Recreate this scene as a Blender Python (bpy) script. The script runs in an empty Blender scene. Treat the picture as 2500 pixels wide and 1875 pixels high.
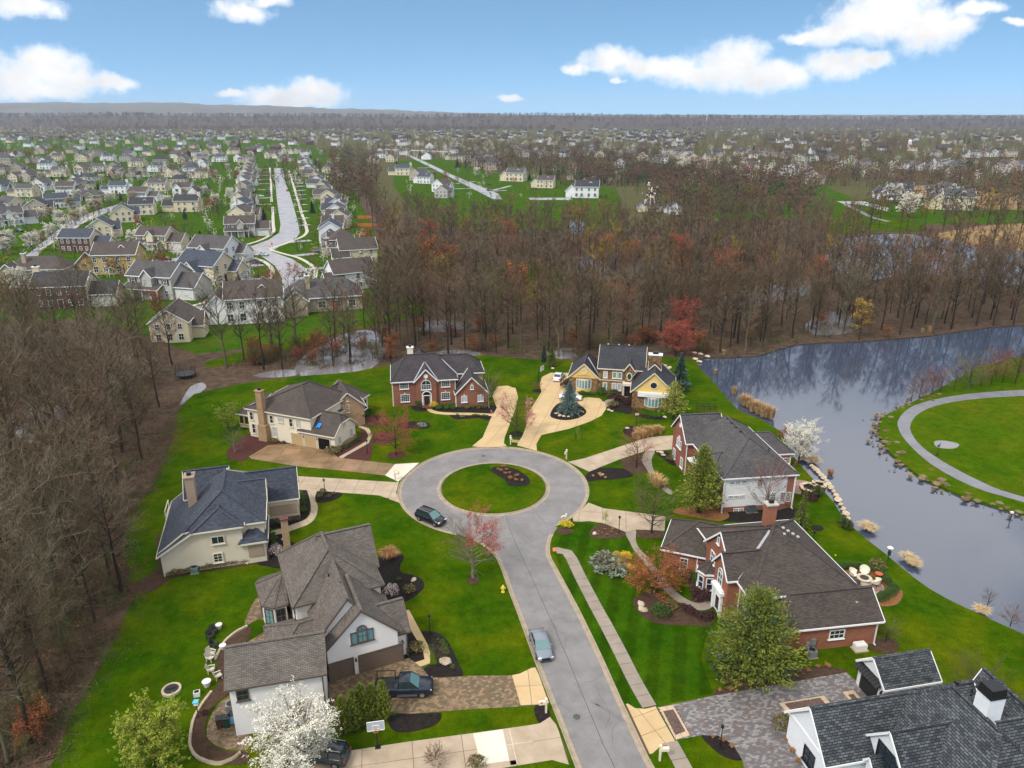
import bpy, bmesh, math, random
import numpy as np
from mathutils import Vector, Matrix
from mathutils.geometry import delaunay_2d_cdt
R = math.radians
S = bpy.context.scene
COL = S.collection
# ------------------------------------------------------------------ camera
CAM_H, PITCH, FPX = 55.0, R(20.03), 1790.0          # focal length in pixels of a 2500 px wide frame
cd = bpy.data.cameras.new('camera'); cam = bpy.data.objects.new('camera', cd); COL.objects.link(cam)
cd.sensor_width = 36.0; cd.lens = 36.0 * FPX / 2500.0; cd.clip_start = 0.5; cd.clip_end = 60000.0
cam.location = (0, 0, CAM_H); cam.rotation_euler = (R(90) - PITCH, 0, 0); S.camera = cam
# ------------------------------------------------------------------ colour management, cycles
S.view_settings.view_transform = 'Standard'; S.view_settings.look = 'None'
S.view_settings.gamma = 1.0; S.view_settings.use_curve_mapping = False
S.view_settings.exposure = 0.55
cy = S.cycles
cy.use_denoising = True
cy.max_bounces = 5; cy.diffuse_bounces = 2; cy.glossy_bounces = 2; cy.transmission_bounces = 2
cy.transparent_max_bounces = 4; cy.volume_bounces = 0
cy.caustics_reflective = False; cy.caustics_refractive = False
cy.sample_clamp_indirect = 4.0
# ------------------------------------------------------------------ sun and sky
SUN_EL, SUN_AZ = R(50), R(-138)     # azimuth from +Y towards +X: the soft light comes from the left, behind the camera
sd = bpy.data.lights.new('sun', 'SUN'); sd.energy = 1.9; sd.angle = R(13); sd.color = (1.0, 0.955, 0.88)
sun = bpy.data.objects.new('sun', sd); COL.objects.link(sun)
sv = Vector((math.sin(SUN_AZ)*math.cos(SUN_EL), math.cos(SUN_AZ)*math.cos(SUN_EL), math.sin(SUN_EL)))
sun.rotation_euler = sv.to_track_quat('Z', 'Y').to_euler()
W_ = bpy.data.worlds.new('World'); S.world = W_; W_.use_nodes = True
nt = W_.node_tree; nt.nodes.clear()
def wn(t, **k):
    n = nt.nodes.new(t)
    for a, b in k.items(): setattr(n, a, b)
    return n
def wl(a, b): nt.links.new(a, b)
def wmath(op, a, b=None, c=None):
    n = wn('ShaderNodeMath', operation=op)
    for i, q in enumerate((a, b, c)):
        if q is None: continue
        if isinstance(q, (int, float)): n.inputs[i].default_value = q
        else: wl(q, n.inputs[i])
    return n.outputs[0]
def pix_dir(x, y):                      # direction of a 2212 px wide display pixel -> azimuth, elevation
    u = (x - 1106) / (FPX / 1.1302); v = (y - 829.5) / (FPX / 1.1302)
    s_, c_ = math.sin(PITCH), math.cos(PITCH)
    return math.atan2(u, c_ - v * s_), math.atan2(-(s_ + v * c_), math.hypot(u, c_ - v * s_))
tc = wn('ShaderNodeTexCoord'); sep = wn('ShaderNodeSeparateXYZ'); wl(tc.outputs['Generated'], sep.inputs[0])
# the clear part of the sky
vz = wmath('MULTIPLY_ADD', sep.outputs[2], 2.3, 0.24)
cmb = wn('ShaderNodeCombineXYZ'); wl(sep.outputs[0], cmb.inputs[0]); wl(sep.outputs[1], cmb.inputs[1]); wl(vz, cmb.inputs[2])
nrm = wn('ShaderNodeVectorMath', operation='NORMALIZE'); wl(cmb.outputs[0], nrm.inputs[0])
sky = wn('ShaderNodeTexSky', sky_type='NISHITA', sun_disc=False, sun_elevation=SUN_EL, sun_rotation=SUN_AZ,
         air_density=1.0, dust_density=0.3, ozone_density=0.8, altitude=100)
wl(nrm.outputs[0], sky.inputs[0])
# azimuth folded every 72 degrees so that the same kind of sky goes on all round
az = wmath('ARCTAN2', sep.outputs[0], sep.outputs[1])
az = wmath('SUBTRACT', wmath('PINGPONG', wmath('ADD', az, R(37)), R(74)), R(37))
el = wmath('ARCSINE', sep.outputs[2])
ae = wn('ShaderNodeCombineXYZ'); wl(az, ae.inputs[0]); wl(el, ae.inputs[1])
def noise(scale, detail, vec, rough=0.6):
    n = wn('ShaderNodeTexNoise'); n.inputs['Scale'].default_value = scale; n.inputs['Detail'].default_value = detail
    n.inputs['Roughness'].default_value = rough; wl(vec, n.inputs['Vector']); return n
nz = noise(26, 6, ae.outputs[0], 0.55)
off = wn('ShaderNodeVectorMath', operation='MULTIPLY_ADD'); wl(nz.outputs['Color'], off.inputs[0])
off.inputs[1].default_value = (0.044, 0.024, 0); wl(ae.outputs[0], off.inputs[2])
off2 = wn('ShaderNodeVectorMath', operation='SUBTRACT'); wl(off.outputs[0], off2.inputs[0]); off2.inputs[1].default_value = (0.022, 0.012, 0)
PUFFS = [(100,150,80,40),(35,172,80,36),(160,172,62,30),(235,178,48,17),(90,196,120,17),
 (680,202,74,29),(595,208,72,20),(512,203,36,8),(640,221,110,13),
 (1320,132,76,28),(1420,146,112,28),(1580,138,92,50),(1645,165,92,38),(1500,160,112,26),(1705,158,60,28),(1815,142,66,30),(1880,128,52,18),(1250,150,40,12),
 (1900,42,122,46),(2005,62,72,42),(1800,72,70,28),(1738,80,44,12),(2110,22,56,14),(1925,4,90,30),(2062,55,44,18),
 (48,12,74,24),(520,22,60,22),(578,3,46,12),(1100,211,34,8),(1336,177,18,6),(2208,48,28,8)]
best = None; grad = None
for (px, py, rx, ry) in PUFFS:
    a0, e0 = pix_dir(px, py)
    s_ = wn('ShaderNodeVectorMath', operation='SUBTRACT'); wl(off2.outputs[0], s_.inputs[0]); s_.inputs[1].default_value = (a0, e0, 0)
    m_ = wn('ShaderNodeVectorMath', operation='MULTIPLY'); wl(s_.outputs[0], m_.inputs[0]); m_.inputs[1].default_value = (1584/rx, 1584/ry, 0)
    l_ = wn('ShaderNodeVectorMath', operation='LENGTH'); wl(m_.outputs[0], l_.inputs[0])
    d_ = wmath('SUBTRACT', 1.12, l_.outputs['Value'])
    best = d_ if best is None else wmath('SMOOTH_MAX', best, d_, 0.25)
nz2 = noise(55, 8, ae.outputs[0], 0.6)
dens = wmath('ADD', best, wmath('MULTIPLY_ADD', nz2.outputs['Fac'], 1.0, -0.50))
mr = wn('ShaderNodeMapRange', interpolation_type='SMOOTHSTEP'); wl(dens, mr.inputs['Value'])
mr.inputs['From Min'].default_value = 0.02; mr.inputs['From Max'].default_value = 0.85
# higher up, a broken bright cloud deck (the ground in the photograph is lit by soft, nearly shadowless light)
nz3 = noise(2.1, 6, tc.outputs['Generated'], 0.6)
hi = wn('ShaderNodeMapRange', interpolation_type='SMOOTHSTEP'); wl(nz3.outputs['Fac'], hi.inputs['Value'])
hi.inputs['From Min'].default_value = 0.34; hi.inputs['From Max'].default_value = 0.52
up = wn('ShaderNodeMapRange', interpolation_type='SMOOTHSTEP'); wl(el, up.inputs['Value'])
up.inputs['From Min'].default_value = R(11); up.inputs['From Max'].default_value = R(26)
mask = wmath('MAXIMUM', mr.outputs[0], wmath('MULTIPLY', hi.outputs[0], up.outputs[0]))
# clouds: bright, with soft grey bellies
nz4 = noise(22, 4, ae.outputs[0], 0.5)
shade = wmath('MULTIPLY_ADD', wmath('MULTIPLY', nz4.outputs['Fac'], mr.outputs[0]), -5.2, 9.6)
ccol = wn('ShaderNodeMix', data_type='RGBA', blend_type='MULTIPLY'); ccol.inputs['Factor'].default_value = 1.0
ccol.inputs[6].default_value = (1.0, 0.985, 0.98, 1); wl(shade, ccol.inputs[7])
mix = wn('ShaderNodeMix', data_type='RGBA'); wl(mask, mix.inputs['Factor']); wl(ccol.outputs[2], mix.inputs[7])
skm = wn('ShaderNodeMix', data_type='RGBA', blend_type='MULTIPLY'); skm.inputs['Factor'].default_value = 1.0
wl(sky.outputs[0], skm.inputs[6]); skm.inputs[7].default_value = (1.20, 1.54, 1.50, 1); wl(skm.outputs[2], mix.inputs[6])
bg = wn('ShaderNodeBackground'); bg.inputs['Strength'].default_value = 0.105
wl(mix.outputs[2], bg.inputs['Color'])
wo = wn('ShaderNodeOutputWorld'); wl(bg.outputs[0], wo.inputs['Surface'])

# ------------------------------------------------------------------ picture coordinates -> places on the ground
CROPS = dict(A=(350,1250,700/1858),B=(350,1100,700/2212),C=(550,820,700/2212),Y=(1200,800,550/2212),E=(1550,950,600/2212),
 F=(1400,1200,850/2212),G=(1500,1550,1000/2212),H=(900,1050,600/2212),I=(550,1250,500/2212),J=(1580,1220,600/2212),K=(1880,1560,620/2212),
 D=(0,0,2500/2212),L=(400,350,600/1991),M=(0,250,600/1991),N=(900,250,800/2212),Q=(1600,250,900/2212),V=(1700,700,800/1659),S=(1000,1500,700/2212))
def at(cr, x, y, z=0.0):
    """a point seen in the picture that is known to stand at height z"""
    a, b, k = CROPS[cr]; u = (a + x*k - 1250)/FPX; v = (b + y*k - 937.5)/FPX
    s_, c_ = math.sin(PITCH), math.cos(PITCH); t = (CAM_H - z)/(s_ + v*c_)
    return (u*t, (c_ - v*s_)*t)
def pts(cr, *xy): return [at(cr, x, y) for x, y in xy]
# ------------------------------------------------------------------ materials
MATS = {}
def _new(name):
    m = bpy.data.materials.new(name); m.use_nodes = True; t = m.node_tree
    return m, t, t.nodes['Principled BSDF']
def lin(c): return tuple(c) + (1.0,)
def nd(t, typ, **k):
    n = t.nodes.new(typ)
    for a, b in k.items(): setattr(n, a, b)
    return n
def mat(name, col, rough=0.7, var=0.12, scale=3.0, bump=0.0, metal=0.0, spec=0.4, col2=None, coords='Object', detail=5, rnd=0.0, dist=0.02):
    """a coloured surface with uneven tone, fine relief and (rnd) a tone that differs from object to object"""
    if name in MATS: return MATS[name]
    m, t, b = _new(name)
    b.inputs['Roughness'].default_value = rough; b.inputs['Metallic'].default_value = metal
    b.inputs['Specular IOR Level'].default_value = spec if rough < 0.88 else 0.06
    tcn = nd(t, 'ShaderNodeTexCoord'); n = nd(t, 'ShaderNodeTexNoise')
    n.inputs['Scale'].default_value = scale; n.inputs['Detail'].default_value = detail; n.inputs['Roughness'].default_value = 0.65
    t.links.new(tcn.outputs[coords], n.inputs['Vector'])
    r = nd(t, 'ShaderNodeMapRange'); t.links.new(n.outputs['Fac'], r.inputs['Value'])
    r.inputs['From Min'].default_value = 0.28; r.inputs['From Max'].default_value = 0.72
    mx = nd(t, 'ShaderNodeMix', data_type='RGBA'); t.links.new(r.outputs[0], mx.inputs['Factor'])
    c2 = col2 if col2 else tuple(min(1, c*(1+var)) for c in col); c1 = col if col2 else tuple(c*(1-var) for c in col)
    mx.inputs[6].default_value = lin(c1); mx.inputs[7].default_value = lin(c2)
    out = mx.outputs[2]
    if rnd:
        oi = nd(t, 'ShaderNodeObjectInfo'); h = nd(t, 'ShaderNodeHueSaturation')
        f = nd(t, 'ShaderNodeMapRange'); t.links.new(oi.outputs['Random'], f.inputs['Value'])
        f.inputs['To Min'].default_value = 1-rnd; f.inputs['To Max'].default_value = 1+rnd
        f2 = nd(t, 'ShaderNodeMapRange'); t.links.new(oi.outputs['Random'], f2.inputs['Value'])
        f2.inputs['To Min'].default_value = 0.5+rnd*0.06; f2.inputs['To Max'].default_value = 0.5-rnd*0.06
        t.links.new(f.outputs[0], h.inputs['Value']); t.links.new(f2.outputs[0], h.inputs['Hue']); t.links.new(out, h.inputs['Color']); out = h.outputs[0]
    t.links.new(out, b.inputs['Base Color'])
    if bump:
        bp = nd(t, 'ShaderNodeBump'); bp.inputs['Strength'].default_value = bump; bp.inputs['Distance'].default_value = dist
        n2 = nd(t, 'ShaderNodeTexNoise'); n2.inputs['Scale'].default_value = scale*6; n2.inputs['Detail'].default_value = 4
        t.links.new(tcn.outputs[coords], n2.inputs['Vector']); t.links.new(n2.outputs['Fac'], bp.inputs['Height']); t.links.new(bp.outputs[0], b.inputs['Normal'])
    MATS[name] = m; return m
def bricky(name, c1, c2, mortar, w, h, msize=0.01, rough=0.85, bump=0.5, bias=0.0, stain=0.25, offset=0.5, wet=0.0, freq=2):
    """courses of shingles, bricks or boards laid out in metres on the surface"""
    if name in MATS: return MATS[name]
    m, t, b = _new(name)
    tcn = nd(t, 'ShaderNodeTexCoord'); br = nd(t, 'ShaderNodeTexBrick'); br.offset = offset; br.offset_frequency = freq
    t.links.new(tcn.outputs['UV'], br.inputs['Vector'])
    br.inputs['Color1'].default_value = lin(c1); br.inputs['Color2'].default_value = lin(c2); br.inputs['Mortar'].default_value = lin(mortar)
    br.inputs['Scale'].default_value = 1.0; br.inputs['Mortar Size'].default_value = msize; br.inputs['Mortar Smooth'].default_value = 0.2
    br.inputs['Bias'].default_value = bias; br.inputs['Brick Width'].default_value = w; br.inputs['Row Height'].default_value = h
    n = nd(t, 'ShaderNodeTexNoise'); n.inputs['Scale'].default_value = 0.35; n.inputs['Detail'].default_value = 6; n.inputs['Roughness'].default_value = 0.62
    t.links.new(tcn.outputs['UV'], n.inputs['Vector'])
    r = nd(t, 'ShaderNodeMapRange'); t.links.new(n.outputs['Fac'], r.inputs['Value'])
    r.inputs['From Min'].default_value = 0.3; r.inputs['From Max'].default_value = 0.7; r.inputs['To Min'].default_value = 1-stain; r.inputs['To Max'].default_value = 1+stain*0.7
    h_ = nd(t, 'ShaderNodeHueSaturation'); t.links.new(br.outputs['Color'], h_.inputs['Color']); t.links.new(r.outputs[0], h_.inputs['Value'])
    t.links.new(h_.outputs[0], b.inputs['Base Color'])
    b.inputs['Roughness'].default_value = rough; b.inputs['Specular IOR Level'].default_value = 0.3 + wet
    bp = nd(t, 'ShaderNodeBump'); bp.inputs['Strength'].default_value = bump; bp.inputs['Distance'].default_value = 0.03
    t.links.new(br.outputs['Fac'], bp.inputs['Height']); bp.invert = True; t.links.new(bp.outputs[0], b.inputs['Normal'])
    MATS[name] = m; return m
def stones(name, cols, scale=2.2, rough=0.85):
    if name in MATS: return MATS[name]
    m, t, b = _new(name); tcn = nd(t, 'ShaderNodeTexCoord')
    v = nd(t, 'ShaderNodeTexVoronoi'); v.inputs['Scale'].default_value = scale; t.links.new(tcn.outputs['UV'], v.inputs['Vector'])
    mp = nd(t, 'ShaderNodeSeparateColor'); t.links.new(v.outputs['Color'], mp.inputs[0])
    cr = nd(t, 'ShaderNodeValToRGB'); t.links.new(mp.outputs[0], cr.inputs[0])
    e = cr.color_ramp.elements; e[0].color = lin(cols[0]); e[1].color = lin(cols[-1])
    for i, c in enumerate(cols[1:-1]): q = e.new((i+1)/(len(cols)-1)); q.color = lin(c)
    d = nd(t, 'ShaderNodeTexVoronoi', feature='DISTANCE_TO_EDGE'); d.inputs['Scale'].default_value = scale; t.links.new(tcn.outputs['UV'], d.inputs['Vector'])
    r = nd(t, 'ShaderNodeMapRange'); t.links.new(d.outputs['Distance'], r.inputs['Value']); r.inputs['From Max'].default_value = 0.09; r.inputs['To Min'].default_value = 0.45
    h_ = nd(t, 'ShaderNodeHueSaturation'); t.links.new(cr.outputs[0], h_.inputs['Color']); t.links.new(r.outputs[0], h_.inputs['Value']); t.links.new(h_.outputs[0], b.inputs['Base Color'])
    bp = nd(t, 'ShaderNodeBump'); bp.inputs['Distance'].default_value = 0.05; t.links.new(r.outputs[0], bp.inputs['Height']); t.links.new(bp.outputs[0], b.inputs['Normal'])
    b.inputs['Roughness'].default_value = rough
    MATS[name] = m; return m
def grass(name, c1, c2, c3, stripes=None, fine=7.0):
    """mown grass: two greens in patches, yellowish thin spots, fine blade noise, optional mowing stripes (angle, width)"""
    m, t, b = _new(name); g = nd(t, 'ShaderNodeNewGeometry'); pos = g.outputs['Position']
    def ns(s, d, r=0.6):
        n = nd(t, 'ShaderNodeTexNoise'); n.inputs['Scale'].default_value = s; n.inputs['Detail'].default_value = d; n.inputs['Roughness'].default_value = r
        t.links.new(pos, n.inputs['Vector']); return n.outputs['Fac']
    def rng(f, a, b_, lo=0.0, hi=1.0):
        r = nd(t, 'ShaderNodeMapRange'); t.links.new(f, r.inputs['Value']); r.inputs['From Min'].default_value = a; r.inputs['From Max'].default_value = b_
        r.inputs['To Min'].default_value = lo; r.inputs['To Max'].default_value = hi; return r.outputs[0]
    def mx(f, a, b_):
        n = nd(t, 'ShaderNodeMix', data_type='RGBA'); t.links.new(f, n.inputs['Factor'])
        for i, q in ((6, a), (7, b_)):
            if isinstance(q, tuple): n.inputs[i].default_value = lin(q)
            else: t.links.new(q, n.inputs[i])
        return n.outputs[2]
    a = mx(rng(ns(0.16, 6), 0.38, 0.62), c1, c2)
    a = mx(rng(ns(0.07, 6, 0.7), 0.48, 0.70, 0, 0.75), a, c3)
    f = rng(ns(fine, 3, 0.8), 0.3, 0.7, 0.62, 1.35)
    f2 = rng(ns(0.7, 6, 0.75), 0.3, 0.7, 0.70, 1.30)
    mm = nd(t, 'ShaderNodeMath', operation='MULTIPLY'); t.links.new(f, mm.inputs[0]); t.links.new(f2, mm.inputs[1]); val = mm.outputs[0]
    if stripes:
        ang, wid = stripes; dp = nd(t, 'ShaderNodeVectorMath', operation='DOT_PRODUCT'); t.links.new(pos, dp.inputs[0])
        dp.inputs[1].default_value = (math.cos(ang)*math.pi/wid, math.sin(ang)*math.pi/wid, 0)
        sn = nd(t, 'ShaderNodeMath', operation='SINE'); t.links.new(dp.outputs['Value'], sn.inputs[0])
        q = rng(sn.outputs[0], -0.5, 0.5, 0.84, 1.16)
        m2 = nd(t, 'ShaderNodeMath', operation='MULTIPLY'); t.links.new(val, m2.inputs[0]); t.links.new(q, m2.inputs[1]); val = m2.outputs[0]
    h_ = nd(t, 'ShaderNodeHueSaturation'); t.links.new(a, h_.inputs['Color']); t.links.new(val, h_.inputs['Value']); t.links.new(h_.outputs[0], b.inputs['Base Color'])
    bp = nd(t, 'ShaderNodeBump'); bp.inputs['Distance'].default_value = 0.06; bp.inputs['Strength'].default_value = 0.5
    t.links.new(ns(fine, 3, 0.8), bp.inputs['Height']); t.links.new(bp.outputs[0], b.inputs['Normal'])
    b.inputs['Roughness'].default_value = 1.0; b.inputs['Specular IOR Level'].default_value = 0.0
    MATS[name] = m; return m
def water(name, col, rough=0.06, amp=0.02, scale=1.2):
    m, t, b = _new(name); g = nd(t, 'ShaderNodeNewGeometry')
    b.inputs['Base Color'].default_value = lin(col); b.inputs['Roughness'].default_value = rough; b.inputs['IOR'].default_value = 1.58; b.inputs['Specular IOR Level'].default_value = 1.0
    n = nd(t, 'ShaderNodeTexNoise'); n.inputs['Scale'].default_value = scale; n.inputs['Detail'].default_value = 4
    mp = nd(t, 'ShaderNodeMapping'); mp.inputs['Scale'].default_value = (1.0, 0.45, 1.0); t.links.new(g.outputs['Position'], mp.inputs['Vector']); t.links.new(mp.outputs[0], n.inputs['Vector'])
    bp = nd(t, 'ShaderNodeBump'); bp.inputs['Distance'].default_value = amp; bp.inputs['Strength'].default_value = 0.6
    t.links.new(n.outputs['Fac'], bp.inputs['Height']); t.links.new(bp.outputs[0], b.inputs['Normal'])
    MATS[name] = m; return m
def tarmac(name, c1, c2, rough_lo=0.35, rough_hi=0.75):
    m, t, b = _new(name); g = nd(t, 'ShaderNodeNewGeometry'); pos = g.outputs['Position']
    def ns(s, d, r=0.6):
        n = nd(t, 'ShaderNodeTexNoise'); n.inputs['Scale'].default_value = s; n.inputs['Detail'].default_value = d; n.inputs['Roughness'].default_value = r
        t.links.new(pos, n.inputs['Vector']); return n.outputs['Fac']
    def rng(f, a, b_, lo, hi):
        r = nd(t, 'ShaderNodeMapRange'); t.links.new(f, r.inputs['Value']); r.inputs['From Min'].default_value = a; r.inputs['From Max'].default_value = b_
        r.inputs['To Min'].default_value = lo; r.inputs['To Max'].default_value = hi; return r.outputs[0]
    mx = nd(t, 'ShaderNodeMix', data_type='RGBA'); t.links.new(rng(ns(0.3, 8, 0.72), 0.36, 0.64, 0, 1), mx.inputs['Factor'])
    mx.inputs[6].default_value = lin(c1); mx.inputs[7].default_value = lin(c2)
    h_ = nd(t, 'ShaderNodeHueSaturation'); t.links.new(mx.outputs[2], h_.inputs['Color'])
    t.links.new(rng(ns(9, 4, 0.75), 0.25, 0.75, 0.82, 1.18), h_.inputs['Value']); t.links.new(h_.outputs[0], b.inputs['Base Color'])
    t.links.new(rng(ns(0.12, 5), 0.35, 0.6, rough_lo, rough_hi), b.inputs['Roughness']); b.inputs['Specular IOR Level'].default_value = 0.45
    bp = nd(t, 'ShaderNodeBump'); bp.inputs['Distance'].default_value = 0.01; t.links.new(ns(14, 3), bp.inputs['Height']); t.links.new(bp.outputs[0], b.inputs['Normal'])
    MATS[name] = m; return m

# ground materials
LAWN = grass('lawn_grass', (0.022, 0.064, 0.0010), (0.048, 0.090, 0.0012), (0.112, 0.118, 0.002))
LAWN_S = grass('mown_lawn', (0.017, 0.056, 0.0012), (0.030, 0.076, 0.0014), (0.048, 0.082, 0.002), stripes=(R(-14), 1.35))
FIELD = grass('field_grass', (0.036, 0.084, 0.0015), (0.058, 0.104, 0.002), (0.105, 0.108, 0.005))
FARG = grass('far_ground', (0.070, 0.080, 0.030), (0.095, 0.085, 0.042), (0.105, 0.080, 0.050), fine=1.0)
SUBG = grass('suburb_grass', (0.028, 0.078, 0.004), (0.046, 0.098, 0.005), (0.066, 0.080, 0.012), fine=1.5)
LITTER = mat('leaf_litter', (0.042, 0.029, 0.020), 0.95, scale=0.6, col2=(0.125, 0.084, 0.056), bump=0.8, coords='Object', dist=0.08)
REEDBED = mat('dry_reed', (0.20, 0.125, 0.055), 0.95, scale=0.15, col2=(0.33, 0.22, 0.10), bump=0.8, dist=0.1)
WATER = water('pond_water', (0.045, 0.060, 0.095), 0.05, 0.012, 1.1)
FLOOD = water('flood_water', (0.17, 0.155, 0.155), 0.05, 0.008, 1.0)
ROAD = tarmac('wet_asphalt', (0.155, 0.146, 0.143), (0.228, 0.214, 0.207))
FROAD = tarmac('pale_road', (0.26, 0.245, 0.25), (0.37, 0.35, 0.355), 0.2, 0.5)
TRAIL = tarmac('trail_asphalt', (0.15, 0.15, 0.165), (0.21, 0.21, 0.225), 0.25, 0.6)
TYREM = mat('tyre_mark', (0.148, 0.143, 0.144), 0.5)
JOINT = mat('joint_dirt', (0.10, 0.075, 0.05), 0.95)
CONC = mat('concrete', (0.33, 0.25, 0.17), 0.7, scale=0.5, col2=(0.47, 0.375, 0.27), bump=0.15, rnd=0.06)
CONC_Y = mat('buff_concrete', (0.47, 0.32, 0.155), 0.7, scale=0.35, col2=(0.56, 0.41, 0.225), bump=0.15, rnd=0.05)
CONC_D = mat('stained_concrete', (0.135, 0.075, 0.032), 0.55, scale=0.28, col2=(0.33, 0.215, 0.115), bump=0.15, rnd=0.14)
CONC_W = mat('new_concrete', (0.58, 0.52, 0.42), 0.7, scale=0.4, col2=(0.69, 0.63, 0.53), bump=0.1, rnd=0.03)
CONC_G = mat('grey_concrete', (0.22, 0.182, 0.145), 0.75, scale=0.6, col2=(0.32, 0.27, 0.215), bump=0.15, rnd=0.07)
KERB = mat('kerb_concrete', (0.25, 0.195, 0.13), 0.8, scale=1.2, col2=(0.40, 0.33, 0.24), bump=0.2)
MULCH = mat('black_mulch', (0.012, 0.010, 0.010), 0.95, scale=3, col2=(0.035, 0.028, 0.025), bump=1.0, dist=0.06)
MULCH_R = mat('red_mulch', (0.060, 0.022, 0.020), 0.95, scale=3, col2=(0.105, 0.045, 0.038), bump=1.0, dist=0.06)
MULCH_B = mat('brown_mulch', (0.050, 0.030, 0.020), 0.95, scale=2, col2=(0.10, 0.062, 0.042), bump=1.0, dist=0.06)
STRAW = mat('pine_straw', (0.17, 0.075, 0.030), 0.95, scale=3, col2=(0.28, 0.135, 0.055), bump=1.0, dist=0.06)
# building materials
SH_BROWN = bricky('shingle_brown', (0.185, 0.158, 0.134), (0.118, 0.099, 0.085), (0.046, 0.040, 0.035), 0.42, 0.16, 0.018)
SH_DKBR = bricky('shingle_dark_brown', (0.098, 0.077, 0.064), (0.058, 0.046, 0.040), (0.022, 0.018, 0.016), 0.42, 0.16, 0.016)
SH_BLUE = bricky('shingle_slate_blue', (0.082, 0.094, 0.122), (0.044, 0.052, 0.072), (0.018, 0.020, 0.028), 0.42, 0.16, 0.016)
SH_CHAR = bricky('shingle_charcoal', (0.060, 0.060, 0.068), (0.036, 0.037, 0.043), (0.015, 0.015, 0.018), 0.42, 0.16, 0.014)
SH_GREY = bricky('shingle_grey', (0.118, 0.108, 0.106), (0.070, 0.066, 0.068), (0.030, 0.028, 0.028), 0.42, 0.16, 0.016)
SH_SLATE = bricky('shingle_grey_green', (0.115, 0.125, 0.132), (0.036, 0.042, 0.050), (0.010, 0.011, 0.013), 0.46, 0.22, 0.026, bump=0.8)
SH_PLUM = bricky('shingle_plum', (0.070, 0.060, 0.064), (0.044, 0.038, 0.043), (0.020, 0.017, 0.018), 0.42, 0.16, 0.014)
SH_TAUPE = bricky('shingle_taupe', (0.108, 0.085, 0.074), (0.075, 0.060, 0.053), (0.035, 0.03, 0.028), 0.42, 0.16, 0.016)
ROOFCAP = {}
BRICK = bricky('red_brick', (0.330, 0.098, 0.048), (0.225, 0.058, 0.030), (0.27, 0.175, 0.135), 0.22, 0.075, 0.010, bump=0.3)
BRICK_O = bricky('orange_brick', (0.350, 0.108, 0.046), (0.240, 0.066, 0.030), (0.30, 0.18, 0.13), 0.22, 0.075, 0.010, bump=0.3)
BRICK_T = bricky('tan_brick', (0.42, 0.27, 0.145), (0.31, 0.185, 0.09), (0.40, 0.29, 0.19), 0.22, 0.075, 0.010, bump=0.3)
BRICK_D = bricky('dark_brick', (0.15, 0.040, 0.03), (0.09, 0.026, 0.022), (0.12, 0.08, 0.07), 0.22, 0.075, 0.010, bump=0.3)
STUCCO = mat('white_stucco', (0.80, 0.75, 0.71), 0.9, 0.04, 0.8, 0.15)
STUCCO_C = mat('cream_stucco', (0.60, 0.51, 0.38), 0.9, scale=0.35, col2=(0.68, 0.60, 0.47), bump=0.15)
STUCCO_W = mat('ivory_stucco', (0.74, 0.66, 0.52), 0.9, 0.04, 0.6, 0.15)
STUCCO_Y = mat('yellow_stucco', (0.72, 0.50, 0.17), 0.9, 0.05, 0.6, 0.15)
STUCCO_T = mat('taupe_stucco', (0.36, 0.27, 0.20), 0.9, 0.06, 0.6, 0.15)
def siding(name, c): return bricky(name, c, tuple(q*0.96 for q in c), tuple(q*0.55 for q in c), 30.0, 0.15, 0.012, 0.75, 0.4, stain=0.06)
SID_W = siding('white_siding', (0.82, 0.81, 0.80)); SID_C = siding('cream_siding', (0.74, 0.62, 0.43)); SID_T = siding('tan_siding', (0.48, 0.385, 0.28))
SID_G = siding('grey_siding', (0.50, 0.47, 0.43)); SID_Y = siding('yellow_siding', (0.54, 0.38, 0.16)); SID_B = siding('bright_white_boards', (0.80, 0.80, 0.82))
STONE = stones('tan_fieldstone', [(0.12, 0.055, 0.022), (0.26, 0.13, 0.045), (0.34, 0.20, 0.09), (0.20, 0.115, 0.06)], 3.0)
STONE_B = stones('brown_fieldstone', [(0.06, 0.04, 0.03), (0.13, 0.085, 0.06), (0.20, 0.14, 0.10)], 3.0)
LIMEST = mat('limestone', (0.42, 0.33, 0.22), 0.9, scale=1.5, col2=(0.60, 0.51, 0.38), bump=0.5, rnd=0.08)
TRIM_W = mat('white_trim', (0.80, 0.79, 0.78), 0.5, 0.03); TRIM_C = mat('cream_trim', (0.70, 0.62, 0.50), 0.6, 0.04); TRIM_B = mat('brown_trim', (0.115, 0.085, 0.066), 0.6, 0.08)
TRIM_K = mat('black_trim', (0.014, 0.014, 0.016), 0.45, 0.1); TRIM_G = mat('lime_edge', (0.32, 0.42, 0.10), 0.6, 0.1)
GLASS = mat('window_glass', (0.020, 0.030, 0.040), 0.06, 0.2, 1.0, spec=0.9); GLASS_T = mat('curtained_glass', (0.16, 0.30, 0.31), 0.10, 0.1, 1.0, spec=0.7); GLASS_B = mat('blind_glass', (0.42, 0.47, 0.50), 0.15, 0.08, 1.0, spec=0.7)
GLASS_G = mat('green_glass', (0.02, 0.07, 0.05), 0.06, 0.2, 1.0, spec=0.9)
GAR_BR = bricky('brown_garage_panel', (0.165, 0.118, 0.088), (0.155, 0.112, 0.083), (0.085, 0.06, 0.045), 40, 0.27, 0.014, 0.6, 0.5, stain=0.05)
GAR_T = bricky('tan_garage_panel', (0.52, 0.37, 0.20), (0.50, 0.355, 0.19), (0.32, 0.22, 0.12), 40, 0.27, 0.014, 0.6, 0.5, stain=0.05)
GAR_W = bricky('white_garage_panel', (0.70, 0.68, 0.65), (0.69, 0.67, 0.64), (0.42, 0.40, 0.38), 40, 0.5, 0.014, 0.6, 0.5, stain=0.05)
DARKIN = mat('dark_interior', (0.012, 0.011, 0.010), 0.9)
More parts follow.
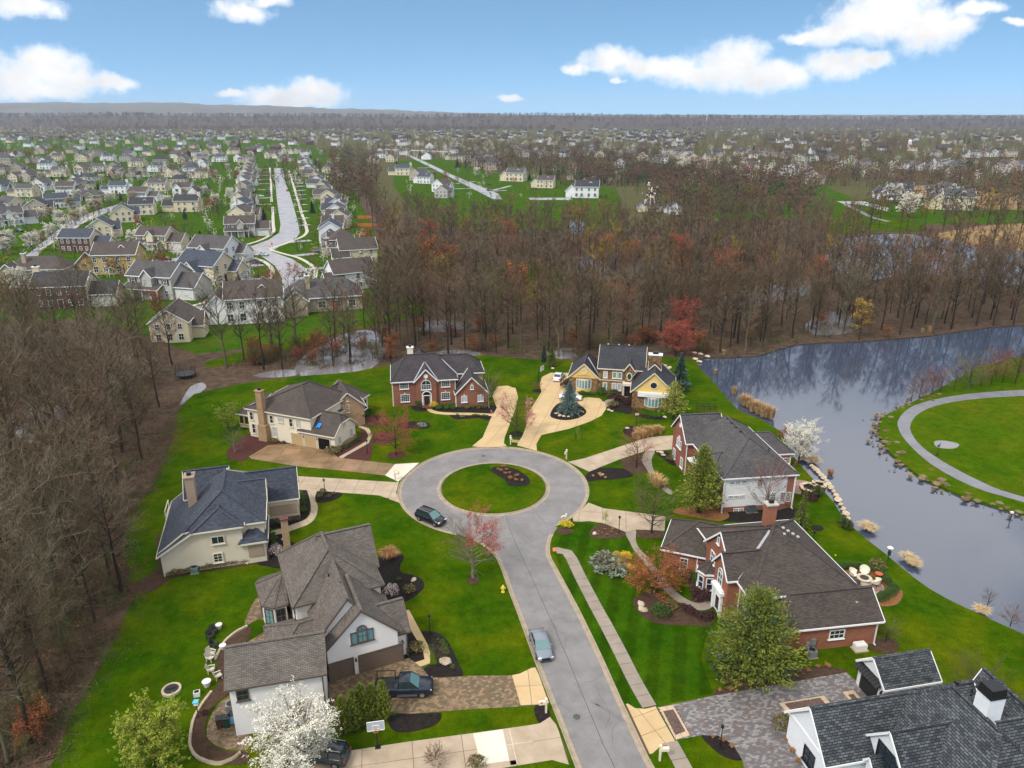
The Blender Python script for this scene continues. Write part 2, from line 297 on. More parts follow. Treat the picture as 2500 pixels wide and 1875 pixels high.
DOOR_R = mat('dark_wood_door', (0.035, 0.014, 0.010), 0.45)
VALLEY = mat('valley_metal', (0.36, 0.37, 0.40), 0.4, metal=0.3); FLASH = mat('pale_flashing', (0.46, 0.42, 0.36), 0.5)
BLKMET = mat('black_metal', (0.012, 0.012, 0.013), 0.4); GREYMET = mat('grey_metal', (0.27, 0.28, 0.29), 0.45, metal=0.4); WHITEPL = mat('white_plastic', (0.75, 0.73, 0.68), 0.4, 0.04)

# ------------------------------------------------------------------ mesh building
class MB:
    def __init__(s): s.v = []; s.f = []; s.m = []; s.mi = 0
    def add(s, vs, fs):
        k = len(s.v); s.v.extend(vs)
        for f in fs: s.f.append(tuple(i + k for i in f)); s.m.append(s.mi)
        return s
    def poly(s, vs): return s.add([tuple(v) for v in vs], [tuple(range(len(vs)))])
    def box(s, c, d, rz=0.0, taper=1.0):
        x, y, z = d[0]/2, d[1]/2, d[2]/2; ca, sa = math.cos(rz), math.sin(rz); vs = []
        for dz, k in ((-z, 1), (z, taper)):
            for a, b in ((-x, -y), (x, -y), (x, y), (-x, y)):
                a *= k; b *= k; vs.append((c[0]+a*ca-b*sa, c[1]+a*sa+b*ca, c[2]+dz))
        return s.add(vs, [(3,2,1,0), (4,5,6,7), (0,1,5,4), (1,2,6,5), (2,3,7,6), (3,0,4,7)])
    def bar(s, p, q, w, h=None, up=(0, 0, 1)):
        p, q = Vector(p), Vector(q); d = (q-p)
        if d.length < 1e-6: return s
        d.normalize(); u = Vector(up)
        if abs(d.dot(u)) > .98: u = Vector((1, 0, 0))
        r = d.cross(u).normalized(); u = r.cross(d).normalized(); h = h or w; vs = []
        for b in (p, q):
            for a, c in ((-1, -1), (1, -1), (1, 1), (-1, 1)): vs.append(tuple(b + r*(a*w/2) + u*(c*h/2)))
        return s.add(vs, [(3,2,1,0), (4,5,6,7), (0,1,5,4), (1,2,6,5), (2,3,7,6), (3,0,4,7)])
    def tube(s, p, q, r0, r1, n=6, caps=True):
        p, q = Vector(p), Vector(q); d = q-p
        if d.length < 1e-6: return s
        d.normalize(); u = Vector((0, 0, 1)) if abs(d.z) < .95 else Vector((1, 0, 0)); a = d.cross(u).normalized(); b = d.cross(a)
        vs = []
        for c, r in ((p, r0), (q, r1)):
            for i in range(n): t = 2*math.pi*i/n; vs.append(tuple(c + a*(r*math.cos(t)) + b*(r*math.sin(t))))
        fs = [(i, (i+1) % n, n+(i+1) % n, n+i) for i in range(n)]
        if caps: fs += [tuple(range(n))[::-1], tuple(range(n, 2*n))]
        return s.add(vs, fs)
    def lathe(s, prof, c=(0, 0, 0), n=12):
        vs = [];
        for r, z in prof:
            for i in range(n): t = 2*math.pi*i/n; vs.append((c[0]+r*math.cos(t), c[1]+r*math.sin(t), c[2]+z))
        fs = [(j*n+i, j*n+(i+1) % n, (j+1)*n+(i+1) % n, (j+1)*n+i) for j in range(len(prof)-1) for i in range(n)]
        fs += [tuple(range(n))[::-1], tuple(range((len(prof)-1)*n, len(prof)*n))]
        return s.add(vs, fs)
    def prism(s, poly, z0, z1):
        n = len(poly); vs = [(x, y, z0) for x, y in poly] + [(x, y, z1) for x, y in poly]
        a = sum(poly[i][0]*poly[(i+1) % n][1] - poly[(i+1) % n][0]*poly[i][1] for i in range(n))
        if a < 0: vs = [(x, y, z0) for x, y in poly[::-1]] + [(x, y, z1) for x, y in poly[::-1]]
        return s.add(vs, [tuple(range(n))[::-1], tuple(range(n, 2*n))] + [(i, (i+1) % n, n+(i+1) % n, n+i) for i in range(n)])
    def mesh(s, name, mats, smooth=False):
        me = bpy.data.meshes.new(name); me.from_pydata(s.v, [], s.f)
        if not isinstance(mats, (list, tuple)): mats = [mats]
        for q in mats: me.materials.append(q)
        if len(mats) > 1: me.polygons.foreach_set('material_index', s.m)
        if smooth: me.polygons.foreach_set('use_smooth', [True]*len(s.f))
        uvmap(me); me.update(); return me
def uvmap(me):
    """every face gets coordinates in metres: along the horizontal, and up the slope"""
    n = len(me.polygons)
    if n == 0: return
    uvl = me.uv_layers.new(name='UVMap')
    nor = np.empty(n*3); me.polygons.foreach_get('normal', nor); nor = nor.reshape(-1, 3)
    t = np.stack([-nor[:, 1], nor[:, 0], np.zeros(n)], 1); ln = np.linalg.norm(t, axis=1)
    flat = ln < 0.02; t[flat] = (1, 0, 0); ln[flat] = 1; t /= ln[:, None]; b = np.cross(nor, t); b[flat] = (0, 1, 0)
    tot = np.empty(n, int); me.polygons.foreach_get('loop_total', tot); pi = np.repeat(np.arange(n), tot)
    li = np.empty(len(me.loops), int); me.loops.foreach_get('vertex_index', li)
    co = np.empty(len(me.vertices)*3); me.vertices.foreach_get('co', co); co = co.reshape(-1, 3)[li]
    uv = np.stack([(co*t[pi]).sum(1), (co*b[pi]).sum(1)], 1); uvl.data.foreach_set('uv', uv.ravel())
def put(name, me, parent=None, loc=None, rz=0.0):
    o = bpy.data.objects.new(name, me); COL.objects.link(o)
    if parent is not None: o.parent = parent
    if loc is not None: o.location = loc
    if rz: o.rotation_euler[2] = rz
    return o
def obj(name, mb, mats, parent=None, loc=None, rz=0.0, smooth=False):
    return put(name, mb.mesh(name, mats, smooth), parent, loc, rz)
def tag(o, label, cat, group=None):
    o['label'] = label; o['category'] = cat
    if group: o['group'] = group
    return o
def thing(name, label, cat, loc=(0, 0, 0), rz=0.0, group=None):
    o = bpy.data.objects.new(name, None); COL.objects.link(o); o.location = loc; o.rotation_euler[2] = rz; o.empty_display_size = 0.2
    return tag(o, label, cat, group)
def struct(o, kind='structure'): o['kind'] = kind; return o
KIDS = {}
def copy_tree(o, loc=None, rz=None, scale=None, label=None, group=None, parent=None):
    c = o.copy(); COL.objects.link(c); c.parent = parent
    if loc is not None: c.location = loc
    if rz is not None: c.rotation_euler[2] = rz
    if scale is not None: c.scale = scale if isinstance(scale, tuple) else (scale,)*3
    if label: c['label'] = label
    if group: c['group'] = group
    if o.name not in KIDS: KIDS[o.name] = list(o.children)
    for ch in KIDS[o.name]: copy_tree(ch, parent=c)
    return c
def rot2(p, a): return (p[0]*math.cos(a)-p[1]*math.sin(a), p[0]*math.sin(a)+p[1]*math.cos(a))
def smooth_poly(p, n=3, closed=True):
    """round a traced outline (Catmull-Rom)"""
    out = []; k = len(p)
    for i in range(k if closed else k-1):
        g = (lambda j: p[j % k]) if closed else (lambda j: p[max(0, min(k-1, j))])
        a, b, c, d = g(i-1), g(i), g(i+1), g(i+2)
        for j in range(n):
            t = j/n; t2 = t*t; t3 = t2*t
            out.append(tuple(0.5*(2*b[q] + (c[q]-a[q])*t + (2*a[q]-5*b[q]+4*c[q]-d[q])*t2 + (3*b[q]-a[q]-3*c[q]+d[q])*t3) for q in (0, 1)))
    if not closed: out.append(tuple(p[-1]))
    return out
def inside(p, poly):
    x, y = p; r = False; j = len(poly)-1
    for i in range(len(poly)):
        xi, yi = poly[i]; xj, yj = poly[j]
        if (yi > y) != (yj > y) and x < (xj-xi)*(y-yi)/(yj-yi)+xi: r = not r
        j = i
    return r
def clip_half(poly, a, b, c):
    out = []; n = len(poly)
    for i in range(n):
        p, q = poly[i], poly[(i+1) % n]; dp = a*p[0]+b*p[1]-c; dq = a*q[0]+b*q[1]-c
        if dp <= 0: out.append(p)
        if (dp < 0 < dq) or (dq < 0 < dp):
            t = dp/(dp-dq); out.append((p[0]+(q[0]-p[0])*t, p[1]+(q[1]-p[1])*t))
    return out
def area(p): return 0.5*sum(p[i][0]*p[(i+1) % len(p)][1]-p[(i+1) % len(p)][0]*p[i][1] for i in range(len(p)))
def cells(poly, ang, w, h, gap, stagger=0.0, org=(0, 0)):
    """cut an outline into a grid of pieces with open joints"""
    ca, sa = math.cos(ang), math.sin(ang); q = [((x-org[0])*ca+(y-org[1])*sa, -(x-org[0])*sa+(y-org[1])*ca) for x, y in poly]
    xs = [p[0] for p in q]; ys = [p[1] for p in q]; out = []
    for j in range(math.floor(min(ys)/h), math.ceil(max(ys)/h)):
        row = clip_half(clip_half(q, 0, -1, -(j*h+gap/2)), 0, 1, (j+1)*h-gap/2)
        if len(row) < 3: continue
        s0 = (j % 2)*stagger*w
        for i in range(math.floor((min(xs)-s0)/w), math.ceil((max(xs)-s0)/w)):
            c = clip_half(clip_half(row, -1, 0, -(i*w+s0+gap/2)), 1, 0, (i+1)*w+s0-gap/2)
            if len(c) < 3 or abs(area(c)) < 0.02*w*h: continue
            d = []
            for p in c:
                if not d or (abs(p[0]-d[-1][0])+abs(p[1]-d[-1][1])) > 1e-4: d.append(p)
            if len(d) < 3: continue
            out.append([(x*ca-y*sa+org[0], x*sa+y*ca+org[1]) for x, y in d])
    return out
# ------------------------------------------------------------------ the ground, cut into lawns, roads, drives, beds and water
GZ = -0.40                                  # level of the plain that runs to the horizon
LZ = 0.12                                   # lawns stand a kerb's height above the road
CC = (-2.9, 103.2); CR = 14.95; IR = 8.45
def circ(c, r, n=72, a0=0.0, a1=2*math.pi): return [(c[0]+r*math.cos(a0+(a1-a0)*i/n), c[1]+r*math.sin(a0+(a1-a0)*i/n)) for i in range(n)]
stemL = pts('D', (988,1155),(1030,1171),(1067,1199),(1083,1229),(1100,1277),(1119,1327),(1153.6,1422),(1181.6,1495),(1221,1596),(1244.6,1659),(1330,1880))
stemR = pts('D', (1205.5,1140),(1190,1164),(1187,1198),(1202,1229),(1228,1277),(1254.4,1327),(1299,1419.6),(1344,1520),(1397,1634),(1411,1659),(1520,1880))
def clockpos(p): return math.atan2(p[1]-CC[1], p[0]-CC[0])
aL, aR = clockpos(stemL[0]), clockpos(stemR[0])
while aR < aL: aR += 2*math.pi
ring = circ(CC, CR, 90, aR, aL + 2*math.pi) + [(CC[0]+CR*math.cos(aL), CC[1]+CR*math.sin(aL))]
road_poly = ring + smooth_poly(stemL, 3, False) + smooth_poly(stemR, 3, False)[::-1]
sm = smooth_poly
lawn = pts('D', (60,1800),(110,1659),(150,1560),(240,1400),(290,1290),(270,1200),(275,1120),(330,1050),(370,960),(388,880),(420,852),(520,830),(640,814),(760,805),(840,790),(1040,768),(1150,777),(1240,780),(1440,772),(1500,778))
shoreW = pts('D', (1500,778),(1545,830),(1592,885),(1640,905),(1690,935),(1712,985),(1760,1040),(1800,1085),(1822,1120),(1870,1165),(1905,1192),(1960,1238),(2010,1275),(2080,1312),(2212,1372),(2420,1460))
lawn_poly = lawn + shoreW[1:] + pts('D', (2700,1900), (1500,2100), (-100,2100))
pond_poly = shoreW + pts('D', (2900,1640), (2600,1215), (2212,1112),(2080,1072),(1990,1032),(1922,978),(1898,940),(1903,902),(1965,872),(2010,850),(2060,822),(2120,790),(2212,770),(2420,745),(2420,700),(2190,703),(2100,712),(2000,726),(1850,738),(1720,744),(1640,768),(1560,772))
path_o = pts('D', (2600,1195),(2212,1086),(2100,1052),(2010,1003),(1958,955),(1940,925),(1942,905),(1965,882),(2010,866),(2090,852),(2212,843),(2420,838))
path_i = pts('D', (2420,850),(2212,856),(2095,864),(2020,878),(1983,896),(1968,915),(1968,935),(1990,965),(2040,1000),(2120,1042),(2212,1075),(2600,1172))
path_poly = sm(path_o, 3, False) + sm(path_i, 3, False)
bank_poly = pts('D', (2600,1215), (2212,1112),(2080,1072),(1990,1032),(1922,978),(1898,940),(1903,902),(1965,872),(2010,850),(2060,822),(2120,790),(2212,770),(2420,745),(2700,760),(3000,1100))
wood_poly = [p for p in lawn[::-1]] + pts('D', (-100,2000),(-700,1900),(-500,720),(0,700),(180,690),(330,730),(420,765),(560,750),(700,722),(800,690),(835,640),(830,560),(800,480),(770,425),(830,445),(900,478),(1010,492),(1150,500),(1330,496),(1470,488),(1560,478),(1700,470),(1800,490),(2300,480),(2600,640),(2500,700),(2420,700),(2190,703),(2100,712),(2000,726),(1850,738),(1720,744),(1640,768),(1560,772),(1500,778))
G_ = []          # (name, outline, level, material, kind)
def reg(name, poly, z, m): G_.append((name, poly, z, m))
# small things first: the first outline that holds a spot wins it
reg('island_bed', sm(pts('H', (1100,370),(1130,340),(1200,335),(1300,350),(1380,390),(1440,440),(1452,480),(1420,505),(1340,512),(1260,500),(1225,450),(1170,420))), 0.17, MULCH)
reg('island_lawn', circ(CC, IR-0.28, 64), LZ, LAWN)
reg('road', road_poly, 0.0, ROAD)
drive = {}
def dreg(key, name, poly, m, z=LZ): drive[key] = poly; reg(name, poly, z, m)
dreg('h1ap', 'driveway_apron', pts('C', (1310,995),(1495,985),(1420,1050),(1335,1130),(1235,1082)), JOINT)
dreg('h1', 'driveway', pts('C', (185,935),(330,850),(520,834),(822,890),(870,945),(1310,995),(1235,1082),(900,1045),(560,1012),(205,955)), JOINT)
dreg('h7', 'driveway', pts('B', (1175,203),(1500,222),(1930,250),(1972,250),(1950,330),(1985,412),(1820,352),(1530,330),(1340,318),(1175,305)), JOINT)
dreg('h8', 'driveway', pts('A', (1195,1108),(1718,953),(1800,1010)) + pts('S', (160,498),(480,482),(790,478),(860,718),(500,738),(0,775)) + pts('A', (1600,1305),(1460,1320),(1330,1330),(1215,1300)), JOINT)
dreg('h8ap', 'driveway_apron', pts('S', (790,478),(850,466),(966,408),(1000,480),(1040,600),(1075,690),(1035,705),(860,718)), JOINT)
dreg('low_new', 'driveway_patch', pts('S', (490,925),(912,866),(995,1140),(700,1186),(560,1210)), JOINT)
dreg('low', 'driveway', pts('S', (-900,1130),(-600,1083),(0,990),(490,925),(912,866),(1005,850),(1082,800),(1130,860),(1200,1030),(1235,1170),(1100,1132),(740,1190),(400,1250),(-300,1400),(-1000,1560)), JOINT)
dreg('h6st', 'kerb_strip', pts('S', (1642,730),(1680,720),(1852,1085),(1820,1094)), JOINT)
dreg('h6ap', 'driveway_apron', pts('S', (1680,695),(1740,733),(1815,738),(1897,720),(2048,988),(1962,1002),(1872,1082),(1852,1085),(1680,720),(1668,706)), JOINT)
dreg('h6', 'driveway', pts('G', (232,397),(330,378),(530,335),(800,288),(1250,208),(1345,290),(1450,400),(1000,430),(940,445),(965,600),(1060,760),(1110,900),(760,900),(700,730),(688,680),(640,600),(560,552),(470,548),(330,573)), JOINT)
dreg('h5', 'driveway', pts('F', (95,76),(190,112),(330,130),(585,163),(578,255),(400,247),(330,262),(185,205),(100,193),(0,200),(-5,168),(50,120)), JOINT)
dreg('h4', 'driveway', pts('Y', (750,1325),(920,1288),(1310,1158),(1400,1128),(1500,1090),(1690,1070),(1800,1065),(1800,1200),(1600,1215),(1520,1215),(1290,1288),(1080,1370),(1010,1402),(960,1420)), JOINT)
dreg('h2', 'driveway', pts('C', (1898,862),(1985,790),(2050,640),(2095,560),(2060,470),(2095,395)) + pts('Y', (150,575),(235,595),(262,690),(235,800),(180,950),(128,1090),(122,1140),(150,1168),(60,1178)), JOINT)
dreg('h3', 'driveway', pts('Y', (252,1163),(262,1130),(300,1080),(340,980),(370,830),(440,720),(490,640),(475,560),(495,490),(580,448),(750,450),(765,480),(700,540),(740,600),(830,620),(890,700),(950,690),(1060,700),(1110,740),(1127,800),(1080,870),(960,930),(760,1000),(490,1060),(440,1150),(446,1215),(350,1190)), JOINT)
G_.insert(0, ('planting_bed', sm(pts('Y', (575,870),(620,780),(700,740),(850,765),(920,810),(925,850),(850,895),(740,915),(640,905))), 0.19, MULCH))
# walks
walk = {}
def wreg(key, poly, m): walk[key] = poly; reg('walk', poly, LZ+0.005, m)
wreg('h7', sm(pts('B', (1340,316),(1325,380),(1347,440),(1330,520),(1280,572),(1200,604),(1090,642),(985,664)), 3, False) + sm(pts('B', (985,630),(1060,608),(1150,578),(1250,538),(1288,490),(1292,420),(1272,340),(1262,310)), 3, False), JOINT)
wreg('h8', pts('A', (1690,640),(1722,640),(1840,860),(1858,920),(1858,985),(1720,1035),(1700,1000),(1822,960),(1810,900),(1735,770)), CONC_Y)
wreg('h1', pts('C', (868,943),(905,948),(1105,835),(1135,770),(1110,720),(1040,695),(1020,705),(1085,735),(1105,775),(1085,820)), CONC)
wreg('h2', sm(pts('C', (1538,545),(1560,580),(1620,605),(1750,615),(1900,618),(2068,625)), 2, False) + sm(pts('C', (2070,605),(1900,598),(1760,597),(1640,588),(1580,565),(1570,545)), 2, False), CONC_Y)
wreg('h3', sm(pts('Y', (1105,735),(1180,690),(1240,660),(1330,670),(1330,690),(1250,690),(1190,720),(1130,790))), CONC_G)
wreg('h4', sm(pts('E', (105,560),(60,640),(100,720),(190,850),(300,950),(340,930),(240,850),(170,740),(150,640),(180,560))), CONC_G)
wreg('h5', sm(pts('F', (330,262),(360,330),(385,380),(440,450),(520,560),(590,650),(690,720),(800,760),(880,740),(860,700),(800,715),(720,690),(640,630),(570,550),(480,430),(420,370),(395,310),(395,248))), CONC_G)
# planting beds
def bed(cr, z, m, *xy): reg('planting_bed', sm(pts(cr, *xy)), z, m)
bed('I', 0.17, MULCH, (1650,500),(1750,490),(1880,450),(1930,500),(1890,580),(1900,660),(2020,690),(2110,730),(2150,800),(2100,880),(2000,950),(1900,985),(1700,1000),(1640,700))
bed('B', 0.17, MULCH, (960,520),(1190,500),(1215,340),(1262,315),(1285,420),(1278,490),(1235,545),(1140,580),(1040,605),(975,600))
bed('B', 0.17, MULCH, (960,660),(1060,650),(1090,690),(1165,725),(1170,800),(1080,910),(960,900),(880,880),(870,780))
bed('B', 0.17, MULCH, (1330,345),(1400,320),(1535,335),(1490,380),(1420,402),(1345,405))
bed('B', 0.17, MULCH_B, (120,650),(160,830),(170,970),(210,980),(100,1080),(-60,1110),(-120,1060),(-10,1000),(90,930),(120,830),(100,700))
bed('B', 0.17, MULCH_B, (170,960),(500,900),(860,840),(880,880),(500,935),(180,1000))
bed('C', 0.17, MULCH_R, (10,935),(40,860),(150,780),(240,745),(400,790),(520,830),(505,845),(420,860),(330,852),(185,930),(150,970),(60,965))
bed('C', 0.17, MULCH_R, (830,890),(1030,795),(1040,700),(1060,705),(1095,775),(1075,825),(905,940),(860,930))
bed('C', 0.17, MULCH_R, (920,945),(1000,890),(1110,830),(1135,860),(1130,920),(1105,968),(1000,955))
bed('C', 0.17, MULCH_R, (1040,670),(1130,620),(1190,630),(1215,660),(1180,695),(1120,708))
bed('C', 0.17, MULCH_R, (1150,770),(1200,745),(1260,750),(1305,790),(1290,820),(1220,840),(1130,830))
bed('C', 0.17, MULCH, (1330,670),(1470,665),(1560,672),(1580,700),(1540,722),(1440,720),(1350,710))
bed('C', 0.17, MULCH, (1440,545),(1540,560),(1560,580),(1500,588),(1450,575))
bed('C', 0.17, MULCH, (1575,545),(1770,560),(2040,540),(2095,555),(2070,602),(1900,595),(1760,592),(1640,585))
bed('C', 0.17, MULCH, (1740,605),(1900,605),(2050,620),(2030,655),(1960,640),(1860,645),(1780,648),(1745,630))
bed('Y', 0.17, MULCH, (1290,1010),(1340,975),(1450,970),(1490,1000),(1450,1050),(1370,1080),(1310,1060))
bed('Y', 0.17, MULCH_B, (1280,1300),(1400,1270),(1500,1260),(1560,1330),(1560,1400),(1480,1440),(1380,1430),(1290,1380))
bed('Y', 0.17, MULCH, (1130,800),(1130,740),(1200,700),(1300,695),(1370,700),(1370,850),(1240,830),(1150,835))
bed('Y', 0.17, MULCH, (1320,830),(1400,850),(1480,890),(1650,910),(1720,890),(1700,870),(1500,860),(1380,800))
bed('E', 0.17, MULCH, (170,560),(280,565),(350,620),(370,690),(330,690),(250,630))
bed('E', 0.17, STRAW, (340,1110),(420,1070),(600,1050),(760,1060),(850,1150),(760,1195),(600,1170),(430,1140))
bed('E', 0.17, MULCH, (770,1100),(1420,1075),(1430,1160),(1250,1195),(850,1200),(760,1160))
bed('E', 0.17, MULCH, (1590,1240),(1660,1235),(1700,1265),(1660,1285),(1600,1275))
bed('E', 0.17, MULCH, (1810,1190),(1870,1190),(1945,1240),(1910,1258),(1850,1235))
bed('F', 0.17, MULCH_B, (100,270),(140,225),(210,210),(300,230),(335,270),(300,300),(190,305),(120,295))
bed('F', 0.17, MULCH_B, (390,275),(450,245),(540,250),(575,270),(560,300),(420,300))
bed('F', 0.17, MULCH_B, (380,720),(400,670),(500,640),(600,690),(680,740),(800,790),(880,800),(870,860),(700,855),(560,850),(450,810))
bed('F', 0.17, MULCH_B, (690,500),(760,480),(830,600),(870,690),(760,720),(745,640))
bed('F', 0.17, MULCH_B, (1880,990),(1950,940),(2030,950),(2068,1000),(2020,1035),(1930,1030))
bed('F', 0.17, MULCH_B, (890,1280),(1100,1230),(1300,1170),(1500,1125),(1650,1125),(1735,1160),(1400,1240),(1000,1310))
bed('F', 0.17, STRAW, (1650,515),(1900,500),(2000,600),(2090,640),(2060,720),(1950,735),(1920,700),(1990,640),(1900,545),(1660,530))
bed('S', 0.17, MULCH, (95,140),(200,145),(275,190),(330,280),(380,390),(412,478),(300,490),(160,495),(60,470),(150,400),(215,375),(120,190))
bed('S', 0.17, MULCH, (-80,60),(0,130),(130,360),(0,410),(-100,420))
bed('S', 0.17, MULCH, (965,715),(1030,715),(1085,770),(1075,820),(1010,848),(970,790))
bed('S', 0.17, MULCH, (-150,790),(130,775),(245,775),(200,860),(0,915),(-130,900))
bed('G', 0.17, MULCH, (470,548),(560,552),(640,600),(688,680),(600,668),(520,610))
bed('G', 0.17, MULCH, (820,478),(880,485),(940,560),(960,640),(1060,800),(980,760),(900,610))
bed('H', 0.17, MULCH, (1955,410),(2040,360),(2120,345),(2330,360),(2380,420),(2200,450),(2080,455),(1975,470))
bed('H', 0.17, MULCH_B, (1690,930),(1740,890),(1830,905),(1845,925),(1780,945))
bed('H', 0.17, MULCH_B, (880,1365),(910,1335),(960,1332),(1000,1355),(980,1385),(920,1398))
bed('A', 0.17, MULCH_B, (470,960),(520,860),(600,800),(680,750),(700,790),(640,900),(600,1040),(570,1170),(480,1240),(420,1330),(400,1440),(450,1520),(560,1560),(680,1570),(660,1640),(480,1640),(330,1600),(300,1480),(320,1340),(400,1220),(490,1110))
reg('patio', sm(pts('A', (740,560),(690,640),(660,740),(760,700),(810,760),(640,880),(600,1000),(590,1160),(500,1240),(440,1330),(410,1430),(440,1500),(540,1545),(680,1545),(690,1440),(800,1200),(1195,1100),(1000,700),(780,600))), LZ+0.01, JOINT)
drive['patio8'] = G_[-1][1]
reg('patio', sm(pts('F', (1590,490),(1660,520),(1800,535),(1900,560),(1965,600),(1970,640),(1900,665),(1700,640),(1600,560))), LZ+0.01, JOINT); drive['patio5'] = G_[-1][1]
reg('tree_circle', circ(at('C', 1320, 925), 1.5, 20), 0.16, MULCH_R); reg('tree_circle', circ(at('Y', 243, 1050), 1.3, 20), 0.16, MULCH); reg('tree_circle', circ(at('Y', 447, 625), 1.1, 20), 0.16, MULCH)
# the striped lawn by the street, its footpath, then the rest
side_walk_c = pts('S', (2240,1320),(2090,1135),(1995,985))
reg('lawn', stemR[4:8] + pts('S', (1655,690),(1690,698),(1740,735),(1815,738),(1897,720)) + pts('F', (890,1285),(830,1140),(810,1060),(860,870),(560,850),(380,720),(420,520),(360,330),(300,235),(100,205),(0,260)) + pts('H', (1720,960),(1650,1040)), LZ, LAWN_S)
reg('pond', sm(pond_poly, 2), -0.22, WATER)
reg('trail', path_poly, LZ, TRAIL)
reg('puddle', sm(pts('V', (1205,785),(1260,782),(1330,800),(1300,822),(1220,815))), LZ-0.02, FLOOD)
reg('field', bank_poly, 0.10, FIELD)
reg('lawn', lawn_poly, LZ, LAWN)
for q in (pts('D', (640,782),(700,742),(760,716),(812,716),(836,752),(800,800),(720,812),(650,812)), pts('D', (388,880),(396,858),(412,834),(436,826),(446,836),(430,850)), pts('D', (545,812),(590,800),(640,799),(640,811),(590,816)),
          pts('D', (1230,560),(1300,548),(1400,556),(1410,590),(1330,606),(1240,596)), pts('D', (1230,478),(1262,480),(1256,505),(1232,503)), pts('D', (1560,640),(1640,622),(1720,610),(1760,626),(1700,650),(1600,660)),
          pts('D', (1780,560),(1830,515),(1960,505),(2100,530),(2300,560),(2300,620),(2100,602),(1960,590),(1850,610)), pts('D', (1740,700),(1790,672),(1850,690),(1840,718),(1760,724)), pts('D', (1180,757),(1240,752),(1250,772),(1190,775)),
          pts('D', (20,900),(90,850),(150,835),(170,860),(120,930),(60,960)), pts('D', (900,700),(960,690),(1010,702),(980,716),(910,716)), pts('D', (930,800-40),(1010,756),(1040,768),(940,775))):
    reg('flood_pool', sm(q, 2), 0.0, FLOOD)
reg('grass_clearing', sm(pts('D', (1840,445),(1960,470),(2000,500),(1900,500),(1790,505),(1800,470)), 2), 0.02, LAWN)
reg('grass_clearing', sm(pts('D', (840,640),(900,650),(930,670),(870,690),(800,705),(700,730),(500,790),(440,785),(560,750),(700,722),(800,690)), 2), 0.06, LAWN)
reg('grass_clearing', sm(pts('D', (1050,580),(1150,560),(1230,600),(1180,640),(1100,650),(1040,620)), 2), 0.06, FIELD)
reg('reed_bed', sm(pts('D', (1980,520),(2100,490),(2300,485),(2300,555),(2150,540),(2040,530)), 2), 0.04, REEDBED)
reg('forest_floor', wood_poly, 0.03, LITTER)
def build_ground():
    V = []; E = []
    for nm, poly, z, m in G_:
        k = len(V); n = len(poly)
        for p in poly: V.append(Vector((p[0], p[1])))
        E += [(k+i, k+(i+1) % n) for i in range(n)]
    vo, eo, fo, *_ = delaunay_2d_cdt(V, E, [], 0, 1e-4)
    box = [(min(p[0] for p in g[1]), max(p[0] for p in g[1]), min(p[1] for p in g[1]), max(p[1] for p in g[1])) for g in G_]
    tri = [[] for _ in G_]
    for f in fo:
        c = ((vo[f[0]][0]+vo[f[1]][0]+vo[f[2]][0])/3, (vo[f[0]][1]+vo[f[1]][1]+vo[f[2]][1])/3)
        for i, g in enumerate(G_):
            b = box[i]
            if b[0] <= c[0] <= b[1] and b[2] <= c[1] <= b[3] and inside(c, g[1]): tri[i].append(f); break
    out = []
    for (nm, poly, z, m), fs in zip(G_, tri):
        if not fs: out.append(None); continue
        mb = MB(); idx = {}; ec = {}
        for f in fs:
            for i in f:
                if i not in idx: idx[i] = len(mb.v); mb.v.append((vo[i][0], vo[i][1], z))
            a, b, c = (vo[i] for i in f)
            if (b[0]-a[0])*(c[1]-a[1])-(b[1]-a[1])*(c[0]-a[0]) < 0: f = f[::-1]
            mb.f.append(tuple(idx[i] for i in f)); mb.m.append(0)
            for i in range(3):
                e = (f[i], f[(i+1) % 3]); ec[e] = 1
        for (i, j) in list(ec):
            if (j, i) not in ec:
                a, b = vo[i], vo[j]; k = len(mb.v)
                mb.v += [(a[0], a[1], z), (b[0], b[1], z), (b[0], b[1], -0.6), (a[0], a[1], -0.6)]; mb.f.append((k+1, k, k+3, k+2)); mb.m.append(0)
        out.append(struct(obj(nm, mb, m)))
    return out
REG = build_ground()
def reg_obj(poly):
    for g, o in zip(G_, REG):
        if g[1] is poly: return o
# the plain
mb = MB(); n_ = 24
for i in range(n_+1):
    for j in range(n_+1):
        mb.v.append((-9000+18000*i/n_, -400+11400*(j/n_)**1.5, GZ))
for i in range(n_):
    for j in range(n_): a = i*(n_+1)+j; mb.f.append((a, a+n_+1, a+n_+2, a+1)); mb.m.append(0)
struct(obj('ground', mb, FARG))
for q in (pts('D', (-900,300),(560,292),(740,330),(770,425),(800,480),(830,560),(835,640),(800,690),(700,722),(560,750),(420,765),(330,730),(180,690),(0,700),(-500,720),(-1400,600)), pts('D', (850,348),(960,342),(1060,372),(1180,385),(1330,405),(1345,440),(1330,494),(1150,498),(1010,490),(900,470),(850,400)), pts('D', (1480,400),(1760,392),(1850,430),(2000,440),(2300,430),(2300,480),(1800,490),(1700,470),(1560,482))):
    struct(obj('suburb_lawn', MB().prism(q, GZ-0.3, GZ+0.03), SUBG))
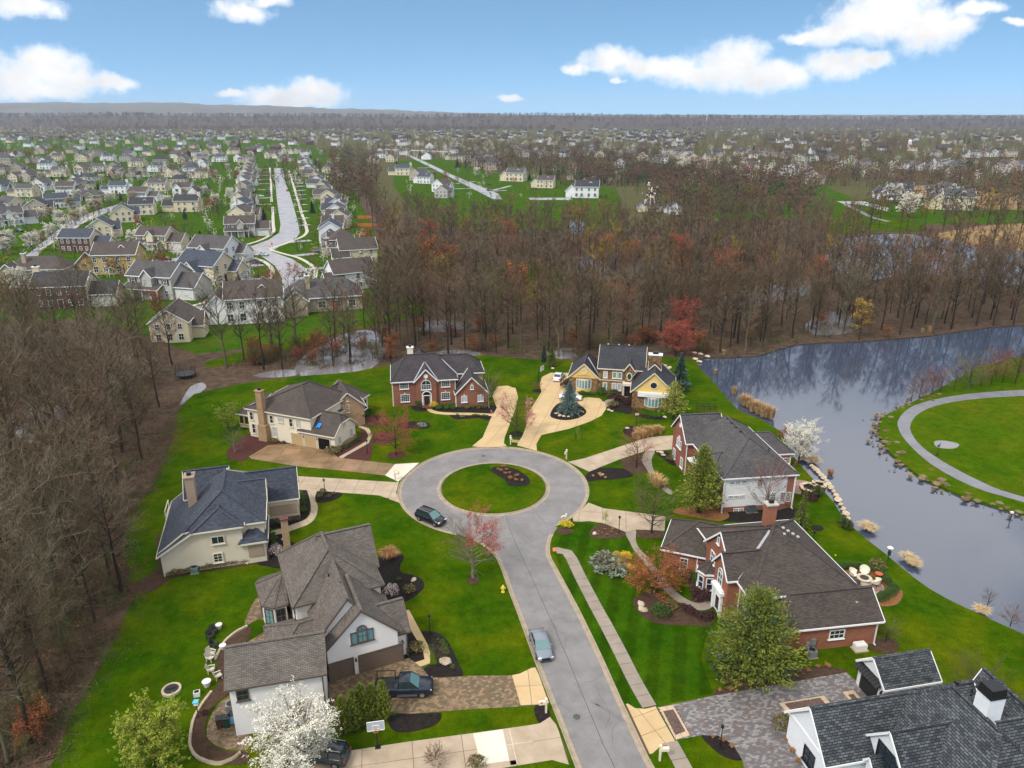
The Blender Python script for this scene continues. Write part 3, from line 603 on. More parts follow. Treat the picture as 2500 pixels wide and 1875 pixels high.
# slabs of the concrete drives, aprons and footpaths: each its own piece
def slabs(key, ang, w, h, m, gap=0.045, z0=LZ+0.004, th=0.028, stag=0.0, name='slab', org=(0, 0), poly=None):
    par = reg_obj(drive[key] if poly is None else poly); poly = drive[key] if poly is None else poly
    for i, c in enumerate(cells(poly, R(ang), w, h, gap, stag, org)):
        obj(name, MB().prism(c, z0, z0+th+0.004*((i*7) % 3)), m, par)
def pavers(key, ang, w, h, m, gap=0.02, z0=LZ+0.004, stag=0.5, name='paver', poly=None, th=0.022, skip=()):
    par = reg_obj(drive[key]); poly = drive[key] if poly is None else poly; mb = MB(); rg = random.Random(5)
    for c in cells(poly, R(ang), w, h, gap, stag):
        cx = sum(p[0] for p in c)/len(c); cyy = sum(p[1] for p in c)/len(c)
        if any(inside((cx, cyy), s_) for s_ in skip): continue
        mb.mi = rg.randrange(len(m)); mb.prism(c, z0, z0+th+rg.random()*0.008)
    o = obj(name, mb, m, par); o['kind'] = 'stuff'; return o
slabs('h1', -4, 3.0, 2.6, CONC_D); slabs('h1ap', 40, 9, 9, CONC_W)
slabs('h7', -3, 3.0, 2.4, CONC); slabs('h8ap', 4, 6, 2.6, CONC_Y)
slabs('low_new', 10, 4.3, 3.7, CONC_W, org=at('S', 720, 895)); slabs('low', 10, 4.6, 3.7, CONC)
slabs('h6st', 68, 30, 30, CONC_W, th=0.05); slabs('h6ap', 24, 2.3, 2.2, CONC_Y)
slabs('h5', -8, 3.4, 3.0, CONC); slabs('h4', 22, 3.2, 2.8, CONC); slabs('h2', 70, 3.4, 3.0, CONC_Y); slabs('h3', 76, 3.6, 3.2, CONC_Y)
for k in ('h7',): slabs(k, 30, 1.3, 1.3, CONC, poly=walk[k], z0=LZ+0.008)
PV = [mat('cobble_'+n, c, 0.6, 0.15, 2.0) for n, c in (('umber', (0.155, 0.098, 0.055)), ('sand', (0.255, 0.175, 0.098)), ('tan', (0.205, 0.135, 0.074)), ('moss', (0.12, 0.095, 0.05)))]
pavers('h8', 14, 0.34, 0.26, PV); pavers('patio8', 20, 0.30, 0.22, PV)
PG = [mat('paver_'+n, c, 0.5, 0.15, 2.0) for n, c in (('slate', (0.135, 0.125, 0.13)), ('ash', (0.195, 0.182, 0.18)), ('smoke', (0.255, 0.24, 0.235)), ('earth', (0.155, 0.120, 0.105)))]
PM = [mat('paver_'+n, c, 0.5, 0.15, 2.0) for n, c in (('plum', (0.105, 0.062, 0.052)), ('rust', (0.135, 0.080, 0.062)))]
BORD = mat('border_paver', (0.50, 0.37, 0.25), 0.6, 0.12, 2.0, rnd=0.05)
def ring_inset(poly, d):
    n = len(poly); cx = sum(p[0] for p in poly)/n; cyy = sum(p[1] for p in poly)/n; out = []
    for x, y in poly: l = math.hypot(x-cx, y-cyy); k = (l-d*1.35)/l; out.append((cx+(x-cx)*k, cyy+(y-cyy)*k))
    return out
frames = [pts('G', (240,398),(316,385),(408,548),(330,573)), pts('G', (885,375),(1130,334),(1190,400),(945,440)), pts('G', (1228,314),(1290,304),(1350,372),(1290,382))]
pavers('h6', 12, 0.36, 0.21, PG, skip=frames)
for fr in frames:
    inn = ring_inset(fr, 0.42); par = reg_obj(drive['h6'])
    for i in range(4):
        a, b, c, d = fr[i], fr[(i+1) % 4], inn[(i+1) % 4], inn[i]; ln = math.hypot(b[0]-a[0], b[1]-a[1]); k = max(1, int(ln/0.55))
        for j in range(k):
            t0, t1 = (j+0.03)/k, (j+0.97)/k
            L_ = lambda p, q, t: (p[0]+(q[0]-p[0])*t, p[1]+(q[1]-p[1])*t)
            obj('border_paver', MB().prism([L_(a, b, t0), L_(a, b, t1), L_(d, c, t1), L_(d, c, t0)], LZ+0.004, LZ+0.034), BORD, par)
    pavers('h6', 57, 0.26, 0.13, PM, poly=ring_inset(fr, 0.45), name='inlay_paver')
PB = [mat('patio_'+n, c, 0.4, 0.15, 2.0) for n, c in (('rose', (0.30, 0.185, 0.15)), ('clay', (0.37, 0.245, 0.19)), ('dun', (0.26, 0.175, 0.14)))]
pavers('patio5', 30, 0.4, 0.26, PB)
# footpath along the street: one slab after another
def strip_slabs(line, w, ln, m, par_name, z=LZ+0.01):
    root = struct(obj(par_name, MB().prism([(p[0]-w/2*0.9, p[1]) for p in line]+[(p[0]+w/2*0.9, p[1]) for p in line[::-1]], z-0.03, z-0.002), JOINT))
    d = [0.0]
    for a, b in zip(line, line[1:]): d.append(d[-1]+math.hypot(b[0]-a[0], b[1]-a[1]))
    def P_(s_):
        for i in range(len(line)-1):
            if s_ <= d[i+1] or i == len(line)-2:
                t = (s_-d[i])/(d[i+1]-d[i]); a, b = line[i], line[i+1]; l = d[i+1]-d[i]
                return (a[0]+(b[0]-a[0])*t, a[1]+(b[1]-a[1])*t), ((b[0]-a[0])/l, (b[1]-a[1])/l)
    k = int(d[-1]/ln)
    for i in range(k):
        (p, t), (q, u) = P_(d[-1]*(i+0.015)/k), P_(d[-1]*(i+0.985)/k)
        obj('slab', MB().prism([(p[0]-t[1]*w/2, p[1]+t[0]*w/2), (p[0]+t[1]*w/2, p[1]-t[0]*w/2), (q[0]+u[1]*w/2, q[1]-u[0]*w/2), (q[0]-u[1]*w/2, q[1]+u[0]*w/2)], z, z+0.03+0.006*((i*5) % 3)), m, root)
    return root
strip_slabs(sm(pts('H', (1690,1088),(1755,1095),(1810,1135),(1905,1330),(2040,1590)), 4, False) + sm(pts('S', (1490,40),(1640,330),(1740,530),(1850,720)), 3, False)[1:], 1.5, 1.55, CONC_G, 'sidewalk')
strip_slabs(sm(pts('S', (2005,992),(2110,1185),(2230,1420)), 3, False), 1.5, 1.55, CONC_G, 'sidewalk')
obj('tactile_pad', MB().prism(pts('H', (1655,1068),(1690,1066),(1693,1100),(1658,1102)), LZ+0.03, LZ+0.055), mat('red_pad', (0.55, 0.16, 0.08), 0.7), bpy.data.objects['sidewalk'])
# kerbs: gutter pan and raised edge swept along the road
def kerb(line, side, closed=False):
    prof = [(0.0, 0.012), (0.42, 0.02), (0.46, 0.13), (0.58, 0.145), (0.62, 0.10)]
    mb = MB(); n = len(line)
    for i in range(n):
        a = line[(i-1) % n] if closed or i else line[0]; b = line[(i+1) % n] if closed or i < n-1 else line[-1]
        tx, ty = b[0]-a[0], b[1]-a[1]; l = math.hypot(tx, ty) or 1; nx, ny = -ty/l*side, tx/l*side
        for o_, z in prof: mb.v.append((line[i][0]+nx*(o_-0.5), line[i][1]+ny*(o_-0.5), z))
    k = len(prof)
    for i in range(n if closed else n-1):
        for j in range(k-1): a = i*k+j; b = ((i+1) % n)*k+j; mb.f.append((a, b, b+1, a+1)); mb.m.append(0)
    return struct(obj('kerb', mb, KERB))
kerb(smooth_poly(stemL, 3, False)[2:], -1); kerb(smooth_poly(stemR, 3, False)[2:], 1)
kerb(ring, -1); kerb(circ(CC, IR, 72), 1, True)
# tar seams in the asphalt
SEAM = mat('tar_seam', (0.028, 0.028, 0.030), 0.5)
def seam(line, w=0.05, name='tar_seam'):
    mb = MB()
    for a, b in zip(line, line[1:]):
        l = math.hypot(b[0]-a[0], b[1]-a[1]) or 1; nx, ny = -(b[1]-a[1])/l*w/2, (b[0]-a[0])/l*w/2
        mb.poly([(a[0]-nx, a[1]-ny, 0.006), (b[0]-nx, b[1]-ny, 0.006), (b[0]+nx, b[1]+ny, 0.006), (a[0]+nx, a[1]+ny, 0.006)])
    o = obj(name, mb, SEAM if name == 'tar_seam' else TYREM, reg_obj(road_poly)); return o
rg = random.Random(3)
seam([(x+rg.uniform(-.04, .04), y) for x, y in sm(pts('H', (1235,760),(1255,840),(1310,990),(1380,1140),(1470,1330),(1590,1600)) + pts('S', (1130,130),(1260,440),(1350,660),(1470,950),(1590,1200)), 6, False)])
for i, q in enumerate((((1270,790),(1330,850),(1400,930),(1480,1010)), ((1255,800),(1310,900),(1400,990),(1500,1060)), ((1500,740),(1560,800),(1600,850)), ((480,640),(560,700),(700,760)), ((700,160),(560,220),(430,330)))):
    seam(sm(pts('H', *q), 6, False), 0.13, 'tyre_mark')
for q in (((1090,640),(1200,720),(1240,750)), ((1400,670),(1500,730),(1640,830)), ((1430,690),(1540,740),(1690,850))):
    seam(sm(pts('S', *q), 6, False), 0.12, 'tyre_mark')
rk = random.Random(12)
for cr, x, y, a, n_ in (('H',1010,250,.4,7),('H',420,520,1.4,6),('H',1700,420,2.0,7),('S',1180,300,1.3,8),('S',1500,900,.3,9),('S',1350,520,.2,7),('H',1330,1100,.1,6),('S',1560,1010,1.5,6)):
    p = at(cr, x, y); L_ = [p]
    for _ in range(n_): a += rk.gauss(0, .35); p = (p[0]+.7*math.cos(a), p[1]+.7*math.sin(a)); L_.append(p)
    seam(L_, 0.022)
for cr, x, y, lb in (('H',1035,232,'round iron manhole cover in the far side of the circle'),('S',1290,790,'round iron manhole cover in the street near the lower drives')):
    p = at(cr, x, y); o = tag(put('manhole_cover', MB().lathe([(.02, 0), (.36, 0), (.36, .012), (.30, .014), (.29, .010), (.02, .012)], n=20).mesh('manhole_cover', mat('cast_iron', (.07, .068, .066), .5, .2)), None, (p[0], p[1], .004)), lb, 'manhole')
# far streets, walks and drives on the plain
def sheet(name, poly, z, m): return struct(obj(name, MB().prism(poly, GZ-0.3, z), m))
main_st = pts('L', (893,195),(905,330),(915,450),(930,560),(945,650),(935,715),(850,775),(700,830),(560,862),(520,880)) + pts('L', (560,900),(640,890),(780,900),(900,985),(960,1090),(850,1170),(600,1240),(230,1320),(-100,1400)) + pts('L', (-100,1480),(300,1380),(700,1300),(1050,1240),(1165,1130),(1160,1010),(1040,930),(870,870),(960,812),(1065,772),(1100,720),(1090,650),(1060,540),(1020,400),(990,330),(962,200))
sheet('street', main_st, GZ+0.06, FROAD)
sheet('street', pts('L', (520,860),(560,900),(330,925),(40,950),(-100,960),(-100,935),(60,925),(300,895)), GZ+0.05, FROAD)
sheet('street', pts('M', (100,1310),(140,1290),(400,1080),(560,960),(700,900),(850,850),(1000,810),(1130,770),(1150,790),(1010,840),(880,880),(760,935),(640,985),(480,1090),(330,1200),(240,1330)), GZ+0.05, FROAD)
sheet('street', pts('N', (215,335),(245,335),(480,445),(560,485),(880,615),(900,650),(840,650),(545,500),(455,455)), GZ+0.06, FROAD)
sheet('street', pts('N', (1080,640),(1360,640),(1380,655),(1090,655)), GZ+0.06, FROAD)
sheet('street', pts('Q', (600,430),(640,440),(690,475),(660,500),(640,470)), GZ+0.06, FROAD)
sheet('street', pts('Q', (1090,590),(1250,590),(1400,630),(1390,650),(1240,610),(1130,605)), GZ+0.06, FROAD)
sheet('street', pts('N', (60,318),(400,330),(740,345),(740,338),(400,322),(60,310)), GZ+0.05, FROAD)
def ribbon(name, line, w, m, z):
    l, r = [], []
    for i, p in enumerate(line):
        a, b = line[max(0, i-1)], line[min(len(line)-1, i+1)]; d = math.hypot(b[0]-a[0], b[1]-a[1]) or 1
        nx, ny = -(b[1]-a[1])/d*w/2, (b[0]-a[0])/d*w/2; l.append((p[0]+nx, p[1]+ny)); r.append((p[0]-nx, p[1]-ny))
    return sheet(name, l+r[::-1], z, m)
FCONC = mat('pale_walk', (0.50, 0.45, 0.38), 0.6, 0.08, 0.5)
for ln in (pts('L', (858,195),(868,330),(872,470)), pts('L', (880,510),(885,650),(885,715),(790,775),(640,822),(560,850)), pts('L', (1010,215),(1060,370),(1110,540),(1155,680),(1150,725),(1100,760),(960,815),(865,850),(960,885),(1090,920),(1190,975),(1230,1020),(1222,1080)),
           pts('L', (660,905),(790,940),(870,1000),(870,1060),(800,1130),(600,1200),(220,1310)), pts('M', (310,1190),(480,1090),(640,990),(770,900))):
    ribbon('walk', sm(ln, 3, False), 1.6, FCONC, GZ+0.09)
for q in [((765,y), (870,y-4)) for y in (205, 232, 258, 290, 325, 372, 440, 492, 632, 685)] + [((1010+ (y-200)*0.22, y+6), (1120+(y-200)*0.11, y-4)) for y in (235, 262, 285, 315, 345, 378, 412, 448, 492, 545, 600, 655)] + [((1040,905),(1240,885)), ((1170,1015),(1380,992)), ((640,1085),(820,1105)), ((660,970),(790,985)), ((1010,795),(1190,780)), ((60,860),(170,880))]:
    ribbon('driveway', pts('L', *q), 4.4, FROAD, GZ+0.08)
for q in [((780,600),(930,590)), ((580,580),(800,575)), ((590,545),(720,530)), ((840,590),(960,560)), ((330,460),(470,462)), ((330,440),(440,436)), ((1200,650),(1370,648))]:
    ribbon('driveway', pts('N', *q), 3.6, FROAD, GZ+0.08)
ribbon('path', sm(pts('Q', (1140,612),(1220,650),(1300,690),(1400,715)), 3, False), 3.0, TRAIL, GZ+0.5)
sheet('reed_field', pts('Q', (1480,500),(1700,490),(1900,520),(2212,560),(2212,640),(1950,640),(1890,590),(1700,560),(1540,590)), GZ+0.1, REEDBED)
sheet('flood_pool', pts('Q', (1590,495),(1680,492),(1690,508),(1600,512)), GZ+0.16, FLOOD)
# ------------------------------------------------------------------ houses
MESHC = {}
def wallmb(): return MB()
def block(root, axis, a0, a1, b0, b1, ze, zr, ar=None, za1=None, hip0=0.0, hip1=0.0, hz0=None, hz1=None, ov=0.4, go=None, wall=None, roof=None, trim=None, base=-0.5, e0=None, e1=None, sides=True, caps=True, walls=True):
    """a wing of a house: four walls and a ridged roof. axis = direction of the ridge ('u' or 'v'); a = across, b = along the ridge"""
    T = (lambda a, b, z: (a, b, z)) if axis == 'v' else (lambda a, b, z: (b, a, z))
    ar = (a0+a1)/2 if ar is None else ar; za1 = ze if za1 is None else za1; go = ov*0.75 if go is None else go
    s0 = (zr-ze)/(ar-a0); s1 = (zr-za1)/(a1-ar)
    hz0 = max(ze, za1) if hz0 is None else hz0; hz1 = max(ze, za1) if hz1 is None else hz1
    def corner(hz): return a0+(hz-ze)/s0, a1-(hz-za1)/s1
    polys = []; P0 = [(a0, b0, ze)]; P1 = [(a1, b0, za1)]
    if hip0:
        c0, c1 = corner(hz0)
        if c0 > a0+.01: P0.append((c0, b0, hz0))
        if c1 < a1-.01: P1.append((c1, b0, hz0))
    P0.append((ar, b0+hip0, zr)); P1.append((ar, b0+hip0, zr))
    if b1-hip1 > b0+hip0+.02: P0.append((ar, b1-hip1, zr)); P1.append((ar, b1-hip1, zr))
    if hip1:
        d0, d1 = corner(hz1)
        if d0 > a0+.01: P0.append((d0, b1, hz1))
        if d1 < a1-.01: P1.append((d1, b1, hz1))
    P0.append((a0, b1, ze)); P1.append((a1, b1, za1))
    polys = [P0, P1[::-1]]
    if hip0: polys.append([(c1, b0, hz0), (c0, b0, hz0), (ar, b0+hip0, zr)])
    if hip1: polys.append([(d0, b1, hz1), (d1, b1, hz1), (ar, b1-hip1, zr)])
    mb = MB(); th = 0.16; edges = {}
    for p in polys:
        q = [T(*v) for v in p]; n = (Vector(q[1])-Vector(q[0])).cross(Vector(q[2])-Vector(q[1]))
        if n.z < 0: q = q[::-1]
        mb.poly(q); mb.poly([(x, y, z-th) for x, y, z in q[::-1]])
        for i in range(len(q)):
            e = (tuple(round(t, 3) for t in q[i]), tuple(round(t, 3) for t in q[(i+1) % len(q)])); edges[e] = (q[i], q[(i+1) % len(q)])
    fb = MB(); cb = MB(); seen = set()
    for (i, j), (p, q) in edges.items():
        if (j, i) in edges:
            if (j, i) in seen: continue
            seen.add((i, j)); cb.bar((p[0], p[1], p[2]+0.02), (q[0], q[1], q[2]+0.02), 0.34, 0.09)
        else:
            d = Vector(q)-Vector(p); d.normalize(); o_ = Vector((d.y, -d.x, 0))
            if o_.length > 0: o_.normalize()
            p2, q2 = Vector(p)+o_*0.03, Vector(q)+o_*0.03
            fb.bar((p2.x, p2.y, p2.z-0.09), (q2.x, q2.y, q2.z-0.09), 0.08, 0.20)
    ro = obj('roof', mb, roof, root)
    if fb.f: obj('fascia', fb, trim or TRIM_W, ro)
    if caps and cb.f: obj('ridge_cap', cb, roof, ro)
    if not walls: return ro
    A0, A1, B0, B1 = a0+ov, a1-ov, b0+(ov if hip0 and hz0 <= max(ze, za1)+.01 else go), b1-(ov if hip1 and hz1 <= max(ze, za1)+.01 else go)
    h = lambda a: min(ze+(a-a0)*s0, za1+(a1-a)*s1)-0.14
    def endw(B, hip, hz):
        P = [(A0, B, base), (A1, B, base), (A1, B, h(A1))]; top = [(ar, B, zr-0.14)]
        if hip:
            zc = hz + abs(B-(b0 if B == B0 else b1))*(zr-hz)/hip-0.14; l, r = a0+(zc+0.14-ze)/s0, a1-(zc+0.14-za1)/s1
            top = []
            if r < A1: top.append((r, B, zc))
            if l > A0: top.append((l, B, zc))
            if r >= A1: P[2] = (A1, B, min(h(A1), zc))
            q = [(A0, B, min(h(A0), zc))]
            return [T(*v) for v in P+top+q]
        return [T(*v) for v in P+top+[(A0, B, h(A0))]]
    w = MB(); w.poly([T(*v) for v in ((A0, B0, base), (A0, B1, base), (A0, B1, h(A0)), (A0, B0, h(A0)))]); w.poly([T(*v) for v in ((A1, B0, base), (A1, B1, base), (A1, B1, h(A1)), (A1, B0, h(A1)))])
    for B, hip, hz, em in ((B0, hip0, hz0, e0), (B1, hip1, hz1, e1)):
        p = endw(B, hip, hz)
        if em is None: w.poly(p)
        else: obj('wall', MB().poly(p), em, root)
    obj('wall', w, wall, root); return ro
FACE = {'s': (0, (0, -1)), 'n': (math.pi, (0, 1)), 'e': (math.pi/2, (1, 0)), 'w': (-math.pi/2, (-1, 0))}
def on_wall(root, name, key, builder, mats, x, y, z, rz, kids=()):
    if key not in MESHC: MESHC[key] = builder().mesh(name, mats)
    o = put(name, MESHC[key], root, (x, y, z), rz); return o
def win(root, face, x, y, z, w=1.1, h=1.5, glass=None, frame=None, cols=2, rows=2, arch=False, sill=True, shutters=None, muntin=None, ft=0.10):
    """window centred on (x, y) of a wall, sill at z; face = compass letter or an angle"""
    rz = FACE[face][0] if isinstance(face, str) else face
    glass = glass or GLASS; frame = frame or TRIM_W; key = ('win', w, h, frame.name, arch, ft)
    def fb():
        m = MB(); d = 0.10
        m.box((-w/2, -d/2, h/2), (ft, d, h+ft)); m.box((w/2, -d/2, h/2), (ft, d, h+ft)); m.box((0, -d/2, 0), (w-ft, d*0.98, ft))
        if not arch: m.box((0, -d/2, h), (w-ft, d*0.98, ft))
        else:
            k = 10
            for i in range(k):
                t0, t1 = math.pi*i/k, math.pi*(i+1)/k
                m.bar((math.cos(t0)*w/2, -d/2, h+math.sin(t0)*w/2), (math.cos(t1)*w/2, -d/2, h+math.sin(t1)*w/2), ft, d, up=(0, 1, 0))
        return m
    o = on_wall(root, 'window', key, fb, frame, x, y, z, rz)
    def pb():
        m = MB(); p = [(-w/2, -0.03, 0), (w/2, -0.03, 0), (w/2, -0.03, h)]
        if arch: p += [(math.cos(math.pi*i/10)*w/2, -0.03, h+math.sin(math.pi*i/10)*w/2) for i in range(1, 10)]
        return m.poly(p+[(-w/2, -0.03, h)])
    kp = ('pane', w, h, glass.name, arch)
    if kp not in MESHC: MESHC[kp] = pb().mesh('pane', glass)
    put('pane', MESHC[kp], o)
    if cols*rows > 1:
        mu = muntin or frame; km = ('munt', w, h, cols, rows, mu.name, arch)
        def mb_():
            m = MB()
            for i in range(1, cols): m.box((-w/2+w*i/cols, -0.05, h/2), (0.05 if cols < 3 else 0.03, 0.04, h))
            for i in range(1, rows): m.box((0, -0.05, h*i/rows), (w, 0.039, 0.05 if rows < 3 else 0.028))
            if arch and cols == 1: m.box((0, -0.05, h/2), (0.04, 0.038, h))
            if arch: m.box((0, -0.05, h), (w, 0.041, 0.08)); m.box((0, -0.05, h+w*0.24), (0.055, 0.042, w*0.48))
            return m
        if km not in MESHC: MESHC[km] = mb_().mesh('muntin', mu)
        put('muntin', MESHC[km], o)
    if sill:
        ks = ('sill', w, frame.name)
        if ks not in MESHC: MESHC[ks] = MB().box((0, -0.08, -0.10), (w+0.3, 0.2, 0.07)).mesh('sill', frame)
        put('sill', MESHC[ks], o)
    if shutters:
        ks = ('shut', w, h, shutters.name)
        if ks not in MESHC: MESHC[ks] = MB().box((0, -0.03, h/2), (0.36, 0.06, h)).mesh('shutter', shutters)
        for s_ in (-1, 1): put('shutter', MESHC[ks], o, (s_*(w/2+0.27), 0, 0))
    return o
def garage(root, face, x, y, w, h, m, trim=None, z=0.0, name='garage_door'):
    rz = FACE[face][0] if isinstance(face, str) else face; trim = trim or TRIM_W; n = max(3, int(h/0.5))
    k = ('gd', w, h, m.name)
    if k not in MESHC:
        b = MB()
        for i in range(n): b.box((0, -0.03, (i+0.5)*h/n), (w, 0.05, h/n-0.025))
        MESHC[k] = b.mesh(name, m)
    o = put(name, MESHC[k], root, (x, y, z), rz); k = ('gt', w, h, trim.name)
    if k not in MESHC: MESHC[k] = MB().box((-w/2-0.07, -0.05, h/2), (0.14, 0.12, h)).box((w/2+0.07, -0.05, h/2), (0.14, 0.12, h)).box((0, -0.05, h+0.07), (w+0.28, 0.121, 0.14)).mesh('door_frame', trim)
    put('door_frame', MESHC[k], o); return o
def door(root, face, x, y, m, w=1.0, h=2.1, trim=None, z=0.15):
    rz = FACE[face][0] if isinstance(face, str) else face; trim = trim or TRIM_W; k = ('door', w, h, m.name)
    if k not in MESHC: MESHC[k] = MB().box((0, -0.04, h/2), (w, 0.06, h)).mesh('door', m)
    o = put('door', MESHC[k], root, (x, y, z), rz); k = ('dt', w, h, trim.name)
    if k not in MESHC: MESHC[k] = MB().box((-w/2-0.06, -0.06, h/2), (0.12, 0.12, h)).box((w/2+0.06, -0.06, h/2), (0.12, 0.12, h)).box((0, -0.06, h+0.06), (w+0.24, 0.121, 0.12)).mesh('door_frame', trim)
    put('door_frame', MESHC[k], o)
    if 'knob' not in MESHC: MESHC['knob'] = MB().box((0.36, -0.1, 1.0), (0.06, 0.07, 0.12)).mesh('handle', GREYMET)
    put('handle', MESHC['knob'], o); return o
def chimney(root, x, y, z0, z1, w, d, m, cap=None, rz=0.0, pot=True):
    o = obj('chimney', MB().box((0, 0, (z0+z1)/2), (w, d, z1-z0)), m, root, (x, y, 0), rz); cap = cap or CONC
    obj('chimney_cap', MB().box((0, 0, z1+0.09), (w+0.24, d+0.24, 0.18)), cap, o)
    if pot: obj('flue', MB().box((0, 0, z1+0.36), (w*0.42, d*0.42, 0.36)).box((0, 0, z1+0.58), (w*0.5, d*0.5, 0.06)), BLKMET, o)
    return o
def downpipe(root, x, y, z1, m=None, z0=0.0): return obj('downpipe', MB().box((x, y, (z0+z1)/2), (0.11, 0.11, z1-z0)).box((x, y-0.16, z0+0.12), (0.11, 0.3, 0.1)), m or TRIM_W, root)
def vents(root, lst, m=None):
    for x, y, z in lst: obj('roof_vent', MB().box((x, y, z+0.10), (0.34, 0.34, 0.20), 0, 0.75), m or FLASH, root)
def pipes(root, lst, h=0.6):
    for x, y, z in lst: obj('vent_pipe', MB().tube((x, y, z-0.3), (x, y, z+h), 0.08, 0.08, 8).lathe([(0.2, 0), (0.1, 0.12)], (x, y, z), 8), BLKMET, root)
def valley(root, p, q, w=0.42): obj('valley_flashing', MB().bar(p, q, w, 0.05), VALLEY, root)
def turret(root, corners, apex, ze, roof, wall, trim, base=-0.5, ov=0.35, wins=None):
    """many-sided bay or turret under its own roof"""
    cx = sum(p[0] for p in corners)/len(corners); cyy = sum(p[1] for p in corners)/len(corners)
    out = [(cx+(x-cx)*(1+ov/max(.5, math.hypot(x-cx, y-cyy))), cyy+(y-cyy)*(1+ov/max(.5, math.hypot(x-cx, y-cyy)))) for x, y in corners]
    mb = MB(); fb = MB(); cb = MB(); n = len(corners)
    for i in range(n):
        a, b = out[i], out[(i+1) % n]; q = [(a[0], a[1], ze), (b[0], b[1], ze), apex]
        nn = (Vector(q[1])-Vector(q[0])).cross(Vector(q[2])-Vector(q[1])); q = q if nn.z > 0 else q[::-1]
        mb.poly(q); fb.bar((a[0], a[1], ze-0.08), (b[0], b[1], ze-0.08), 0.09, 0.24); cb.bar((a[0], a[1], ze+0.03), (apex[0], apex[1], apex[2]+0.03), 0.26, 0.07)
    ro = obj('roof', mb, roof, root); obj('fascia', fb, trim, ro); obj('ridge_cap', cb, roof, ro)
    obj('wall', MB().prism(corners, base, ze), wall, root)
    return ro
def side_win(root, a, b, z, w, h, t=0.5, **k):
    """window on the wall that runs from a to b (outside on the right of a->b)"""
    x, y = a[0]+(b[0]-a[0])*t, a[1]+(b[1]-a[1])*t; ang = math.atan2(b[1]-a[1], b[0]-a[0])
    return win(root, ang, x, y, z, w, h, **k)
def bay(root, x, y, z0, w, h, d, n, mats, glass, face='s', roofz=None, below=None, rail=False):
    """bowed bay window of n lights"""
    rz = FACE[face][0]; wall_, frame = mats; o = bpy.data.objects.new('bay_window', None)
    P = [(-w/2+w*i/n, -d*math.sin(math.pi*(i+0.0)/n)) for i in range(n+1)]; P[0] = (-w/2, 0); P[-1] = (w/2, 0)
    o = obj('bay_window', MB().prism(P, z0+h, z0+h+0.25).prism(P, z0-0.15, z0), frame, root, (x, y, 0), rz)
    if below is not None: obj('bay_base', MB().prism([(px*0.99, py*0.98) for px, py in P], -0.4, z0-0.15), below, o)
    pm = MB(); fm = MB()
    for i in range(n):
        a, b = P[i], P[i+1]; pm.poly([(a[0], a[1]+0.03, z0), (b[0], b[1]+0.03, z0), (b[0], b[1]+0.03, z0+h), (a[0], a[1]+0.03, z0+h)])
    for a in P: fm.box((a[0], a[1]+0.01, z0+h/2), (0.16, 0.12, h))
    obj('pane', pm, glass, o); obj('mullion', fm, frame, o)
    return o
def rails(root, a, b, z, h, m):
    mb = MB(); k = 9
    mb.bar((a[0], a[1], z+h), (b[0], b[1], z+h), 0.05); mb.bar((a[0], a[1], z+0.05), (b[0], b[1], z+0.05), 0.04)
    for i in range(k+1): x, y = a[0]+(b[0]-a[0])*i/k, a[1]+(b[1]-a[1])*i/k; mb.bar((x, y, z), (x, y, z+h), 0.03)
    obj('railing', mb, m, root)
def rnd_win(root, face, x, y, z, r, glass, frame, ry=None):
    ry = ry or r; rz = FACE[face][0] if isinstance(face, str) else face; m = MB(); p = MB(); n = 20
    for i in range(n):
        t0, t1 = 2*math.pi*i/n, 2*math.pi*(i+1)/n; m.bar((r*math.cos(t0), -0.05, ry*math.sin(t0)), (r*math.cos(t1), -0.05, ry*math.sin(t1)), 0.18, 0.12, up=(0, 1, 0))
    p.poly([(r*math.cos(2*math.pi*i/n), -0.03, ry*math.sin(2*math.pi*i/n)) for i in range(n)])
    o = obj('window', m, frame, root, (x, y, z), rz); obj('pane', p, glass, o); return o
def lantern(root, x, y, z, face='s', m=None):
    if 'lan' not in MESHC: MESHC['lan'] = MB().box((0, -0.14, 0), (0.18, 0.18, 0.34), 0, 0.7).box((0, -0.05, 0.2), (0.1, 0.12, 0.06)).mesh('wall_lamp', BLKMET)
    return put('wall_lamp', MESHC['lan'], root, (x, y, z), FACE[face][0])

# ---- the grey-brown roofed white house with the paver drive
h = thing('house', 'white stucco house with brown shingle roofs and brown garage doors beside the cobbled drive', 'house', (-19.02, 60.54, LZ), R(24.3))
k = dict(wall=STUCCO, roof=SH_BROWN, trim=TRIM_B)
block(h, 'v', -0.15, 8.0, -0.35, 6.5, 4.0, 7.95, **k)
block(h, 'v', -0.5, 6.35, 1.15, 9.5, 4.6, 8.65, **k)
block(h, 'v', -2.1, 7.95, 6.0, 17.2, 5.8, 9.6, ar=2.7, hip0=3.7, hip1=3.6, **k)
block(h, 'u', 9.75, 16.45, 2.0, 8.3, 5.8, 9.55, **k)
block(h, 'u', 0.35, 5.25, 4.5, 9.1, 3.2, 5.8, **k)
block(h, 'u', 0.9, 7.9, -5.1, 2.5, 3.0, 4.9, hip0=3.3, **k)
tp = [(-2.3, 17.0), (-4.4, 16.6), (-4.9, 15.8), (-4.7, 11.7), (-3.7, 10.8), (-2.3, 10.8)]
turret(h, tp, (-2.2, 13.9, 5.2), 3.2, SH_BROWN, STUCCO, TRIM_B)
side_win(h, tp[3], tp[4], 0.7, 1.05, 1.9, frame=TRIM_B, glass=GLASS_T); side_win(h, tp[4], tp[5], 0.7, 1.0, 1.9, frame=TRIM_B, glass=GLASS); side_win(h, tp[2], tp[3], 0.7, 1.2, 1.9, frame=TRIM_B, glass=GLASS_T)
g = bpy.data.objects.new('garage_wing', None)
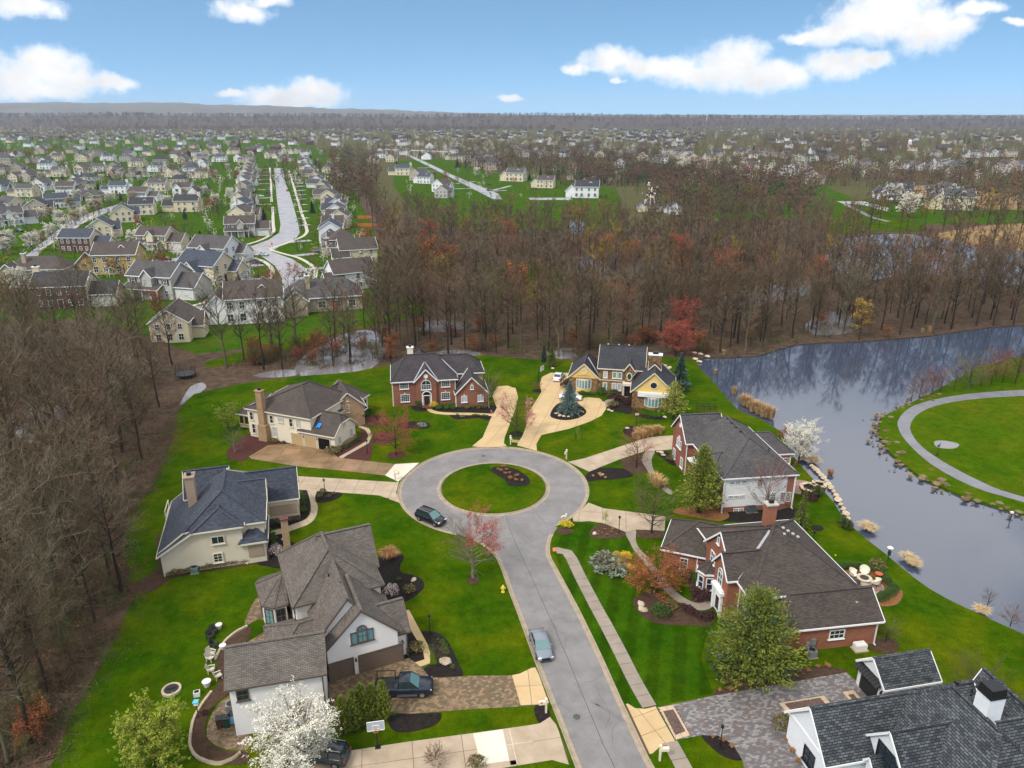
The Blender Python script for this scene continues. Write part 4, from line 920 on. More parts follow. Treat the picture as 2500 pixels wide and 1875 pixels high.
w8 = obj('wing_floor', MB().box((4.1, 3.0, -0.1), (7.6, 5.4, 0.2)), CONC, h, (-9.1, -3.55, 0), R(-10.5))
block(w8, 'u', -0.35, 6.0, -0.4, 8.6, 5.8, 8.1, wall=STUCCO, roof=SH_BROWN, trim=TRIM_B)
win(w8, 's', 1.0, 0.03, 4.1, 1.0, 1.1, frame=TRIM_B, cols=2, rows=2); win(w8, 's', 5.6, 0.03, 1.0, 1.2, 1.5, frame=TRIM_B); downpipe(w8, 8.2, -0.02, 5.6, TRIM_B)
win(w8, 'w', -0.12, 3.0, 1.0, 1.2, 1.5, frame=TRIM_B)
garage(h, 's', 1.5, -0.03, 2.4, 2.2, GAR_BR, TRIM_B); garage(h, 's', 5.7, -0.03, 4.55, 2.2, GAR_BR, TRIM_B)
for x in (0.15, 3.05, 8.25): lantern(h, x, 0.0 if x < 8 else 0.65, 1.9)
win(h, 's', 3.9, -0.04, 3.9, 2.3, 1.35, frame=TRIM_B, glass=GLASS_T, cols=3, rows=1); win(h, 's', 3.9, -0.08, 3.95, 1.0, 1.5, frame=TRIM_B, glass=GLASS_T, arch=True, cols=1, rows=2, sill=False)
win(h, 'w', -1.72, 7.4, 4.4, 0.8, 0.9, frame=TRIM_B); win(h, 'e', 8.02, 12, 3.6, 1.2, 1.5, frame=TRIM_B, glass=GLASS_T)
chimney(h, -0.9, 17.3, -0.4, 10.2, 0.75, 0.6, BRICK_T, BRICK_D, pot=False)
pipes(h, [(2.15, 7.2, 7.5), (2.9, 4.2, 8.2), (-2.2, 3.2, 3.9), (-3.6, 3.3, 3.9)])
downpipe(h, -1.9, 5.9, 5.5, TRIM_B); downpipe(h, 8.75, 0.6, 3.0, TRIM_B); downpipe(h, -0.02, -0.1, 3.9, TRIM_B)
obj('stone_base', MB().box((8.72, 1.5, 0.4), (0.16, 1.9, 0.9)), STONE, h)
obj('skylight', MB().box((-2.9, 2.6, 4.05), (0.9, 1.1, 0.12)), SH_DKBR, h)

# ---- cream stucco house with the slate blue roof
h = thing('house', 'cream stucco house with slate blue shingle roof and a tall stucco chimney', 'house', (-44.21, 79.3, LZ), R(16.6))
k = dict(wall=STUCCO_C, roof=SH_BLUE, trim=TRIM_C)
block(h, 'v', -0.45, 10.25, -0.5, 6.0, 3.0, 7.7, ar=7.2, za1=5.7, hip0=2.1, hz0=5.7, hip1=0, **k)
block(h, 'v', -0.5, 12.9, 0.4, 14.6, 3.0, 9.0, ar=7.7, za1=5.5, hip0=3.6, hz0=5.5, hip1=4.4, hz1=5.0, **k)
block(h, 'v', 9.3, 12.9, -0.65, 6.0, 3.2, 4.9, hip0=2.0, **k)
block(h, 'u', 9.2, 14.6, 9.0, 17.1, 3.6, 7.4, ar=11.8, wall=STUCCO_C, roof=SH_BLUE, trim=TRIM_C, e1=STUCCO_T)
block(h, 'u', 6.1, 10.3, 7.5, 12.95, 5.4, 7.9, wall=STUCCO_T, roof=SH_BLUE, trim=TRIM_C)
block(h, 'u', 9.5, 14.9, 2.0, 8.0, 5.5, 8.6, **k)
chimney(h, 3.5, 7.6, 4.8, 9.9, 1.15, 1.5, STUCCO_T, STUCCO_T)
win(h, 's', 6.9, -0.15, 3.6, 1.5, 1.05, frame=TRIM_C, cols=2, rows=1, muntin=TRIM_C); win(h, 's', 6.6, -0.15, 0.9, 1.1, 1.3, frame=TRIM_C, cols=2, rows=3, ft=0.16)
win(h, 'e', 12.5, 2.5, 3.7, 1.0, 0.8, frame=TRIM_C); win(h, 'e', 12.65, 8.2, 5.6, 0.9, 0.9, frame=TRIM_C)
obj('panel', MB().box((14.8, 9.5, 1.9), (3.7, 0.12, 1.5)), STUCCO_T, h); obj('panel', MB().box((11.3, -0.3, 1.8), (1.9, 0.12, 1.6)), STUCCO_T, h)
obj('stone_base', MB().box((14.8, 9.5, 0.35), (4.2, 0.18, 0.7)).box((12.45, 0.6, 0.4), (0.5, 1.6, 0.9)), STONE_B, h)
garage(h, 'e', 16.82, 11.9, 3.6, 2.3, GAR_T, TRIM_C)
downpipe(h, 10.0, -0.15, 3.0, TRIM_C); downpipe(h, 0.1, -0.12, 2.9, TRIM_C); pipes(h, [(5.7, 3.2, 6.7), (5.7, 4.2, 6.8), (6.6, 11.2, 8.3)], 0.3); vents(h, [(10.9, 1.7, 5.3), (8.0, 10.5, 8.8)])
obj('balcony_rail', MB().bar((-0.9, 11.0, 3.4), (-0.9, 14.3, 3.4), 0.1).bar((-0.9, 11.0, 2.4), (-0.9, 14.3, 2.4), 0.1).bar((-0.9, 11.0, 0), (-0.9, 11.0, 3.4), 0.12).bar((-0.9, 14.3, 0), (-0.9, 14.3, 3.4), 0.12), TRIM_C, h)

# ---- ivory house with tan brick chimney and three garage doors
h = thing('house', 'ivory stucco house with dark brown roof, tan brick chimney and one garage door open', 'house', (-39.18, 119.38, LZ), R(-21.4))
k = dict(wall=STUCCO_W, roof=SH_TAUPE, trim=TRIM_C)
block(h, 'v', -9.6, 4.7, -0.4, 12.5, 5.6, 9.5, ar=-0.6, hip0=5.2, hip1=5.5, **k)
block(h, 'u', -0.45, 6.75, 1.5, 9.4, 2.9, 5.9, ar=3.1, hip1=1.3, hz1=4.7, **k)
block(h, 'v', -3.7, 4.8, 8.0, 18.5, 3.6, 6.8, hip1=3.4, **k)
block(h, 'u', 2.4, 8.6, -14.4, -9.0, 2.8, 4.6, hip0=2.6, wall=TRIM_C, roof=SH_TAUPE, trim=TRIM_C)
block(h, 'u', 1.0, 9.6, -11.0, -8.0, 5.0, 6.6, hip0=2.6, **k)
e1_ = obj('entry_floor', MB().box((0, 2.5, -0.1), (5.6, 4.6, 0.2)), CONC, h, (5.2, 10.2, 0), R(45))
block(e1_, 'v', -3.4, 3.4, -0.35, 7.5, 3.9, 7.0, wall=BRICK_T, roof=SH_TAUPE, trim=TRIM_C)
win(e1_, 's', 1.6, 0.0, 0.1, 1.5, 1.6, arch=True, glass=DARKIN, frame=BRICK_T, cols=1, rows=1, sill=False); win(e1_, 's', -1.1, 0.0, 3.0, 0.7, 1.5, glass=GLASS, frame=TRIM_C, cols=1); win(e1_, 's', -0.1, 0.0, 3.0, 0.6, 1.5, glass=GLASS_B, frame=TRIM_C, cols=1); win(e1_, 's', 0.0, 0.0, 5.2, 0.35, 0.8, glass=BRICK_T, frame=TRIM_C, cols=1, rows=1)
lantern(e1_, 2.7, 0.0, 1.9)
for x, m in ((1.25, GAR_T), (4.05, GAR_T)): garage(h, 's', x, -0.05, 2.4, 2.2, m, TRIM_C)
garage(h, 's', 6.9, -0.06, 2.4, 2.2, DARKIN, TRIM_C, name='garage_opening')
obj('stored_box', MB().box((7.5, 0.15, 0.45), (0.6, 0.5, 0.6), 0.3).box((6.9, 0.2, 0.35), (0.4, 0.4, 0.5), 0.5), WHITEPL, h)
for x in (2.65, 5.5): lantern(h, x, -0.02, 1.9)
for x, z, w_, hh in ((-8.4, 3.4, 0.7, 1.5), (-4.0, 3.4, 0.7, 1.5), (0.2, 3.4, 0.7, 1.5), (1.7, 3.4, 0.7, 1.5)): win(h, 's', x, -0.03, z, w_, hh, frame=TRIM_C, glass=GLASS if x < 1 else GLASS_B, cols=1)
win(h, 's', -2.0, -0.03, 3.9, 1.0, 0.9, frame=TRIM_C, glass=GLASS_B, cols=3, rows=3); win(h, 's', -3.6, -0.03, 0.8, 0.8, 1.9, frame=TRIM_C, glass=GLASS_B, cols=1); win(h, 's', -8.2, -0.03, 0.8, 0.7, 1.8, frame=TRIM_C, cols=1)
for y in (1.4, 5.0): win(h, 'e', 9.12, y, 0.9, 0.6, 1.4, frame=STUCCO_C, glass=GLASS_B, cols=1)
win(h, 'e', 9.12, 3.1, 3.6, 0.5, 0.9, frame=STUCCO_C, glass=GLASS_B, cols=1)
obj('brick_base', MB().box((9.14, 3.2, 0.45), (0.14, 6.6, 0.9)).box((4.45, 14.0, 0.4), (0.12, 8.0, 0.8)), BRICK_T, h)
win(h, 'e', 4.42, 16.0, 0.95, 3.4, 2.0, frame=TRIM_W, glass=GLASS, cols=4, rows=2)
chimney(h, -5.7, -0.35, -0.3, 9.4, 1.25, 0.9, BRICK_T, BRICK_T); obj('chimney_base', MB().box((-5.55, -0.5, 1.4), (1.9, 1.3, 3.4), 0, 0.92), BRICK_T, h)
obj('skylight', MB().bar((5.1, 0.75, 4.12), (5.9, 0.75, 4.12), 0.9, 0.12, up=(0, -0.6, 1)), mat('blue_skylight', (0.02, 0.24, 0.75), 0.2), h)
valley(h, (3.2, 0.5, 5.4), (2.9, 3.0, 6.6)); valley(h, (3.2, 6.6, 6.2), (1.4, 8.2, 7.9))
for x in (-13.4, -12.2, -11.0): win(h, 's', x, 2.77, 0.8, 1.0, 1.5, frame=STUCCO_Y, glass=GLASS, cols=1, rows=1)

# ---- red brick house with two white-edged gables
h = thing('house', 'red brick two storey house with plum roof and white trimmed front gables', 'house', (-24.1, 138.85, LZ), R(9))
k = dict(wall=BRICK, roof=SH_PLUM, trim=TRIM_W)
block(h, 'u', -2.0, 9.6, -0.3, 13.1, 5.3, 9.1, hip0=3.3, hip1=4.0, wall=BRICK, roof=SH_PLUM, trim=TRIM_W)
obj('side_wall', MB().box((-0.02, 3.8, 2.55), (0.25, 10.6, 5.1)), STUCCO_C, h)
block(h, 'v', 4.2, 9.1, -2.4, 3.0, 5.2, 7.85, **k)
block(h, 'u', 1.3, 9.2, 9.0, 18.9, 5.3, 8.25, hip1=3.2, wall=STUCCO_T, roof=SH_PLUM, trim=TRIM_W)
block(h, 'v', 12.2, 19.1, -3.9, 4.0, 2.7, 6.2, **k)
block(h, 'v', 2.8, 9.0, 6.0, 13.0, 5.2, 8.4, hip1=3.2, **k)
for x, z in ((2.3, 3.7), (10.6, 3.7), (2.4, 0.95), (10.5, 0.95)): win(h, 's', x, -1.64, z, 1.7, 1.5, cols=4, rows=4)
win(h, 's', 6.65, -2.12, 3.5, 1.9, 1.0, arch=True, cols=4, rows=3); rnd_win(h, 's', 6.65, -2.1, 6.3, 0.35, TRIM_W, TRIM_W)
win(h, 's', 6.7, -2.12, 0.2, 1.8, 2.0, arch=True, glass=DARKIN, frame=TRIM_W, cols=1, rows=1, sill=False, ft=0.2); door(h, 's', 6.7, -2.16, DOOR_R, 1.2, 2.0)
for x in (14.1, 17.4): win(h, 's', x, -3.65, 0.9, 1.1, 1.3, cols=2, rows=1, glass=GLASS_B)
win(h, 's', 15.7, -3.65, 3.6, 0.55, 0.8, cols=2, rows=3)
for x, y, z in ((2.35, -1.68, 2.6), (6.7, -2.15, 3.25), (10.5, -1.68, 2.6), (14.1, -3.68, 2.35), (17.4, -3.68, 2.35), (15.7, -3.68, 4.55), (6.65, -2.15, 5.55)): obj('keystone', MB().box((x, y, z), (0.22, 0.12, 0.4)), TRIM_C, h)
obj('step', MB().box((6.7, -2.9, 0.0), (2.2, 1.6, 0.35)).box((6.7, -3.4, -0.05), (2.6, 1.6, 0.2)), BRICK_D, h)
chimney(h, 3.9, 4.4, 6.5, 10.4, 1.2, 0.9, STUCCO_W, TRIM_W); pipes(h, [(1.1, 2.2, 6.5)], 0.4)
for p, q in (((4.25, -2.0, 5.3), (6.6, 1.9, 7.95)), ((9.05, -2.0, 5.3), (6.7, 1.9, 7.95)), ((12.3, -1.0, 2.9), (15.5, 2.0, 6.2)), ((10.2, 3.0, 8.1), (13.0, -0.6, 6.0))): valley(h, p, q, 0.24)
downpipe(h, 12.5, -1.7, 5.0); downpipe(h, 12.45, -3.6, 2.6)

# ---- fieldstone and yellow stucco house
h = thing('house', 'fieldstone and yellow stucco house with charcoal roof and wide stone chimney', 'house', (13.55, 145.45, LZ), R(-11))
k = dict(wall=STONE, roof=SH_CHAR, trim=TRIM_C)
block(h, 'v', -2.0, 5.0, 0.5, 11.0, 3.0, 6.3, hip1=3.0, wall=STONE, roof=SH_CHAR, trim=TRIM_C)
block(h, 'u', 0.5, 11.4, 4.3, 14.2, 5.5, 9.1, **k)
block(h, 'v', 9.7, 12.2, -0.7, 4.5, 5.6, 7.3, **k)
block(h, 'v', 11.5, 20.5, -6.8, 4.2, 3.4, 7.7, **k)
block(h, 'v', 14.7, 17.3, -3.0, 2.5, 7.0, 8.3, wall=STONE, roof=SH_CHAR, trim=TRIM_C)
obj('gable_panel', MB().poly([(-1.55, 0.77, 3.05), (4.55, 0.77, 3.05), (1.5, 0.77, 6.0)]), STUCCO_Y, h)
obj('gable_panel', MB().poly([(12.0, -6.53, 3.5), (20.0, -6.53, 3.5), (16.0, -6.53, 7.35)]), STUCCO_Y, h)
bay(h, 1.5, 0.8, 0.9, 3.1, 1.75, 0.75, 5, (STUCCO_Y, TRIM_C), GLASS_T, below=STUCCO_Y); bay(h, 16.1, -6.5, 0.7, 3.3, 1.6, 0.8, 5, (STUCCO_Y, TRIM_C), GLASS_T, below=STONE)
rnd_win(h, 's', 16.0, -6.56, 5.0, 0.72, GLASS, TRIM_C); rnd_win(h, 's', 1.5, 0.74, 4.5, 0.55, STUCCO_Y, TRIM_C)
rails(h, (0.1, 0.25), (2.9, 0.25), 3.0, 0.75, BLKMET); rails(h, (14.4, -7.3), (17.8, -7.3), 2.75, 0.6, TRIM_W)
obj('balcony', MB().box((16.1, -6.8, 3.1), (6.2, 0.5, 0.9)), TRIM_W, h)
for x, w_ in ((6.0, 0.9), (7.9, 0.95), (9.0, 0.95)):
    win(h, 's', x, 0.86, 3.4, w_*0.85, 1.35, arch=False, glass=GLASS_T if x > 6.5 else GLASS_B, frame=TRIM_C, cols=1, rows=1, ft=0.2); win(h, 's', x, 0.86, 0.75, w_*0.85, 1.5, glass=GLASS_B if x > 6.5 else GLASS_T, frame=TRIM_C, cols=1, rows=1, ft=0.2)
obj('string_course', MB().box((7.5, 0.85, 2.85), (5.6, 0.1, 0.16)), TRIM_C, h)
rnd_win(h, 's', 11.0, -0.48, 4.4, 0.5, GLASS_G, TRIM_C, 0.8)
obj('porch_canopy', MB().box((11.0, -0.9, 2.9), (2.6, 1.2, 0.5)), TRIM_C, h)
for x in (9.9, 12.0): obj('column', MB().tube((x, -1.3, 0), (x, -1.3, 2.7), 0.16, 0.13, 10), TRIM_C, h)
door(h, 's', 11.0, -0.47, DOOR_R, 1.8, 2.3)
c = chimney(h, 16.0, -0.9, 4.0, 9.6, 2.6, 1.3, STONE, TRIM_W)
valley(h, (5.0, 0.9, 3.3), (1.9, 5.0, 6.3), 0.25); valley(h, (11.6, -1.0, 4.6), (12.6, -0.2, 5.6), 0.25)
for x, y, z in ((6.0, 6.0, 9.15), (8.3, 6.0, 9.15), (10.4, 6.0, 9.15)): vents(h, [(x, y, z)], FLASH)

# ---- brick house with the white sided rear
h = thing('house', 'red brick house with grey roof and white sided end wall near the pond', 'house', (31.16, 95.39, LZ), R(7.1))
k = dict(wall=BRICK, roof=SH_GREY, trim=TRIM_W)
block(h, 'v', -0.75, 10.95, -0.5, 17.5, 5.7, 9.7, ar=5.0, hip0=5.2, hip1=4.5, e0=SID_W, **k)
block(h, 'u', 11.8, 19.0, -1.9, 5.0, 5.7, 9.3, **k)
block(h, 'u', 11.3, 18.0, 9.0, 16.6, 3.2, 5.8, hip1=3.2, **k)
block(h, 'u', 2.0, 8.5, -1.8, 4.0, 5.2, 7.2, hip0=2.8, **k)
obj('brick_base', MB().box((5.1, -0.14, 0.35), (11.0, 0.16, 0.9)).box((9.95, -0.15, 2.7), (0.95, 0.14, 5.3)), BRICK, h)
obj('corner_board', MB().box((-0.28, -0.16, 2.7), (0.2, 0.2, 5.5)).box((10.5, -0.2, 2.7), (0.12, 0.14, 5.5)), TRIM_W, h)
for x in (0.9, 1.8, 2.7): win(h, 's', x, -0.1, 4.55, 0.75, 0.45, frame=TRIM_W, cols=3, rows=2, sill=False, ft=0.06); win(h, 's', x, -0.1, 2.2, 0.75, 0.45, cols=3, rows=2, sill=False, ft=0.06)
win(h, 's', 5.2, -0.1, 3.9, 0.75, 1.2, cols=3, rows=4, sill=False, ft=0.06)
for x in (6.6, 7.5, 9.0, 9.8): win(h, 's', x, -0.1 if x < 9.4 else -0.24, 1.2, 0.7, 1.5, cols=3, rows=5, sill=False, ft=0.06)
for x in (1.9, 2.7): win(h, 's', x, -0.24, -0.05, 0.7, 0.6, cols=3, rows=2, sill=False, ft=0.06)
for y in (1.2, 3.0): win(h, 'w', -0.37, y, 3.4, 1.0, 1.5, cols=3, rows=4); win(h, 'w', -0.37, y, 0.7, 1.0, 1.7, cols=3, rows=4)
win(h, 'w', -1.63, 15.4, 3.5, 2.0, 1.3, cols=3, rows=2); win(h, 'w', -1.67, 15.4, 3.6, 0.8, 1.5, arch=True, cols=2, rows=3, sill=False); win(h, 'w', -1.63, 13.6, 0.7, 1.0, 1.6, cols=2, rows=3); win(h, 'w', -1.63, 17.2, 0.7, 1.0, 1.6, cols=2, rows=3)
rnd_win(h, 'w', -1.62, 15.4, 7.4, 0.3, TRIM_W, TRIM_W)
win(h, 's', 12.6, 11.65, 1.3, 1.1, 1.0, cols=3, rows=2); win(h, 's', 15.4, 11.65, 1.3, 1.0, 1.0, cols=3, rows=2)
obj('ridge_vent', (lambda m: [m.box((4.75 if i % 2 else 5.25, 6.2+i*0.85, 9.62), (0.32, 0.3, 0.16)) for i in range(8)] and m)(MB()), BLKMET, h)
pipes(h, [(7.4, 2.7, 8.2)], 0.5); downpipe(h, -0.35, -0.25, 5.4); downpipe(h, 10.55, -0.3, 5.4); downpipe(h, -1.6, 12.0, 5.4); downpipe(h, 16.1, 11.6, 3.0)
obj('porch_roof', MB().bar((-0.6, 8.6, 3.2), (-0.6, 11.8, 3.2), 1.8, 0.3), TRIM_W, h)

# ---- long brown-roofed brick house above the patio
h = thing('house', 'long red brick house with dark brown roof and white portico beside the pond patio', 'house', (31.25, 65.31, LZ), R(8.5))
k = dict(wall=BRICK_O, roof=SH_DKBR, trim=TRIM_W)
block(h, 'u', -0.5, 5.6, -3.6, 9.4, 3.2, 5.62, ar=2.5, hip0=3.1, **k)
block(h, 'u', 2.45, 17.55, -5.0, 8.1, 5.5, 9.7, hip0=6.0, hip1=6.6, ar=10.0, **k)
block(h, 'u', 5.8, 14.2, -5.5, 1.5, 5.6, 9.4, **k)
block(h, 'u', 5.7, 10.0, -6.2, 0.0, 5.6, 8.0, **k)
ww = obj('wing_floor', MB().box((5.0, 4.0, -0.1), (9.0, 7.0, 0.2)), CONC, h, (-9.4, 17.0, 0), R(-30))
block(ww, 'u', -0.45, 7.6, -0.4, 11.5, 3.2, 5.9, hip0=4.0, wall=BRICK_O, roof=SH_DKBR, trim=TRIM_W)
win(ww, 's', 6.0, -0.08, 0.8, 0.9, 1.5, cols=2, rows=3); win(ww, 's', 2.6, -0.08, 0.8, 0.9, 1.5, cols=2, rows=3); downpipe(ww, 7.6, -0.1, 3.0); downpipe(ww, 4.2, -0.1, 3.0)
chimney(h, 0.9, 11.0, 8.2, 12.0, 1.25, 0.95, BRICK_O, FLASH)
win(h, 's', 4.2, -0.12, 1.3, 1.7, 1.1, cols=3, rows=2); downpipe(h, 8.85, -0.2, 3.0); downpipe(h, -4.7, 5.4, 5.4); downpipe(h, -4.55, 2.75, 5.4)
win(h, 'w', -4.65, 3.9, 3.2, 0.9, 1.5, cols=2, rows=3, glass=GLASS_G); win(h, 'w', -4.65, 3.9, 0.5, 0.9, 1.6, cols=2, rows=3, glass=GLASS_B)
win(h, 'w', -5.95, 7.9, 3.7, 1.1, 1.6, arch=True, glass=GLASS_G, frame=TRIM_W, cols=2, rows=2); win(h, 'w', -5.95, 7.9, 0.2, 1.2, 2.1, glass=DARKIN, frame=TRIM_W, cols=1, rows=1, ft=0.25, sill=False); door(h, 'w', -5.97, 7.9, DOOR_R, 1.0, 2.0)
for y in (6.9, 8.9): obj('pilaster', MB().box((-6.1, y, 1.5), (0.3, 0.35, 3.0)), TRIM_W, h)
obj('portico_cap', MB().box((-6.15, 7.9, 3.15), (0.5, 2.7, 0.4)).box((-6.1, 7.9, 3.45), (0.34, 2.3, 0.2)), TRIM_W, h)
win(h, 'w', -5.2, 11.8, 4.0, 1.1, 1.5, cols=2, rows=2); win(h, 'w', -5.22, 10.8, 7.3, 0.5, 0.9, cols=1, rows=1)
tp = [(-5.2, 13.2), (-6.4, 12.8), (-6.8, 11.9), (-6.4, 11.0), (-5.2, 10.6)]
turret(h, tp, (-5.2, 11.9, 4.3), 3.1, SH_DKBR, BRICK_O, TRIM_W, ov=0.25)
for i in (1, 2, 3): side_win(h, tp[i], tp[i+1] if i < 4 else tp[0], 0.9, 0.75, 1.6, cols=1, rows=2)
valley(h, (-4.9, 5.9, 5.75), (0.4, 9.6, 9.3), 0.3); obj('dentils', MB().box((-0.2, 2.75, 5.3), (0.3, 0.3, 0.2)), TRIM_W, h)
vents(h, [(7.0, 1.4, 4.5), (8.4, 1.5, 4.5), (1.9, 9.0, 9.0)]); obj('ridge_vent', (lambda m: [m.box((2.0+i*0.45, 9.55-i*0.36, 9.55-i*0.22), (0.3, 0.3, 0.16)) for i in range(4)] and m)(MB()), FLASH, h)
obj('eave_return', MB().bar((7.7, 5.9, 3.2), (9.0, 5.9, 3.2), 0.3).bar((8.6, 4.4, 3.2), (9.6, 5.6, 3.2), 0.2), TRIM_W, h)
for x, z, s_ in ((0.9, 0.9, 0.5), (1.5, 1.2, 0.6)): obj('meter_box', MB().box((x, -0.22, z), (s_*0.9, 0.25, s_*1.3)), GREYMET, h)

# ---- white boarded house with the grey-green shingle roof, and its small garage
h = thing('house', 'white boarded house with grey green shingle roofs and a capped white chimney', 'house', (37.48, 58.76, LZ), R(11.4))
k = dict(wall=SID_B, roof=SH_SLATE, trim=TRIM_W)
block(h, 'u', -9.1, -2.7, -12.95, 3.5, 3.0, 6.5, ar=-6.0, **k)
block(h, 'v', -7.2, 5.2, -19.2, -2.9, 3.0, 8.6, ar=-1.0, hip0=6.0, hip1=5.2, **k)
block(h, 'u', -12.9, -7.5, -8.4, 2.0, 4.1, 7.1, **k)
block(h, 'u', -15.5, -8.0, 0.0, 11.0, 3.2, 8.0, **k)
block(h, 'v', 3.4, 7.4, -10.4, -5.0, 3.2, 6.8, **k)
chimney(h, -0.2, -11.0, 6.5, 10.4, 1.5, 1.4, SID_B, BLKMET); obj('chimney_box', MB().box((-0.2, -11.0, 10.85), (1.5, 1.4, 0.6), 0, 0.9), BLKMET, h)
win(h, 'w', -12.66, -6.6, 0.7, 1.5, 1.5, frame=TRIM_K, cols=2, rows=2); obj('gable_vent', MB().box((-12.68, -6.9, 4.7), (0.1, 0.5, 0.9)), TRIM_W, h); obj('band_board', MB().box((-12.68, -6.0, 3.2), (0.08, 5.6, 0.2)), TRIM_W, h)
win(h, 'w', -8.12, -10.3, 3.2, 2.5, 1.9, frame=TRIM_K, cols=3, rows=3, muntin=TRIM_K); pipes(h, [(0.6, -8.6, 8.0)], 0.5); vents(h, [(-0.1, -7.6, 8.3), (1.0, -9.6, 7.8)], BLKMET)
block(h, 'u', -10.6, -8.7, -9.3, -7.0, 2.7, 3.9, hip0=0, **k)
g = thing('detached_garage', 'small white garage with dark door and grey green roof at the paver drive', 'garage', (37.48, 58.76, LZ), R(11.4))
block(g, 'u', -1.95, 2.4, -1.85, 4.5, 2.7, 4.75, ov=0.3, **k)
garage(g, 'w', -1.64, 0.25, 2.6, 2.1, TRIM_K, TRIM_W); obj('door_canopy', MB().bar((-2.0, -1.5, 2.75), (-2.0, 1.95, 2.75), 0.9, 0.1, up=(-0.5, 0, 1)), TRIM_K, g)
obj('canopy_seam', (lambda m: [m.bar((-2.4, -1.4+i*0.41, 2.62), (-1.65, -1.4+i*0.41, 3.0), 0.05) for i in range(9)] and m)(MB()), BLKMET, g)
for x in (-0.2, 1.5, 3.2): win(g, 's', x, -1.66, 1.2, 0.8, 0.75, frame=TRIM_K, cols=2, rows=2, sill=False)
for y in (-1.5, 2.0): lantern(g, -1.66, y, 2.0, 'w', mat('copper', (0.5, 0.2, 0.1), 0.3, metal=0.8))
# ------------------------------------------------------------------ trees and plants
BARK = mat('bark', (0.046, 0.035, 0.027), 0.95, 0.3, 2.0, 0.6, rnd=0.25); BARK_G = mat('mossy_bark', (0.115, 0.100, 0.058), 0.95, 0.3, 2.0, 0.6, rnd=0.2); BARK_P = mat('pale_bark', (0.23, 0.185, 0.145), 0.9, 0.3, 2.0, 0.5)
TWIG = mat('twig_brown', (0.122, 0.084, 0.050), 0.95, 0.25, 0.3, rnd=0.30); TWIG_G = mat('twig_grey', (0.155, 0.124, 0.080), 0.95, 0.25, 0.3, rnd=0.2); TWIG_R = mat('twig_red', (0.215, 0.085, 0.058), 0.95, 0.25, 0.3, rnd=0.15); TWIG_O = mat('twig_olive', (0.135, 0.120, 0.048), 0.95, 0.25, 0.3, rnd=0.2)
BUD_R = mat('red_bud', (0.38, 0.070, 0.045), 0.8, 0.25, 1.0, rnd=0.1); BUD_O = mat('orange_bud', (0.34, 0.095, 0.030), 0.8, 0.25, 0.6, rnd=0.2); BUD_P = mat('pink_blossom', (0.55, 0.20, 0.20), 0.8, 0.25, 1.0); BUD_Y = mat('gold_bud', (0.36, 0.26, 0.035), 0.8, 0.25, 1.0, rnd=0.15)
PETAL = mat('white_petal', (0.74, 0.70, 0.58), 0.8, 0.12, 1.0, rnd=0.06); PETAL_D = mat('ivory_petal', (0.50, 0.43, 0.29), 0.8, 0.2, 1.0, rnd=0.08); MAGN = mat('magnolia_petal', (0.78, 0.58, 0.56), 0.8, 0.15, 2.0)
LEAF_Y = mat('spring_leaf', (0.23, 0.27, 0.020), 0.7, 0.25, 1.0, rnd=0.1)
def needle(name, a, b): return mat(name, a, 0.75, scale=1.3, col2=b, rnd=0.12)
N_PINE = needle('pine_needle', (0.075, 0.110, 0.013), (0.190, 0.200, 0.024)); N_SPRUCE = needle('spruce_needle', (0.022, 0.050, 0.022), (0.050, 0.092, 0.036)); N_BLUE = needle('blue_needle', (0.085, 0.140, 0.125), (0.185, 0.265, 0.240)); N_LARCH = needle('larch_needle', (0.17, 0.20, 0.020), (0.32, 0.32, 0.04)); N_ARB = needle('arborvitae_leaf', (0.085, 0.120, 0.012), (0.20, 0.235, 0.020)); N_DARK = needle('yew_needle', (0.045, 0.070, 0.015), (0.11, 0.13, 0.030))
def rvec(r, k=1.0): return Vector((r.gauss(0, k), r.gauss(0, k), r.gauss(0, k)))
def polytube(mb, P, r0, r1, n):
    """tapering limb through the points P"""
    k = len(P); base = len(mb.v)
    for i, p in enumerate(P):
        d = (P[min(i+1, k-1)]-P[max(i-1, 0)]).normalized(); u = Vector((0, 0, 1)) if abs(d.z) < .9 else Vector((1, 0, 0))
        a = d.cross(u).normalized(); b = d.cross(a); r = r0+(r1-r0)*i/(k-1)
        for j in range(n): t = 2*math.pi*j/n; mb.v.append(tuple(p+a*(r*math.cos(t))+b*(r*math.sin(t))))
    for i in range(k-1):
        for j in range(n): mb.f.append((base+i*n+j, base+i*n+(j+1) % n, base+(i+1)*n+(j+1) % n, base+(i+1)*n+j)); mb.m.append(mb.mi)
def leaf(mb, p, s, r, up=None):
    a = rvec(r).normalized()*s; b = rvec(r).normalized()*s*0.7; mb.poly([p-a*.5, p+b*.5, p+a*.5, p-b*.5])
